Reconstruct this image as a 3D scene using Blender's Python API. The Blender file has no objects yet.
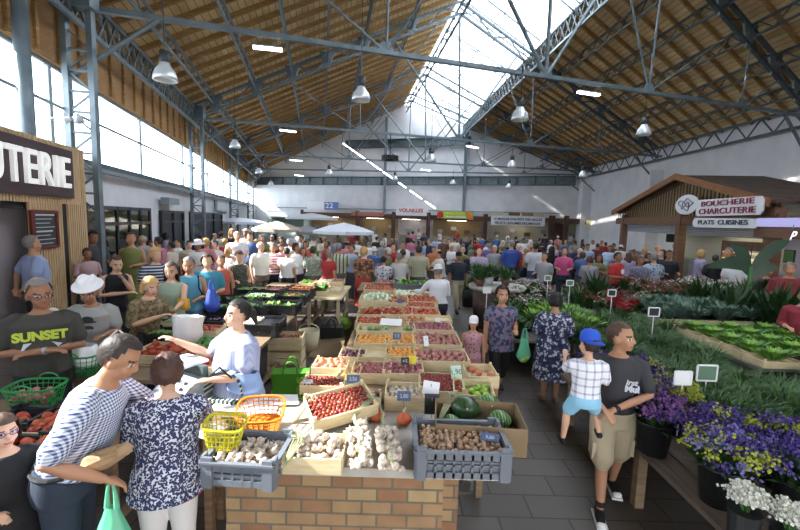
import bpy, bmesh, math, random
from mathutils import Vector as V, Matrix as M, Euler, noise
R=math.radians; PI=math.pi
SC=bpy.context.scene; COL=SC.collection
random.seed(7)
# ---------------------------------------------------------------- camera
H=2.5; F=415.0
_t=math.atan(45/F); _r=R(1.7)
fwd=V((0,math.cos(_t),-math.sin(_t))); _u0=V((0,math.sin(_t),math.cos(_t))); _r0=V((1,0,0))
up=_u0*math.cos(_r)-_r0*math.sin(_r); rt=_r0*math.cos(_r)+_u0*math.sin(_r)
def ray(px,py): return fwd+rt*((px-400)/F)+up*((265-py)/F)
def at(px,py,d):
    r=ray(px,py); r=r*(d/r.y); return V((r.x,d,H+r.z))
def atz(px,py,z):
    r=ray(px,py); k=(z-H)/r.z; return V((r.x*k,r.y*k,z))
cd=bpy.data.cameras.new('camera'); cam=bpy.data.objects.new('camera',cd); COL.objects.link(cam)
cd.sensor_width=36; cd.lens=36*F/800; cd.clip_end=400; cd.clip_start=.05
mw=M((rt,up,-fwd)).transposed().to_4x4(); mw.translation=V((0,0,H)); cam.matrix_world=mw
SC.camera=cam
# ---------------------------------------------------------------- materials
MC={}
def lin(c): return tuple((x/12.92 if x<=.04045 else ((x+.055)/1.055)**2.4) for x in c)
def _hex(h): return lin(tuple(int(h[i:i+2],16)/255 for i in (0,2,4)))
def mat(name,col,rough=.6,metal=0,kind=None,**k):
    """plain, or with procedural variation; col sRGB hex"""
    key=(name,col,kind)
    if key in MC: return MC[key]
    m=bpy.data.materials.new(name); m.use_nodes=True; nt=m.node_tree; N=nt.nodes; L=nt.links
    b=N['Principled BSDF']; b.inputs['Roughness'].default_value=rough; b.inputs['Metallic'].default_value=metal
    c=_hex(col)+(1,); c2=_hex(k.get('col2',col))+(1,); b.inputs['Base Color'].default_value=c
    def coord(out='Object',scale=(1,1,1),rot=(0,0,0)):
        tc=N.new('ShaderNodeTexCoord'); mp=N.new('ShaderNodeMapping'); L.new(tc.outputs[out],mp.inputs[0])
        mp.inputs['Scale'].default_value=scale; mp.inputs['Rotation'].default_value=rot; return mp.outputs[0]
    def ramp(fac,stops,interp='LINEAR'):
        r=N.new('ShaderNodeValToRGB'); r.color_ramp.interpolation=interp
        e=r.color_ramp.elements
        while len(e)<len(stops): e.new(.5)
        for q,(p,cc) in zip(e,stops): q.position=p; q.color=cc
        L.new(fac,r.inputs[0]); return r.outputs[0]
    s=k.get('s',8)
    if kind=='noise':
        n=N.new('ShaderNodeTexNoise'); n.inputs['Scale'].default_value=s; n.inputs['Detail'].default_value=4
        L.new(coord(),n.inputs[0]); L.new(ramp(n.outputs[0],[(.35,c),(.65,c2)]),b.inputs['Base Color'])
    elif kind=='spots':
        v=N.new('ShaderNodeTexVoronoi'); v.inputs['Scale'].default_value=s; L.new(coord(),v.inputs[0])
        st=[(0,c2),(k.get('w',.35),c)]
        if 'col3' in k:
            n=N.new('ShaderNodeTexNoise'); n.inputs['Scale'].default_value=s*.6; L.new(coord(),n.inputs[0])
            mx=N.new('ShaderNodeMix'); mx.data_type='RGBA'; r=ramp(n.outputs[0],[(.5,(0,0,0,1)),(.54,(1,1,1,1))])
            L.new(r,mx.inputs[0]); L.new(ramp(v.outputs[0],st,'CONSTANT'),mx.inputs[6]); mx.inputs[7].default_value=_hex(k['col3'])+(1,)
            L.new(mx.outputs[2],b.inputs['Base Color'])
        else: L.new(ramp(v.outputs[0],st,'CONSTANT'),b.inputs['Base Color'])
    elif kind in('check','stripe','hstripe'):
        def wave(d):
            w=N.new('ShaderNodeTexWave'); w.wave_type='BANDS'; w.bands_direction=d; w.inputs['Scale'].default_value=s; L.new(coord(),w.inputs[0]); return w.outputs[0]
        w1=wave('X' if kind!='hstripe' else 'Z'); th=k.get('w',.5)
        o=ramp(w1,[(th-.05,(0,0,0,1)),(th+.05,(1,1,1,1))])
        if kind=='check':
            o2=ramp(wave('Z'),[(th-.05,(0,0,0,1)),(th+.05,(1,1,1,1))])
            ad=N.new('ShaderNodeMath'); ad.operation='ADD'; L.new(o,ad.inputs[0]); L.new(o2,ad.inputs[1])
            ml=N.new('ShaderNodeMath'); ml.operation='MULTIPLY'; ml.inputs[1].default_value=.5; L.new(ad.outputs[0],ml.inputs[0]); o=ml.outputs[0]
        L.new(ramp(o,[(0,c),(1,c2)]),b.inputs['Base Color'])
    elif kind=='wood':
        n=N.new('ShaderNodeTexNoise'); n.inputs['Scale'].default_value=s; n.inputs['Detail'].default_value=5
        L.new(coord(scale=k.get('sc',(1,1,8))),n.inputs[0]); L.new(ramp(n.outputs[0],[(.3,c),(.7,c2)]),b.inputs['Base Color'])
    elif kind in('planks','bricks','tiles'):
        br=N.new('ShaderNodeTexBrick'); L.new(coord(k.get('co','UV')),br.inputs[0])
        br.inputs['Color1'].default_value=c; br.inputs['Color2'].default_value=c2; br.inputs['Mortar'].default_value=_hex(k.get('mort','333333'))+(1,)
        br.inputs['Scale'].default_value=1; br.inputs['Brick Width'].default_value=k.get('bw',1); br.inputs['Row Height'].default_value=k.get('bh',.2)
        br.inputs['Mortar Size'].default_value=k.get('ms',.01); br.inputs['Bias'].default_value=0
        n=N.new('ShaderNodeTexNoise'); n.inputs['Scale'].default_value=k.get('ns',3); n.inputs['Detail'].default_value=5; L.new(coord(k.get('co','UV')),n.inputs[0])
        mx=N.new('ShaderNodeMix'); mx.data_type='RGBA'; mx.blend_type='MULTIPLY'; mx.inputs[0].default_value=k.get('na',.6)
        L.new(br.outputs[0],mx.inputs[6]); L.new(ramp(n.outputs[0],[(.3,(.55,.55,.55,1)),(.6,(1,1,1,1))]),mx.inputs[7]); L.new(mx.outputs[2],b.inputs['Base Color'])
        bp=N.new('ShaderNodeBump'); bp.inputs['Strength'].default_value=.4; bp.inputs['Distance'].default_value=.01; L.new(br.outputs[1],bp.inputs['Height']); bp.invert=True; L.new(bp.outputs[0],b.inputs['Normal'])
    elif kind=='glass':
        N.remove(b); t=N.new('ShaderNodeBsdfTransparent'); g=N.new('ShaderNodeBsdfGlossy'); g.inputs['Roughness'].default_value=.05
        t.inputs[0].default_value=c; mx=N.new('ShaderNodeMixShader'); mx.inputs[0].default_value=k.get('g',.06); L.new(t.outputs[0],mx.inputs[1]); L.new(g.outputs[0],mx.inputs[2])
        L.new(mx.outputs[0],N['Material Output'].inputs[0])
    elif kind=='emit':
        b.inputs['Emission Color'].default_value=c; b.inputs['Emission Strength'].default_value=k.get('e',5)
    elif kind=='film':
        t=N.new('ShaderNodeBsdfTransparent'); mx=N.new('ShaderNodeMixShader'); mx.inputs[0].default_value=k.get('g',.6)
        L.new(t.outputs[0],mx.inputs[1]); L.new(b.outputs[0],mx.inputs[2]); L.new(mx.outputs[0],N['Material Output'].inputs[0])
    if k.get('sss'): b.inputs['Subsurface Weight'].default_value=k['sss']; b.inputs['Subsurface Radius'].default_value=(.01,.005,.003)
    if 'spec' in k: b.inputs['Specular IOR Level'].default_value=k['spec']
    if kind not in('glass',) and k.get('bump'):
        n=N.new('ShaderNodeTexNoise'); n.inputs['Scale'].default_value=k.get('bs',40); L.new(coord(),n.inputs[0])
        bp=N.new('ShaderNodeBump'); bp.inputs['Strength'].default_value=k['bump']; bp.inputs['Distance'].default_value=.01; L.new(n.outputs[0],bp.inputs['Height']); L.new(bp.outputs[0],b.inputs['Normal'])
    MC[key]=m; return m
# ---------------------------------------------------------------- mesh builder
def basis(d,upv=V((0,0,1))):
    d=d.normalized(); x=d.cross(upv)
    if x.length<1e-4: x=d.cross(V((0,1,0)))
    x.normalize(); return x,d,x.cross(d).normalized()
class MB:
    def __init__(s): s.v=[]; s.f=[]; s.m=[]; s.uv={}
    def add(s,vs,fs,mi=0,uvs=None):
        b=len(s.v); s.v+= [V(p) for p in vs]
        for i,f in enumerate(fs):
            if uvs: s.uv[len(s.f)]=uvs[i]
            s.f.append([b+q for q in f]); s.m.append(mi)
        return s
    def box(s,c,sz,rot=None,mi=0,taper=1):
        c=V(c); x,y,z=[q/2 for q in sz]; vs=[]
        for dz in(-1,1):
            t=taper if dz>0 else 1
            for dx,dy in((-1,-1),(1,-1),(1,1),(-1,1)):
                p=V((dx*x*t,dy*y*t,dz*z)); vs.append(c+(rot@p if rot else p))
        return s.add(vs,[(3,2,1,0),(4,5,6,7),(0,1,5,4),(1,2,6,5),(2,3,7,6),(3,0,4,7)],mi)
    def beam(s,a,b,w,h=None,mi=0,upv=V((0,0,1))):
        a=V(a);b=V(b); h=h or w; x,d,z=basis(b-a,upv); vs=[]
        for p in(a,b):
            for dx,dz in((-1,-1),(1,-1),(1,1),(-1,1)): vs.append(p+x*dx*w/2+z*dz*h/2)
        return s.add(vs,[(0,1,2,3),(7,6,5,4),(0,4,5,1),(1,5,6,2),(2,6,7,3),(3,7,4,0)],mi)
    def tube(s,pts,r,n=8,mi=0,cap=True):
        pts=[V(p) for p in pts]; rs=r if isinstance(r,(list,tuple)) else [r]*len(pts)
        vs=[];fs=[]; px=None
        for i,p in enumerate(pts):
            d=(pts[min(i+1,len(pts)-1)]-pts[max(i-1,0)])
            if d.length<1e-6: d=V((0,0,1))
            x,_,z=basis(d) if px is None else (None,None,None)
            if px is not None:
                d.normalize(); x=(px-d*px.dot(d)); x=x.normalized() if x.length>1e-4 else basis(d)[0]; z=x.cross(d)
            px=x
            for k in range(n):
                a=2*PI*k/n; vs.append(p+(x*math.cos(a)+z*math.sin(a))*rs[i])
        for i in range(len(pts)-1):
            for k in range(n): fs.append((i*n+k,i*n+(k+1)%n,(i+1)*n+(k+1)%n,(i+1)*n+k))
        if cap: fs.append(tuple(range(n-1,-1,-1))); fs.append(tuple((len(pts)-1)*n+k for k in range(n)))
        return s.add(vs,fs,mi)
    def ell(s,c,r,rot=None,n=10,m=7,mi=0,fn=None):
        c=V(c); r=(r,r,r) if not isinstance(r,(tuple,list)) else r; vs=[];fs=[]
        for i in range(m+1):
            th=PI*i/m
            for k in range(n if 0<i<m else 1):
                a=2*PI*k/n; p=V((math.sin(th)*math.cos(a)*r[0],math.sin(th)*math.sin(a)*r[1],math.cos(th)*r[2]))
                if fn: p=fn(p)
                vs.append(c+(rot@p if rot else p))
        idx=lambda i,k: 0 if i==0 else (1+(m-1)*n if i==m else 1+(i-1)*n+k%n)
        for i in range(m):
            for k in range(n):
                f=[idx(i,k),idx(i+1,k),idx(i+1,k+1),idx(i,k+1)]; g=[]
                for q in f:
                    if q not in g: g.append(q)
                if len(g)>2: fs.append(g)
        return s.add(vs,fs,mi)
    def lathe(s,prof,c=(0,0,0),n=12,mi=0,sx=1,sy=1,rot=None):
        c=V(c); vs=[];fs=[]
        for (r,z) in prof:
            for k in range(n):
                a=2*PI*k/n; p=V((r*math.cos(a)*sx,r*math.sin(a)*sy,z)); vs.append(c+(rot@p if rot else p))
        for i in range(len(prof)-1):
            for k in range(n): fs.append((i*n+k,i*n+(k+1)%n,(i+1)*n+(k+1)%n,(i+1)*n+k))
        if prof[0][0]>1e-4: fs.append(tuple(range(n-1,-1,-1)))
        if prof[-1][0]>1e-4: fs.append(tuple((len(prof)-1)*n+k for k in range(n)))
        return s.add(vs,fs,mi)
    def quad(s,a,b,c,d,mi=0,uv=None): return s.add([a,b,c,d],[(0,1,2,3)],mi,[uv] if uv else None)
    def slab(s,a,b,c,d,th,mi=0,uv=None):
        """quad a,b,c,d thickened by th against its normal; uv planar"""
        a,b,c,d=map(V,(a,b,c,d)); n=(b-a).cross(d-a).normalized()*th
        vs=[a,b,c,d,a-n,b-n,c-n,d-n]; fs=[(0,1,2,3),(7,6,5,4),(4,5,1,0),(5,6,2,1),(6,7,3,2),(7,4,0,3)]
        U=(b-a).length; W=(d-a).length; q=[(0,0),(U,0),(U,W),(0,W)]
        uvs=[uv or q]+[list(reversed(uv or q))]+[[(0,0),(1,0),(1,.1),(0,.1)]]*4
        return s.add(vs,fs,mi,uvs)
    def prism(s,pts,p0,ux,uy,depth,mi=0):
        """2D outline in plane p0,ux,uy extruded by vector depth"""
        n=len(pts); A=[V(p0)+V(ux)*x+V(uy)*y for x,y in pts]; B=[p+V(depth) for p in A]
        return s.add(A+B,[tuple(range(n)),tuple(reversed(range(n,2*n)))]+[(i,n+i,n+(i+1)%n,(i+1)%n) for i in range(n)],mi)
    def mesh(s,name,mats,smooth=False):
        me=bpy.data.meshes.new(name); me.from_pydata(s.v,[],s.f)
        for q in (mats if isinstance(mats,(list,tuple)) else [mats]): me.materials.append(q)
        me.polygons.foreach_set('material_index',s.m); me.polygons.foreach_set('use_smooth',[bool(smooth)]*len(s.f))
        if s.uv:
            ul=me.uv_layers.new(name='UVMap')
            for p in me.polygons:
                if p.index in s.uv:
                    for li,uv in zip(p.loop_indices,s.uv[p.index]): ul.data[li].uv=uv
        me.update(); return me
    def build(s,name,mats,parent=None,smooth=False,**k): return obj(name,s.mesh(name,mats,smooth),parent,**k)
def fixn(me):
    bm=bmesh.new(); bm.from_mesh(me); bmesh.ops.recalc_face_normals(bm,faces=bm.faces); bm.to_mesh(me); bm.free(); return me
def tag(o,label=None,cat=None,group=None,kind=None):
    if label: o['label']=label
    if cat: o['category']=cat
    if group: o['group']=group
    if kind: o['kind']=kind
    return o
def obj(name,me,parent=None,loc=None,rz=None,label=None,cat=None,group=None,kind=None):
    o=bpy.data.objects.new(name,me); COL.objects.link(o)
    if parent: o.parent=parent
    if loc is not None: o.location=loc
    if rz is not None: o.rotation_euler=(0,0,rz) if not isinstance(rz,(tuple,list,Euler)) else rz
    return tag(o,label,cat,group,kind)
def thing(name,label,cat,loc=(0,0,0),rz=0,group=None,kind=None,scale=None):
    o=obj(name,None,None,loc,rz,label,cat,group,kind)
    if scale: o.scale=(scale,)*3 if not isinstance(scale,(tuple,list)) else scale
    return o
KIDS={}
def dup(root,loc=None,rz=None,label=None,group=None,scale=None):
    """a copy of a thing with copies of its parts and sub-parts"""
    def cp(o,par):
        c=o.copy(); COL.objects.link(c); c.parent=par
        for ch in o.children: cp(ch,c)
        return c
    c=cp(root,None)
    if loc is not None: c.location=loc
    if rz is not None: c.rotation_euler=(0,0,rz) if not isinstance(rz,(tuple,list,Euler)) else rz
    if label: c['label']=label
    if group: c['group']=group
    if scale: c.scale=(scale,)*3 if not isinstance(scale,(tuple,list)) else scale
    return c
def text(name,s,mat_,size,parent=None,ext=.01,loc=(0,0,0),rot=(0,0,0),bold=0,shear=0,align='CENTER',width=None,spacing=1,name_mesh=None):
    cu=bpy.data.curves.new(name,'FONT'); cu.body=s; cu.size=size; cu.extrude=ext; cu.offset=bold; cu.shear=shear; cu.align_x=align; cu.align_y='CENTER'; cu.space_character=spacing
    o=bpy.data.objects.new('tmp',cu); COL.objects.link(o); dg=bpy.context.evaluated_depsgraph_get(); dg.update()
    me=bpy.data.meshes.new_from_object(o.evaluated_get(dg)); bpy.data.objects.remove(o)
    me.materials.clear(); me.materials.append(mat_)
    if width:
        xs=[v.co.x for v in me.vertices]; k=width/(max(xs)-min(xs))
        for v in me.vertices: v.co.x*=k
    r=Euler(rot).to_matrix()
    for v in me.vertices: v.co=r@v.co+V(loc)
    return obj(name,me,parent)
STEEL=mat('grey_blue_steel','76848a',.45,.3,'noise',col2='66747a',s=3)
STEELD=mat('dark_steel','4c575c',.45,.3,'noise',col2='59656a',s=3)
WHITE=mat('white_plaster','dfe0e3',.8,0,'noise',col2='d3d5da',s=1.2)
LAMP_AND_STREAK=mat('lamp_tube_and_streak','ffffff',.5,0,'emit',e=12)
# ---------------------------------------------------------------- hall geometry
KL=[-6,9.6,20,30.8,41,50]; KR=[-3,13,23.5,33,40,44.3]; KX=[0,17,27,35.5,37.8,39]
ZE=7.6; ZR=14.4
def lerp(a,b,t): return a+(b-a)*t
def kk(L,k):
    i=min(int(k),4); return lerp(L[i],L[i+1],k-i)
def lw(d): return V((-5.5-.24*d,d,0))
def PL(k): q=lw(kk(KL,k)); q.z=ZE; return q
def PR(k): d=kk(KR,k); return V((.135*(44.3-d),d,ZR))
def PX(k): return V((16.4,kk(KX,k),ZE))
def roofL(k,t,off=0): p=PL(k).lerp(PR(k),t); p.z-=off; return p
def roofR(k,t,off=0): p=PR(k).lerp(PX(k),t); p.z-=off; return p
def sky_t(k): return lerp(.31,.355,max(0,min(1,(k-1)/4)))
DECK=mat('roof_boards','e3c996',.75,0,'planks',col2='d0b280',mort='86693f',bw=4,bh=.22,ms=.012,ns=1.5,na=.5)
JOIST=mat('roof_joist_wood','b08c58',.75,0,'wood',col2='86653a',s=3)
deck=MB(); n=40; jid=0
cl=V((0,0,0))
ks=[5*i/n for i in range(n+1)]
for i in range(n):
    a,b=ks[i],ks[i+1]; u0=kk(KL,a); u1=kk(KL,b)
    A,B,C,D=roofL(a,-.06),roofL(b,-.06),roofL(b,1),roofL(a,1)
    deck.slab(A,D,C,B,-.05,0,[(u0,0),(u0,14),(u1,14),(u1,0)])
    ta,tb=sky_t(a),sky_t(b)
    A,B,C,D=roofR(a,ta),roofR(b,tb),roofR(b,1.05),roofR(a,1.05)
    deck.slab(A,D,C,B,-.05,0,[(u0,0),(u0,10),(u1,10),(u1,0)])
ceiling=deck.build('ceiling',DECK,kind='structure')
for sidef,t0f,tend in((roofL,lambda k:-.05,.985),(roofR,lambda k:sky_t(k)+.01,1.0)):
    for seg,cnt in((0,10),(1,11),(2,10),(3,9),(4,8)):
        for j in range(cnt):
            k=seg+(j+.5)/cnt
            m=MB(); m.beam(sidef(k,t0f(k),.09),sidef(k,tend,.09),.08,.18); m.build('joist',JOIST,ceiling)
# walls
HW=6.9
wl=MB(); a,b=lw(-6),lw(50.2); z=lambda p,h:V((p.x,p.y,h))
nrm=V((-1,-.24,0)).normalized()*.25
def wallbox(m,a,b,z0,z1,nv,mi=0):
    a0,b0=z(a,z0),z(b,z0); a1,b1=z(a,z1),z(b,z1); m.add([a0,b0,b1,a1,a0+nv,b0+nv,b1+nv,a1+nv],[(0,1,2,3),(7,6,5,4),(4,5,1,0),(5,6,2,1),(6,7,3,2),(7,4,0,3)],mi)
ZS=3.75; ZG=5.75
wallbox(wl,a,b,0,ZS,nrm); wl.build('wall_left',WHITE,kind='structure')
BAND=mat('eave_boards','b08a5c',.75,0,'wood',col2='987044',s=5)
bd=MB(); wallbox(bd,a,b,ZG,ZE+.25,nrm); bd.build('trim_1',BAND,kind='structure')
tr=bpy.data.objects['trim_1']; dq=-5.5
while dq<50:
    m=MB(); p=lw(dq)+V((.05,0,0)); m.beam(z(p,ZG),z(p,ZE),.07,.07); m.build('batten',JOIST,tr); dq+=.85
sl=MB(); wallbox(sl,a-nrm*.5,b-nrm*.5,ZS-.14,ZS+.02,nrm*.5); sl.build('trim_2',STEELD,kind='structure')
GLASS=mat('window_glass','f4f9ff',.05,0,'glass')
FRAME=mat('window_frame','8c979c',.5,.2)
dd=-6; wn=1
while dd<50:
    e=min(dd+5.2,50.2); A,B=lw(dd)+nrm*.5,lw(e)+nrm*.5
    g=MB(); wallbox(g,A,B,ZS,ZG,nrm*.06); w=g.build('window_%d'%wn,GLASS,kind='structure')
    f=MB(); f.beam(z(A,ZS),z(A,ZG),.09,.09); f.beam(z(A,ZS+.04),z(B,ZS+.04),.06,.08); f.beam(z(A,ZG-.04),z(B,ZG-.04),.06,.08); f.build('window_frame',FRAME,w)
    wn+=1; dd+=5.2
wr=MB(); wallbox(wr,V((16.4,-6,0)),V((16.4,40,0)),0,ZE+.2,V((.25,0,0))); wr.build('wall_right',WHITE,kind='structure')
# far gable wall
fa,fb=lw(50),V((16.4,39,0)); fr=PR(5); nb=V((.31,.95,0)).normalized()*.3
s5=sky_t(5); sk=roofR(5,s5)
wf=MB(); pts=[z(fa,0),z(fb,0),z(fb,ZE),V((fr.x,fr.y,ZR))+V((0,0,0)),z(fa,ZE)]
wf.add(pts+[p+nb for p in pts],[(0,1,2,3,4),(9,8,7,6,5)]+[(i,5+i,5+(i+1)%5,(i+1)%5) for i in range(5)])
wf.build('wall_back',WHITE,kind='structure')
# wall behind the camera with a wide open doorway
wb=MB(); A=lw(-6); 
wallbox(wb,A,V((16.4,-.5,0)),3.4,ZE,V((0,-.3,0)))
P=[z(A,ZE),V((16.4,-.5,ZE)),PR(0)]; wb.add(P+[p+V((0,-.3,0)) for p in P],[(0,1,2),(5,4,3),(0,3,4,1),(1,4,5,2),(2,5,3,0)])
wallbox(wb,A,A+V((4.5,1.2,0)),0,3.4,V((0,-.3,0))); wallbox(wb,V((8,-2.8,0)),V((16.4,-.5,0)),0,3.4,V((0,-.3,0)))
wb.build('wall_front',WHITE,kind='structure')
FLOOR=mat('floor_tiles','615a52',.55,0,'tiles',col2='544e48',mort='383430',bw=.6,bh=.3,ms=.008,ns=.8,na=.7,co='Object')
fl=MB(); fl.box((0,20,-.1),(60,70,.2)); fl.build('floor',FLOOR,kind='structure')
# skylight
SKG=mat('skylight_milky_sheet','eaf4ff',.05,0,'glass',g=.97)
_n=SKG.node_tree.nodes; _tr=_n.new('ShaderNodeBsdfTranslucent'); _tr.inputs[0].default_value=(.8,.84,.9,1); _mx=[q for q in _n if q.type=='MIX_SHADER'][0]; SKG.node_tree.links.new(_tr.outputs[0],_mx.inputs[2])
ww=[0,.35,.9,1.4,1.9,2.4,2.9,3.4,3.9,4.4,5]
for i in range(len(ww)-1):
    a,b=ww[i],ww[i+1]
    g=MB(); g.slab(roofR(a,0,-.12),roofR(a,sky_t(a),-.12),roofR(b,sky_t(b),-.12),roofR(b,0,-.12),.01); w=g.build('window_%d'%wn,SKG,kind='structure'); wn+=1
    f=MB(); f.beam(roofR(a,0,-.1),roofR(a,sky_t(a),-.1),.07,.1)
    for q in(.5,): f.beam(roofR(a,sky_t(a)*q,-.1),roofR(b,sky_t(b)*q,-.1),.04,.06)
    f.build('window_frame',STEEL,w)
# gable trims on the far wall: lower and upper steel walkway beams, posts
def on_far(px,z_,off=.25):
    r=ray(px,220); A=fa-nb.normalized()*off; D=(fb-fa); # intersect plan
    den=r.x*D.y-r.y*D.x; k=(A.x*D.y-A.y*D.x)/den; return V((r.x*k,r.y*k,z_))
def plate_beam(px0,px1,z0,z1,n,label):
    t=thing('steel_beam',label,'beam',on_far(px0,z0)); o=t.location.copy()
    A0,B0,A1,B1=on_far(px0,z0),on_far(px1,z0),on_far(px0,z1),on_far(px1,z1)
    m=MB(); m.slab(A0-o,B0-o,B1-o,A1-o,.05); m.build('web',STEEL,t)
    for P,Q in((A0,B0),(A1,B1)): m=MB(); m.beam(P-o-nb*.4,Q-o-nb*.4,.3,.08); m.build('flange',STEELD,t)
    for i in range(n+1):
        q=i/n; m=MB(); m.beam(A0.lerp(B0,q)-o-nb*.3,A1.lerp(B1,q)-o-nb*.3,.08,.12); m.build('stiffener',STEELD,t)
plate_beam(258,572,6.15,6.95,20,'long plated steel beam across the far white wall above the stall row')
plate_beam(345,467,10.0,10.8,9,'shorter plated steel beam high in the far gable under the skylight')
for i,(px,zt,w_) in enumerate(((384,13,'left'),(463,11.6,'right'))):
    m=MB(); m.beam(on_far(px,3.2,.5),on_far(px,zt,.5),.28,.28,upv=V((0,1,0))); m.build('steel_post',STEEL,label='grey steel post on the far gable wall, the %s one of the two'%w_,cat='post')
m=MB(); m.tube([on_far(262,3.55),on_far(560,3.55),],.05); m.build('wall_pipe',FRAME,label='thin grey pipe running along the far wall above the stall roofs',cat='pipe')
# ---------------------------------------------------------------- lattice purlins
def lattice(P,Q,h,n,mc,name,label,cat,group=None,w=.07,drop=V((0,0,-1)),x=False):
    """two chords and a zigzag between P and Q (list of points)"""
    t=thing(name,label,cat,P[0],0,group); o=V(P[0])
    top=[V(p)-o for p in P]; bot=[V(p)-o+drop*h for p in P]
    for nm,pp in(('top_chord',top),('bottom_chord',bot)):
        m=MB()
        for a,b in zip(pp[:-1],pp[1:]): m.beam(a,b,w,w)
        m.build(nm,mc,t)
    m=MB(); tot=sum((b-a).length for a,b in zip(top[:-1],top[1:])); N=max(2,int(tot/n))
    def on(pp,s):
        L=s*tot
        for a,b in zip(pp[:-1],pp[1:]):
            l=(b-a).length
            if L<=l+1e-6: return a.lerp(b,min(1,L/l))
            L-=l
        return pp[-1]
    for i in range(N):
        a,b=(top,bot) if i%2 else (bot,top)
        m.beam(on(a,i/N),on(b,(i+1)/N),w*.5,w*.5)
        if x: m.beam(on(b,i/N),on(a,(i+1)/N),w*.5,w*.5)
    m.build('lacing',mc,t); return t
ordn=['lowest','second','third','fourth','fifth','topmost']
for i in range(6):
    t_=(.10,.235,.36,.485,.62,.80)[i]
    lattice([roofL(k,t_,.22) for k in(0,1,2,3,4,4.97)],None,.42,.55,STEEL,'lattice_purlin','steel lattice purlin under the left roof slope, %s up from the left eave'%ordn[i],'purlin')
for i in range(5):
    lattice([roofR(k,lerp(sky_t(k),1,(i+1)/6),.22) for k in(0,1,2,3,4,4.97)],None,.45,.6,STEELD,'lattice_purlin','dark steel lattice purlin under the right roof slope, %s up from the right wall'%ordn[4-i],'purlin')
lattice([roofR(k,sky_t(k),.1) for k in(0,1,2,3,4,4.97)],None,.95,.6,STEEL,'skylight_girder','criss-cross steel girder along the lower right edge of the skylight','girder',w=.1,x=True)
lattice([roofR(k,.01,.1) for k in(0,1,2,3,4,4.97)],None,.7,.8,STEELD,'ridge_girder','steel lattice girder along the roof ridge at the left edge of the skylight','girder',w=.1)
lattice([PL(k)+V((.45,.1,-.15)) for k in(0,1,2,3,4,4.97)],None,.75,.55,STEEL,'eave_girder','steel lattice girder along the left eave above the bright windows','girder',w=.1,x=True)
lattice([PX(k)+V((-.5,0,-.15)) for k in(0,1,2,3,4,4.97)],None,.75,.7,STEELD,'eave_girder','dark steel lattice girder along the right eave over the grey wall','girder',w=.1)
# cross lattices inside the skylight
nm=['nearest','second nearest','third nearest','middle','fourth farthest','third farthest','second farthest','farthest']
for i,k in enumerate((1.0,1.5,2.0,2.4,2.8,3.3,3.8,4.4)):
    lattice([roofR(k,0,.05),roofR(k,sky_t(k),.05)],None,.5,.7,STEEL,'skylight_lattice','steel lattice crossbar right under the skylight glass, the %s one'%nm[i],'lattice',w=.06)
# ---------------------------------------------------------------- trusses
def truss(k,nmn):
    ZT=7.0
    A=PL(k); B=PX(k); A.z=B.z=ZT; r=PR(k); o=A.copy()
    t=thing('roof_truss','%s of the big steel roof trusses spanning the hall'%nmn,'truss',o)
    def pt(q,z_=ZT): p=A.lerp(B,q); p.z=z_; return p
    def ro(q,off=.7):  # roof underside above the tie at fraction q
        lx=A.lerp(B,q); qr=((r-A).dot(B-A))/((B-A).length_squared)
        zz=lerp(ZE,ZR,q/qr) if q<qr else lerp(ZR,ZE,(q-qr)/(1-qr)); d=A.lerp(B,q)
        if q<qr: p=PL(k).lerp(PR(k),q/qr)
        else: p=PR(k).lerp(PX(k),(q-qr)/(1-qr))
        p.z-=off; return p
    m=MB(); m.beam(A-o,B-o,.12,.12); m.build('tie_beam',STEEL,t)
    qr=((r-A).dot(B-A))/((B-A).length_squared)
    for nm_,q0,q1 in(('left_rafter',0.01,qr),('right_rafter',qr,.99)):
        m=MB(); m.beam(ro(q0,.25)-o,ro(q1,.25)-o,.12,.12); m.beam(ro(q0,.85)-o,ro(q1,.85)-o,.12,.12)
        N=14
        for i in range(N): m.beam(ro(lerp(q0,q1,i/N),.25 if i%2 else .85)-o,ro(lerp(q0,q1,(i+1)/N),.85 if i%2 else .25)-o,.06,.06)
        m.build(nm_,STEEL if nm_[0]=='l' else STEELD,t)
    for q0,q1 in((.0,.12),(.30,.17),(.30,.30),(.30,qr-.04),(.5,.36),(.50,qr),(.5,.62),(.66,.66),(.66,.56),(.66,.80),(.83,.83),(.83,.9),(.98,.88)):
        m=MB(); a=pt(q0); b=ro(q1,.8)
        if q0==0: a=A+V((.2,.05,-1.6)); b=pt(.085)
        if q0==.98: a=B+V((-.2,0,-1.6)); b=pt(.92)
        m.tube([a-o,b-o],.06 if q0 in(0,.5,.98) else .035,n=8); m.build('strut',STEEL,t)
    for q in(.30,.5,.66,.83):
        m=MB(); p=pt(q)-o; dx=(B-A).normalized(); m.prism([(-.28,-.06),(.28,-.06),(.12,.28),(-.12,.28)],p-V((0,.03,0)),dx,V((0,0,1)),V((0,.06,0))); m.build('gusset',STEEL,t)
    for i in range(1,7):
        for f_,tt in((roofL,i/7),(roofR,None)):
            if tt is None:
                if i>5: continue
                p=roofR(k,lerp(sky_t(k),1,i/6),.2)
            else: p=roofL(k,(.10,.235,.36,.485,.62,.80)[i-1],.2)
            m=MB(); m.prism([(-.35,0),(.35,0),(.12,-.75),(-.12,-.75)],p-o-V((0,.05,0)),(B-A).normalized(),V((0,0,1)),V((0,.1,0))); m.build('gusset',STEEL,t)
    return t
for k,nmn in((1,'nearest'),(2,'second nearest'),(3,'third nearest'),(4,'farthest')): truss(k,nmn)
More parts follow.
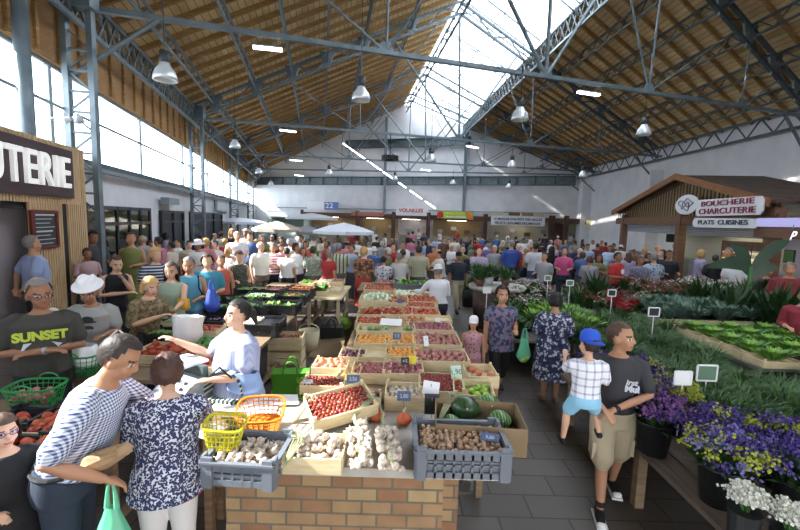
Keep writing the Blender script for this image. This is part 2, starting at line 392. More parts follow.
# columns
def column(x,y,zt,label,gap=V((.5,.1,0)),mc=STEEL,w=.13):
    t=thing('lattice_column',label,'column',(x,y,0))
    for s in(0,1): m=MB(); m.beam(gap*s,gap*s+V((0,0,zt)),w,w,upv=V((0,1,0))); m.build('upright',mc,t)
    m=MB(); i=0; zz=.2
    while zz<zt-.4:
        m.beam(V((0,0,zz)),gap+V((0,0,zz)),.05); m.beam(gap*(i%2)+V((0,0,zz)),gap*((i+1)%2)+V((0,0,zz+.45)),.04); zz+=.45; i+=1
    m.build('lacing',mc,t)
    m=MB(); m.box(gap*.5+V((0,0,zt+.3)),(.8,.3,.6)); m.build('head_plate',mc,t)
for i,(d,nn) in enumerate(((9.6,'nearest'),(20,'second nearest'),(30.8,'third nearest'),(41,'farthest'))):
    p=lw(d); column(p.x+.28,d,6.9,'grey steel lattice column by the left windows, %s'%nn)
m=MB(); p=lw(8.0); m.tube([z(p+V((.35,0,0)),0),z(p+V((.35,0,0)),7.2)],.13,12); m.build('round_column',STEEL,smooth=True,label='round grey steel post at the left frame edge behind the kiosk sign',cat='post')
PIL=mat('white_pillar','d5d6d8',.8)
for d,zt,nn in((27,6.1,'beside the butcher kiosk roof'),(36.8,6.1,'in the far right corner'),):
    m=MB(); m.box((16.0,d,zt/2),(.8,.8,zt)); m.build('wall_pilaster',WHITE,label='pale square wall pillar '+nn,cat='pillar')
# mid-height rail along glazing
m=MB(); q0,q1=lw(5)-nrm*.7,lw(48)-nrm*.7; m.tube([z(q0,4.75),z(q1,4.75)],.035); m.build('window_rail',FRAME,label='long thin grey rail running across the left windows',cat='rail')
m=MB(); q0,q1=lw(10)-nrm*.9,lw(45)-nrm*.9; m.beam(z(q0,3.55),z(q1,3.55),.18,.1); m.build('cable_tray',FRAME,label='grey cable tray under the left window sill',cat='cable tray')
# ---------------------------------------------------------------- pendant lamps
ALU=mat('lamp_aluminium','c9ccd0',.3,.6); LCAP=mat('lamp_cap','3c4145',.5,.3)
GL2=mat('lamp_dome','dfe6ea',.25,.35)
def pendant(px,py,wpx,label,zt=None):
    d=.46*F/wpx; p=at(px,py,d); t=thing('pendant_lamp',label,'lamp',p)
    m=MB(); m.lathe([(.0,.2),(.09,.2),(.12,.12),(.2,.02),(.235,-.1),(.24,-.17),(.22,-.17),(.2,-.08),(.1,.08),(0,.1)],n=16); m.build('reflector_dome',GL2,t,True)
    m=MB(); m.lathe([(0,.42),(.1,.42),(.11,.2),(.09,.18),(0,.18)],n=12); m.build('ballast_housing',LCAP,t,True)
    m=MB(); m.ell((0,0,-.02),(.06,.06,.09)); m.build('bulb',mat('warm_bulb','fff4d8',.5,0,'emit',e=1.2),t,True)
    m=MB(); m.tube([(0,0,.4),(0,0,max(.7,(zt or p.z+.9)-p.z))],.012,5); m.build('hanging_rod',LCAP,t)
for a in((165,72,21,'largest pendant dome lamp, at upper left below the timber roof',8.2),(361,94,17,'pendant dome lamp left of the skylight, near the top centre',11.5),
    (520,114,16,'pendant dome lamp right of the skylight',9.6),(644,130,13,'pendant dome lamp under the right roof above the butcher kiosk',8.6),
    (235,144,10,'pendant dome lamp just right of the second lattice column',9),(387,157,0,'',0),(259,171,7,'small pendant lamp near the far left corner',None),(431,158,10,'pendant lamp centred before the far gable, between the two beams',9),
    (512,164,9,'pendant lamp before the far gable, right of centre',None),(583,174,8,'pendant lamp in front of the far right corner',None),(453,182,6,'small pendant lamp in front of the lower far beam, centre',None),
    (509,186,6,'small pendant lamp below the lower far beam, right of centre',None),(395,178,6,'small pendant lamp just left of the far wall centre',None),(271,183,5,'tiny pendant lamp at the far left under the roof',None),(329,172,7,'small pendant lamp before the left half of the far gable',None)):
    if a[2]: pendant(*a)
# black round hanging heater
p=at(390,158,22); t=thing('round_fan','black round fan unit hanging on a rod before the far gable','fan',p)
m=MB(); 
for i in range(24):
    a,b=2*PI*i/24,2*PI*(i+1)/24; m.beam(V((math.cos(a)*.36,math.sin(a)*.36,0)),V((math.cos(b)*.36,math.sin(b)*.36,0)),.16,.22)
m.build('ring_housing',mat('black_plastic','17181a',.5),t); m=MB(); m.tube([(0,0,0),(0,0,1.2)],.03); m.build('hanging_rod',mat('black_plastic','17181a',.5),t)
m=MB(); m.beam((-.35,0,0),(.35,0,0),.08,.04); m.beam((0,-.35,0),(0,.35,0),.08,.04); m.build('motor_bracket',mat('black_plastic','17181a',.5),t)
# fluorescent tubes
def tube_light(px0,py0,px1,py1,z_,label,w=.12,group=None):
    a,b=atz(px0,py0,z_),atz(px1,py1,z_); c=(a+b)/2; t=thing('tube_light',label,'lamp',c,0,group)
    m=MB(); m.beam(a-c+V((0,0,.05)),b-c+V((0,0,.05)),w*1.1,.05); m.build('housing',FRAME,t)
    m=MB(); m.beam(a-c,b-c,w,.06); m.build('glowing_bar',LAMP_AND_STREAK,t)
tube_light(253,47,282,50,6.9,'lit fluorescent tube on the nearest truss tie, upper left of centre')
tube_light(578,92,599,95,6.9,'lit fluorescent tube on the nearest truss tie, right of the skylight')
tube_light(280,130,296,132,6.9,'lit fluorescent tube on the second truss tie, left half')
tube_light(290,160,302,161,6.9,'lit fluorescent tube on the third truss tie, left half')
tube_light(295,175,303,176,6.9,'small lit fluorescent tube on the farthest tie, left half')
tube_light(467,146,478,148,6.9,'lit fluorescent tube on the second truss tie, right of the far post')
tube_light(421,169.5,430,170.5,6.9,'small lit fluorescent tube on the third truss tie, centre')
# sunlight streak on the far wall, imitated by added glowing bars, no lamps
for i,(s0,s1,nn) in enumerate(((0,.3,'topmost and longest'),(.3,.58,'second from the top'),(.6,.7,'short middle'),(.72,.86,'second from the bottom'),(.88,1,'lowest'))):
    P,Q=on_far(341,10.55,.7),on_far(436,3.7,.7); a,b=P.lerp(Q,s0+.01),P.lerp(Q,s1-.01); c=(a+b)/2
    t=thing('sun_streak_strip','%s of the glowing strips imitating the sun streak on the far wall'%nn,'sun streak',c)
    m=MB(); m.beam(a-c,b-c,.1,.05,upv=V((0,1,0))); m.build('glowing_bar',LAMP_AND_STREAK,t); m=MB(); m.beam(a-c+nb*.2,b-c+nb*.2,.12,.05,upv=V((0,1,0))); m.build('streak_backing',WHITE,t)
# ---------------------------------------------------------------- light
w=bpy.data.worlds.new('sky'); SC.world=w; w.use_nodes=True; bg=w.node_tree.nodes['Background']; bg.inputs[0].default_value=(.95,.97,1,1); bg.inputs[1].default_value=12
wn_=w.node_tree; tc=wn_.nodes.new('ShaderNodeTexCoord'); sx=wn_.nodes.new('ShaderNodeSeparateXYZ'); rm=wn_.nodes.new('ShaderNodeMapRange'); wn_.links.new(tc.outputs['Generated'],sx.inputs[0]); wn_.links.new(sx.outputs[2],rm.inputs[0])
rm.inputs[1].default_value=-.05; rm.inputs[2].default_value=.05; rm.inputs[3].default_value=13; rm.inputs[4].default_value=10; wn_.links.new(rm.outputs[0],bg.inputs[1])
sd=bpy.data.lights.new('sun','SUN'); sd.energy=36; sd.angle=R(1.0); sd.color=(1,.93,.82); so=bpy.data.objects.new('sun',sd); COL.objects.link(so)
sdir=V((1,.12,-.78)).normalized(); so.rotation_euler=sdir.to_track_quat('-Z','Y').to_euler()
def portal(P,Q,z0,z1,nv):
    c=(V(P)+V(Q))/2; c.z=(z0+z1)/2; l=bpy.data.lights.new('portal','AREA'); l.shape='RECTANGLE'; l.size=(V(Q)-V(P)).length; l.size_y=z1-z0; l.cycles.is_portal=True
    o=bpy.data.objects.new('daylight_portal',l); COL.objects.link(o); o.location=c+nv*.01; zx=-V(nv).normalized(); xx=(V(Q)-V(P)).normalized(); yy=zx.cross(xx)
    mm=M((xx,yy,zx)).transposed().to_4x4(); mm.translation=c; o.matrix_world=mm
portal(z(lw(-6)-nrm*.05,0),z(lw(50)-nrm*.05,0),ZS,ZG,-nrm)
portal(V((.5,-4.9,0)),V((8,-2.9,0)),0.05,3.4,V((0,1,0)))
def portal3(a,b,c,d,nv):
    ctr=(a+b+c+d)/4; l=bpy.data.lights.new('portal','AREA'); l.shape='RECTANGLE'; l.size=((b-a).length+(c-d).length)/2; l.size_y=((d-a).length+(c-b).length)/2; l.cycles.is_portal=True
    o=bpy.data.objects.new('daylight_portal',l); COL.objects.link(o); xx=((b-a)+(c-d)).normalized(); zx=-nv.normalized(); yy=zx.cross(xx).normalized(); zx=xx.cross(yy)
    mm=M((xx,yy,zx)).transposed().to_4x4(); mm.translation=ctr; o.matrix_world=mm
portal3(roofR(0,0,.0),roofR(5,0,.0),roofR(5,.42,.0),roofR(0,.31,.0),V((-.2,0,-1)))
SC.view_settings.view_transform='Standard'; SC.view_settings.look='None'; SC.view_settings.gamma=1; SC.view_settings.exposure=-.44
SC.cycles.use_denoising=True; SC.cycles.max_bounces=8; SC.cycles.transparent_max_bounces=24; SC.cycles.sample_clamp_indirect=6
# ---------------------------------------------------------------- left kiosk
SLAT=mat('pale_slat_wood','c9ad85',.7,0,'wood',col2='b3946c',s=3,sc=(6,6,1)); DARK=mat('dark_void','1b1a1c',.7); MAROON=mat('dark_maroon_sign','3a2228',.4)
LETW=mat('lit_white_letter','f7f7f5',.4,0,'emit',e=.55); KW=mat('kiosk_inner_wall','b9aeb0',.8)
def K(d,off=0): return V((-4.79-.24*d-off,d,0))
def Kpx(px,z_,off=0):
    r=ray(px,212); s=r.x/r.y; d=(-4.79-off)/(s+.24); return V((-4.79-.24*d-off,d,z_))
kd=V((-.24,1,0)).normalized(); kn=V((1,.24,0)).normalized()
kiosk=thing('market_kiosk','slatted timber market kiosk at the left frame edge, under the dark maroon sign','kiosk',K(9.1)); o=kiosk.location.copy()
def slats(name,a,b,z0,z1,par,o,pitch=.08,mc=SLAT,n_=kn):
    m=MB(); L=(b-a).length; n=int(L/pitch); m.beam(z(a,(z0+z1)/2)-o-n_*.03,z(b,(z0+z1)/2)-o-n_*.03,.02,z1-z0,mi=1)
    for i in range(n):
        p=a.lerp(b,(i+.5)/n); m.box(z(p,(z0+z1)/2)-o,(.05,.045,z1-z0),Euler((0,0,math.atan2((b-a).y,(b-a).x))).to_matrix())
    return m.build(name,[mc,mat('slat_gap','4a3826',.8)],par)
slats('slat_wall',Kpx(28,0),Kpx(61.5,0),0,2.66,kiosk,o)
slats('slat_wall',Kpx(67,0),Kpx(85,0),0,3.8,kiosk,o)
slats('slat_header',K(3.2),Kpx(80,0),2.62,3.8,kiosk,o)
m=MB(); m.beam(z(Kpx(64,0),1.3)-o-kn*.05,z(Kpx(64,0),1.3)-o-kn*.02,.3,2.64); m.build('dark_reveal',DARK,kiosk)
m=MB(); wallbox(m,K(3,.42)-o,K(9.2,.42)-o,0,3.75,-kn*.08); m.build('inner_wall',KW,kiosk)
m=MB(); wallbox(m,K(9.25)-o,K(9.25,.5)-o,0,3.8,kd*.06); m.build('side_panel',SLAT,kiosk)
m=MB(); wallbox(m,K(3)-o-kn*.06,K(9.2)-o-kn*.06,2.5,2.64,-kn*.35); wallbox(m,K(3)-o-kn*.06,K(9.2)-o-kn*.06,3.7,3.78,-kn*.4); m.build('roof_panel',DARK,kiosk)
sg=thing('shop_sign','dark maroon kiosk sign with large white capital letters at the left edge','sign',z(Kpx(76,0,-.08),0)); o=sg.location.copy()
m=MB(); wallbox(m,K(3.3,-.08)-o,Kpx(75.5,0,-.08)-o,2.74,3.7,-kn*.05); m.build('board',MAROON,sg)
e=Kpx(75.5,0,-.08); ang=math.atan2(kd.y,kd.x)
tx=text('lettering','CHARCUTERIE',LETW,.84,sg,ext=.03,rot=(R(90),0,ang),loc=z(e-kd*.2,3.2)-o+kn*.03,bold=.006,align='RIGHT',spacing=1.07)
for v in tx.data.vertices:
    q=v.co-(z(e-kd*.2,3.2)-o); a=q.dot(kd); v.co+=kd*(a*-.12)
mb=thing('menu_board','dark menu board in a red frame on the slatted kiosk wall','board',z(Kpx(43,0,-.05),0)); o=mb.location.copy()
a,b=Kpx(31,0,-.05),Kpx(56,0,-.05)
m=MB(); wallbox(m,a-o,b-o,1.8,2.46,-kn*.02); m.build('panel',mat('chalk_panel','2a2c30',.5),mb)
m=MB()
for z0 in(1.8,2.46): m.beam(z(a,z0)-o,z(b,z0)-o,.05)
for q in(a,b): m.beam(z(q,1.78)-o,z(q,2.48)-o,.05)
m.build('frame',mat('red_frame','6d2320',.5),mb)
m=MB()
for i in range(8): m.beam(z(a.lerp(b,.12),2.4-i*.075)-o+kn*.012,z(a.lerp(b,.88-.1*(i%3)),2.4-i*.075)-o+kn*.012,.004,.028 if i in(0,4) else .013)
m.build('chalk_lines',mat('chalk','c9cdd0',.8),mb)
# spot lamps on the first column
sp=at(72,118,9.2); t=thing('spot_lamp','pair of small silver spot lamps on an arm beside the nearest left column','lamp',sp)
for s in(-.13,.13): m=MB(); m.lathe([(.05,.1),(.1,-.08),(.09,-.08),(.04,.08)],c=(s,0,0),rot=Euler((.8,0,s*3)).to_matrix()); m.build('lamp_head',GL2,t,True)
m=MB(); m.tube([(-.6,.1,0),(.2,0,.02)],.02); m.build('arm',STEEL,t)
# ---------------------------------------------------------------- left wall fronts
def Lpx(px,z_,off=0):
    s=ray(px,214).x/ray(px,214).y; d=(-5.5+off)/(s+.24); return V((-5.5-.24*d+off,d,z_))
DFR=mat('dark_door_frame','33373b',.4,.3); BEI=mat('shop_interior','c8bfa6',.8,0,'noise',col2='8d8a80',s=1.5); NAVY=mat('navy_door','2c3442',.5); DGL=mat('door_glass','c8d2d0',.05,0,'glass',g=.25)
def storefront(px0,px1,ztop,n,name,inner,glass):
    A,B=Lpx(px0,0,.06),Lpx(px1,0,.06); o=V((0,0,0))
    m=MB(); wallbox(m,A,B,0,ztop,-kn*.04); w=m.build(name,inner,kind='structure')
    m=MB()
    for i in range(n+1): q=A.lerp(B,i/n)+kn*.04; m.beam(z(q,0),z(q,ztop),.1,.08)
    for zz in(.06,ztop-.05,2.15 if ztop>2.4 else .9): m.beam(z(A,zz)+kn*.04,z(B,zz)+kn*.04,.08,.1)
    m.build('door_frame',DFR,w)
    if glass: m=MB(); wallbox(m,A+kn*.05,B+kn*.05,.1,ztop-.1,-kn*.005); m.build('door_glass',DGL,w)
    m=MB()
    for i in range(n): q=A.lerp(B,(i+.85)/n)+kn*.1; m.tube([z(q,.95),z(q,1.25)],.015)
    m.build('door_handle',FRAME,w)
storefront(83,148,2.65,5,'door_1',BEI,True)
storefront(160,182,2.6,2,'door_2',NAVY,False); storefront(190,221,2.6,3,'door_3',NAVY,False)
for px0,px1,z0,z1,lb in((161,172,2.85,3.1,'small beige vent box above the dark blue doors'),):
    A=Lpx(px0,0,.1); B=Lpx(px1,0,.1); m=MB(); wallbox(m,A,B,z0,z1,kn*.3); m.build('vent_box',FRAME,label=lb,cat='vent')
m=MB(); P=Lpx(216,2.2,.15); m.tube([z(P,3.4),z(P,2.75),z(P,2.65)+kn*.6],.12); m.build('wall_duct',FRAME,smooth=True,label='bent grey pipe on the left wall over the dark doors',cat='pipe')
# ---------------------------------------------------------------- far stall row
BRN=mat('brown_timber','5b4032',.7,0,'wood',col2='48332a',s=2); BRN2=mat('red_brown_timber','7d5a42',.6,0,'wood',col2='644834',s=2)
BG1=mat('ochre_panel','a3875c',.8); BG2=mat('cream_panel','bdb49c',.8); BG3=mat('pinkish_panel','c2b8bb',.8); CNT=mat('stall_counter','8f8778',.6); MET=mat('steel_tray','9ea3a5',.35,.4)
def far(px,z_,off=2.0): return on_far(px,z_,off)
def stall(px0,px1,bgm,label,ztop=2.95,zp=3.3,off=2.6):
    A,B=far(px0,0,off),far(px1,0,off); o=(A+B)/2; bk=nb.normalized()*1.7; t=thing('market_stall',label,'stall',o)
    m=MB(); wallbox(m,A+bk-o,B+bk-o,0,ztop,nb*.1); m.build('back_panel',bgm,t)
    m=MB(); wallbox(m,A-o,B-o,ztop-.35,ztop+.05,nb*.15); m.build('fascia',BRN,t)
    m=MB(); wallbox(m,A-o,B-o,ztop+.05,ztop+.12,bk*1.05); m.build('roof_board',BRN2,t)
    for q in(A,B): m=MB(); m.beam(z(q,0)-o,z(q,zp)-o,.28,.28,upv=V((0,1,0))); m.build('post',BRN,t)
    m=MB(); C=A.lerp(B,.05); D=A.lerp(B,.95); wallbox(m,C-o+bk*.1,D-o+bk*.1,0,1.05,bk*.35); m.build('counter',CNT,t)
    for i in range(int((B-A).length/1.3)):
        q=A.lerp(B,(i+.6)/max(1,int((B-A).length/1.3)))+bk*.9; m=MB(); m.box(z(q,1.5+.3*(i%2))-o,(.5,.3,.35)); m.build('shelf_box',(MET,BG3,BRN2)[i%3],t)
stall(302,357,BG1,'far market stall with ochre back wall left of the far row, behind the beige parasol')
stall(358,393,BG1,'far market stall under the red and white awning board')
stall(394,428,BG3,'far market stall with a pinkish wall and a red lettered white sign')
stall(429,485,BG1,'far market stall with ochre wall under the green and yellow sign')
stall(486,551,BG2,'far market stall with cream wall under the long white lettered banner')
stall(553,566,BRN,'narrow dark far market stall right of the long white banner')
stall(567,618,BG2,'far market stall at the right end of the row, next to the butcher kiosk')
def sign_board(px0,px1,z0,z1,mc,label,words,wm,off=2.75,size=.5,extra=None,cat='sign'):
    A,B=far(px0,0,off),far(px1,0,off); zc=(z0+z1)/2; o=z((A+B)/2,0); t=thing('stall_sign',label,cat,o)
    m=MB(); wallbox(m,A-o+V((0,0,0)),B-o,z0,z1,nb*.06); m.build('board',mc,t)
    a=math.atan2((B-A).y,(B-A).x); nn=V((-nb.x,-nb.y,0)).normalized()
    for (s,sz,x,y,cm,wd) in words: text('lettering',s,cm,sz,t,ext=.01,rot=(R(90),0,a),loc=V((B-A).normalized()*x)+V((0,0,y+zc))+nn*.09,bold=.008,width=wd)
    if extra: extra(t,A-o,B-o,nn)
    return t
WB=mat('white_board','e6e7ea',.6); RED=mat('red_letter','c0303a',.5); BLU=mat('blue_board','5b78b8',.6); NVY=mat('navy_letter','2b3350',.5); GRN=mat('lime_board','a8c838',.6); YEL=mat('yellow_board','ddc45a',.6)
def exA(t,A,B,nn):
    m=MB(); wallbox(m,A.lerp(B,.56)+nn*.01,B+nn*.01,3.35,4.15,-nn*.01); m.build('blue_panel',BLU,t)
sA=sign_board(307,338,3.35,4.15,WB,'white and blue board on the far wall, left of the stall row, reading 22',[('22',.75,.85,0,WB,.9)],None,extra=exA)
m=MB()
sign_board(351,383,2.75,3.2,mat('rust_board','b06a5c',.6),'rust red awning board with white lettering over the second far stall',[('FROMAGES',.4,0,0,WB,2.0)],None) if 0 else None
sR=sign_board(351,384,2.8,3.2,mat('rust_board','a8685e',.6),'rust red board over the stall behind the white parasol',[],None)
def exR(t,A,B,nn):
    for i in range(6): m=MB(); q=A.lerp(B,.1+i*.14); m.box(z(q,0)+nn*.03,(.28,.02,.16+.08*(i%2))); 
sign_board(396,428,2.95,3.75,WB,'white far stall sign with blurred red lettering',[('VOLAILLES',.5,-.1,.1,RED,2.5)],None)
def exG(t,A,B,nn):
    m=MB(); m.lathe([(.33,-.01),(.33,.01)],c=A.lerp(B,.1)+V((0,0,3.11))+nn*.08,n=14,rot=Euler((R(90),0,0)).to_matrix()); m.build('red_disc',RED,t)
    m=MB(); q=A.lerp(B,.88); m.prism([(-.35,.35),(.1,.35),(.45,-.4),(0,-.4)],q+V((0,0,3.11))+nn*.08,(B-A).normalized(),V((0,0,1)),nn*.01); m.build('orange_flash',mat('orange_flash','d8733a',.6),t)
sign_board(437,473,2.78,3.45,GRN,'green and yellow far stall sign with a red disc and orange flash',[('PRIMEURS',.32,.1,.1,YEL,1.7),('FRUITS LEGUMES',.22,.1,-.18,WB,1.9)],None,extra=exG)
sign_board(491,545,2.3,3.1,WB,'long white banner with two rows of small dark lettering on the far stalls',[('LE MARCHE COUVERT DES HALLES',.3,0,.18,NVY,4.2),('FRUITS LEGUMES FROMAGES',.3,0,-.2,NVY,4.0)],None)
sign_board(586,607,2.15,3.0,mat('pale_yellow_board','cfc49c',.6),'pale yellow sign with small dark mark at the right end of the far stalls',[('ALP',.34,0,.05,NVY,.9)],None)
for i,px in enumerate((497,514,527,538)):
    m=MB(); P=far(px,3.35,2.2); m.box(P,(.9,.5,.28)); m.build('storage_box',(BG2,BRN2,BG1,BG2)[i],label='flat box on the far stall roof above the long white banner, '+('leftmost','second from left','second from right','rightmost')[i],cat='box',group='boxes on the stall roof')
# parasols and canopies
def parasol(px,py,d,rad,label,mc,zt=None,n=8,sq=False,drop=.42):
    p=at(px,py,d); t=thing('parasol',label,'parasol',(p.x,p.y,0)); T=p.z
    m=MB(); pts=[V((math.cos(2*PI*i/n+.2)*rad,math.sin(2*PI*i/n+.2)*rad,T-drop)) for i in range(n)]; c=V((0,0,T)); mid=[c.lerp(q,.5)+V((0,0,.05)) for q in pts]
    vs=[c]+mid+pts+[q-V((0,0,.16)) for q in pts]; fs=[]
    for i in range(n):
        j=(i+1)%n; fs+=[(0,1+i,1+j),(1+i,1+n+i,1+n+j,1+j),(1+n+i,1+2*n+i,1+2*n+j,1+n+j)]
    m.add(vs,fs); ob=m.build('canopy',mc,t)
    m=MB(); m.tube([(0,0,0),(0,0,T-.02)],.03); m.build('pole',FRAME,t)
    for i in range(n): m=MB(); m.beam(c-V((0,0,.08)),pts[i]-V((0,0,.04)),.02); m.build('rib',FRAME,t)
    m=MB(); m.lathe([(.25,0),(.25,.08),(.05,.12)],n=12); m.build('base',CNT,t)
parasol(277,221,23,1.35,'beige parasol with a domed canopy in the left crowd',mat('beige_canvas','b5a99b',.9))
parasol(307,225,26,.95,'dark grey parasol just right of the beige one',mat('grey_canvas','85858a',.9))
parasol(344,222.5,24,1.75,'large white parasol in front of the far stalls, left of centre',mat('white_canvas','dfe5ee',.9),drop=.5)
parasol(240,217.5,30,1.9,'flat white canopy near the far left corner',mat('white_canvas','dfe5ee',.9),drop=.3)
parasol(312,213,36,2.2,'pale canopy behind the dark grey parasol at the far left',mat('pale_canvas','c6ccd0',.9),drop=.4)
def van():
    P=on_far(290,0,3.0); t=thing('sales_van','pale green-grey market van at the foot of the far white wall, left end','van',P); 
    m=MB(); m.box((0,0,1.55),(4.4,1.9,2.3)); m.box((0,0,.35),(4.4,1.8,.3)); m.build('body',mat('van_body','b8c4ba',.4),t)
    m=MB(); m.box((0,-.97,1.9),(3.4,.04,.9)); m.build('hatch_opening',mat('van_dark','5f6f66',.5),t)
    m=MB(); m.box((0,-1.4,2.5),(3.6,.9,.05)); m.build('hatch_awning',WB,t)
    for s in(-1.4,1.4): m=MB(); m.lathe([(.32,-.1),(.32,.1)],c=(s,-.85,.32),rot=Euler((R(90),0,0)).to_matrix(),n=14); m.build('wheel',DARK,t)
van()
# ---------------------------------------------------------------- butcher kiosk on the right
q0=V((13.4,25.6,0)); q1=V((11.15,12.0,0)); bd_=(q1-q0).normalized(); bn=V((-bd_.y*-1,bd_.x*-1,0)); bn=V((bd_.y,-bd_.x,0)).normalized()
if bn.x>0: bn=-bn
def Bpx(px,z_,off=0):
    s=ray(px,229).x/ray(px,229).y; A=q0+bn*off; D=q1-q0; # (A+kD).x = s*(A+kD).y
    k=(s*A.y-A.x)/(D.x-s*D.y); p=A+D*k; p.z=z_; return p
bk_=-bn; t=thing('butcher_kiosk','brown timber butcher kiosk with a tiled gable roof at the right','kiosk',Bpx(680,0)); o=t.location.copy()
La,Lb=Bpx(617,0),Bpx(781,0); ap=Bpx(680,4.78)
EZ=3.42
RT=mat('roof_tiles','6e5b50',.85,0,'planks',col2='57483f',mort='3a2f2a',bw=.22,bh=.3,ms=.03,ns=2,na=.7)
dep=3.0
for nm_,E in(('roof_slope',La),('roof_slope',Lb)):
    m=MB(); e=z(E,EZ)-o-V((0,0,.02)); a=ap-o; m.slab(e+bn*.35,a+bn*.35,a+bk_*dep,e+bk_*dep,.09 if E is La else -.09,0,[(0,0),((a-e).length,0),((a-e).length,dep),(0,dep)]); m.build(nm_,RT,t)
    m=MB(); m.beam(e+bn*.38+V((0,0,-.06)),a+bn*.38+V((0,0,-.06)),.06,.26,upv=V((0,0,1))); m.build('barge_board',mat('orange_brown_board','8f6038',.6,0,'wood',col2='774c2b',s=2),t)
# gable slats
m=MB(); N=52; zb=3.0
for i in range(N):
    q=(i+.5)/N; p=La.lerp(Lb,q); qa=(ap-La).length/(Lb-La).length; tt=(z(ap,0)-La).length/(Lb-La).length
    zt=lerp(EZ,4.78,q/tt) if q<tt else lerp(4.78,EZ,(q-tt)/(1-tt)); zt-=.12
    if zt>zb+.05: m.beam(z(p,zb)-o,z(p,zt)-o,.09,.03,upv=bn)
m.build('gable_slats',mat('gable_slat','6e5236',.7,0,'wood',col2='5a422b',s=2),t)
m=MB(); wallbox(m,La.lerp(Lb,.04)-o+bk_*.25,La.lerp(Lb,.96)-o+bk_*.25,3.0,3.45,bk_*.05); pp=[La.lerp(Lb,.06)-o+bk_*.25,La.lerp(Lb,.94)-o+bk_*.25,z(ap,0)-o+bk_*.25]
m.add([z(pp[0],3.4),z(pp[1],3.4),z(pp[2],4.6)],[(0,1,2)]); m.build('gable_lining',mat('gable_lining','b3a47a',.8),t)
m=MB(); m.beam(z(La,2.83)-o,z(Lb,2.83)-o,.2,.36); m.build('front_beam',BRN2,t)
for px in(624,681,774):
    m=MB(); p=Bpx(px,0)-o; m.beam(p,p+V((0,0,3.2)),.38,.3,upv=bn); m.build('post',BRN2,t)
CRM=mat('cream_wall','cfcbb4',.8)
m=MB(); wallbox(m,La-o+bk_*2.3-bd_*-3.2,Lb-o+bk_*2.3,0,3.2,bk_*.1); m.build('inner_wall',CRM,t)
SHT=mat('shutter_grey','8f949a',.45,.3,'hstripe',col2='7c8187',s=4)
for a_,b_ in((627,677),(687,771)):
    m=MB(); A,B=Bpx(a_,0,-.1),Bpx(b_,0,-.1)
    for i in range(6): m.beam(z(A,2.62-.07*i)-o,z(B,2.62-.07*i)-o,.03,.06)
    m.build('roller_shutter',SHT,t)
    m=MB(); wallbox(m,A-o+bk_*.2,B-o+bk_*.2,0,1.15,bk_*.7); m.build('counter',MET,t)
    for j in range(5):
        m=MB(); q=A.lerp(B,.12+.19*j)-o+bk_*2.45; m.box(z(q,1.5+.25*(j%2)),(.18,.5,.2+.1*(j%3))); m.build('wall_shelf',(MET,BRN2,DARK)[j%3],t)
gl=thing('screen_box','small black box screen hanging inside the butcher kiosk beside the middle post','screen',Bpx(672,2.0,-.8)); m=MB(); m.box((0,0,0),(.15,.55,.4)); m.build('casing',DARK,gl); m=MB(); m.beam((0,0,.15),(0,0,.6),.04); m.build('bracket',MET,gl)
ba=math.atan2(bd_.y,bd_.x)
def bsign(px0,px1,z0,z1,name,label,words,mc=WB,rnd=False):
    A,B=Bpx(px0,0,.45),Bpx(px1,0,.45); o=z((A+B)/2,(z0+z1)/2); t=thing(name,label,'sign',o)
    L=(B-A).length/2; h=(z1-z0)/2; m=MB()
    if rnd: m.prism([(math.cos(a)*L,math.sin(a)*h) for a in [2*PI*i/28 for i in range(28)]],V((0,0,0)),bd_,V((0,0,1)),bk_*.05)
    else:
        c=.12; m.prism([(-L,-h+c),(-L+c,-h),(L-c,-h),(L,-h+c),(L,h-c-.06),(L-c,h-.06),(-L+c,h),(-L,h-c)],V((0,0,0)),bd_,V((0,0,1)),bk_*.05)
    m.build('board',mc,t)
    for s,sz,y,cm,wd in words:
        text('lettering',s,cm,sz,t,ext=.01,rot=(R(90),0,ba),loc=V((0,0,y))+bn*.02,bold=.003,width=None); tx=t.children[-1]
        xs=[v.co.dot(bd_) for v in tx.data.vertices]; c=(max(xs)+min(xs))/2; k=wd/(max(xs)-min(xs))
        for v in tx.data.vertices: a=v.co.dot(bd_); v.co+=bd_*((a-c)*k-a)
    return t
A=Bpx(693,0,.45);B=Bpx(760,0,.45); LW=(B-A).length
dz=lambda px,py: 2.5+(220+.0297*(px-400)-py)*Bpx(px,0,.45).y/F
zt,zb_=3.95,3.27
bsign(694,760,2.98,3.6,'shop_sign','white butcher kiosk sign with two rows of red capitals',[('BOUCHERIE',.26,.13,mat('dark_red_letter','8c3348',.5),LW*.78),('CHARCUTERIE',.28,-.15,mat('dark_red_letter','8c3348',.5),LW*.84)])
bsign(692,757,2.56,2.92,'shop_sign','narrow white sign with dark capitals under the red lettered butcher sign',[('PLATS  CUISINES',.22,0,mat('slate_letter','4a5560',.5),LW*.76)])
ci=bsign(673,695,3.06,3.86,'round_sign','round white emblem sign in the gable of the butcher kiosk',[],rnd=True)
m=MB(); pts=[bd_*(.5*math.cos(a)*(1+.3*math.sin(3*a)))+V((0,0,.2*math.sin(a)*(1+.3*math.cos(5*a)))) +bn*.02 for a in [2*PI*i/40 for i in range(41)]]; m.tube(pts,.018,5,cap=False)
pts=[bd_*(.25*math.cos(a))+V((0,0,.1*math.sin(2*a)))+bn*.02 for a in [2*PI*i/30 for i in range(31)]]; m.tube(pts,.018,5,cap=False); m.build('emblem_drawing',mat('grey_ink','6f7680',.6),ci)
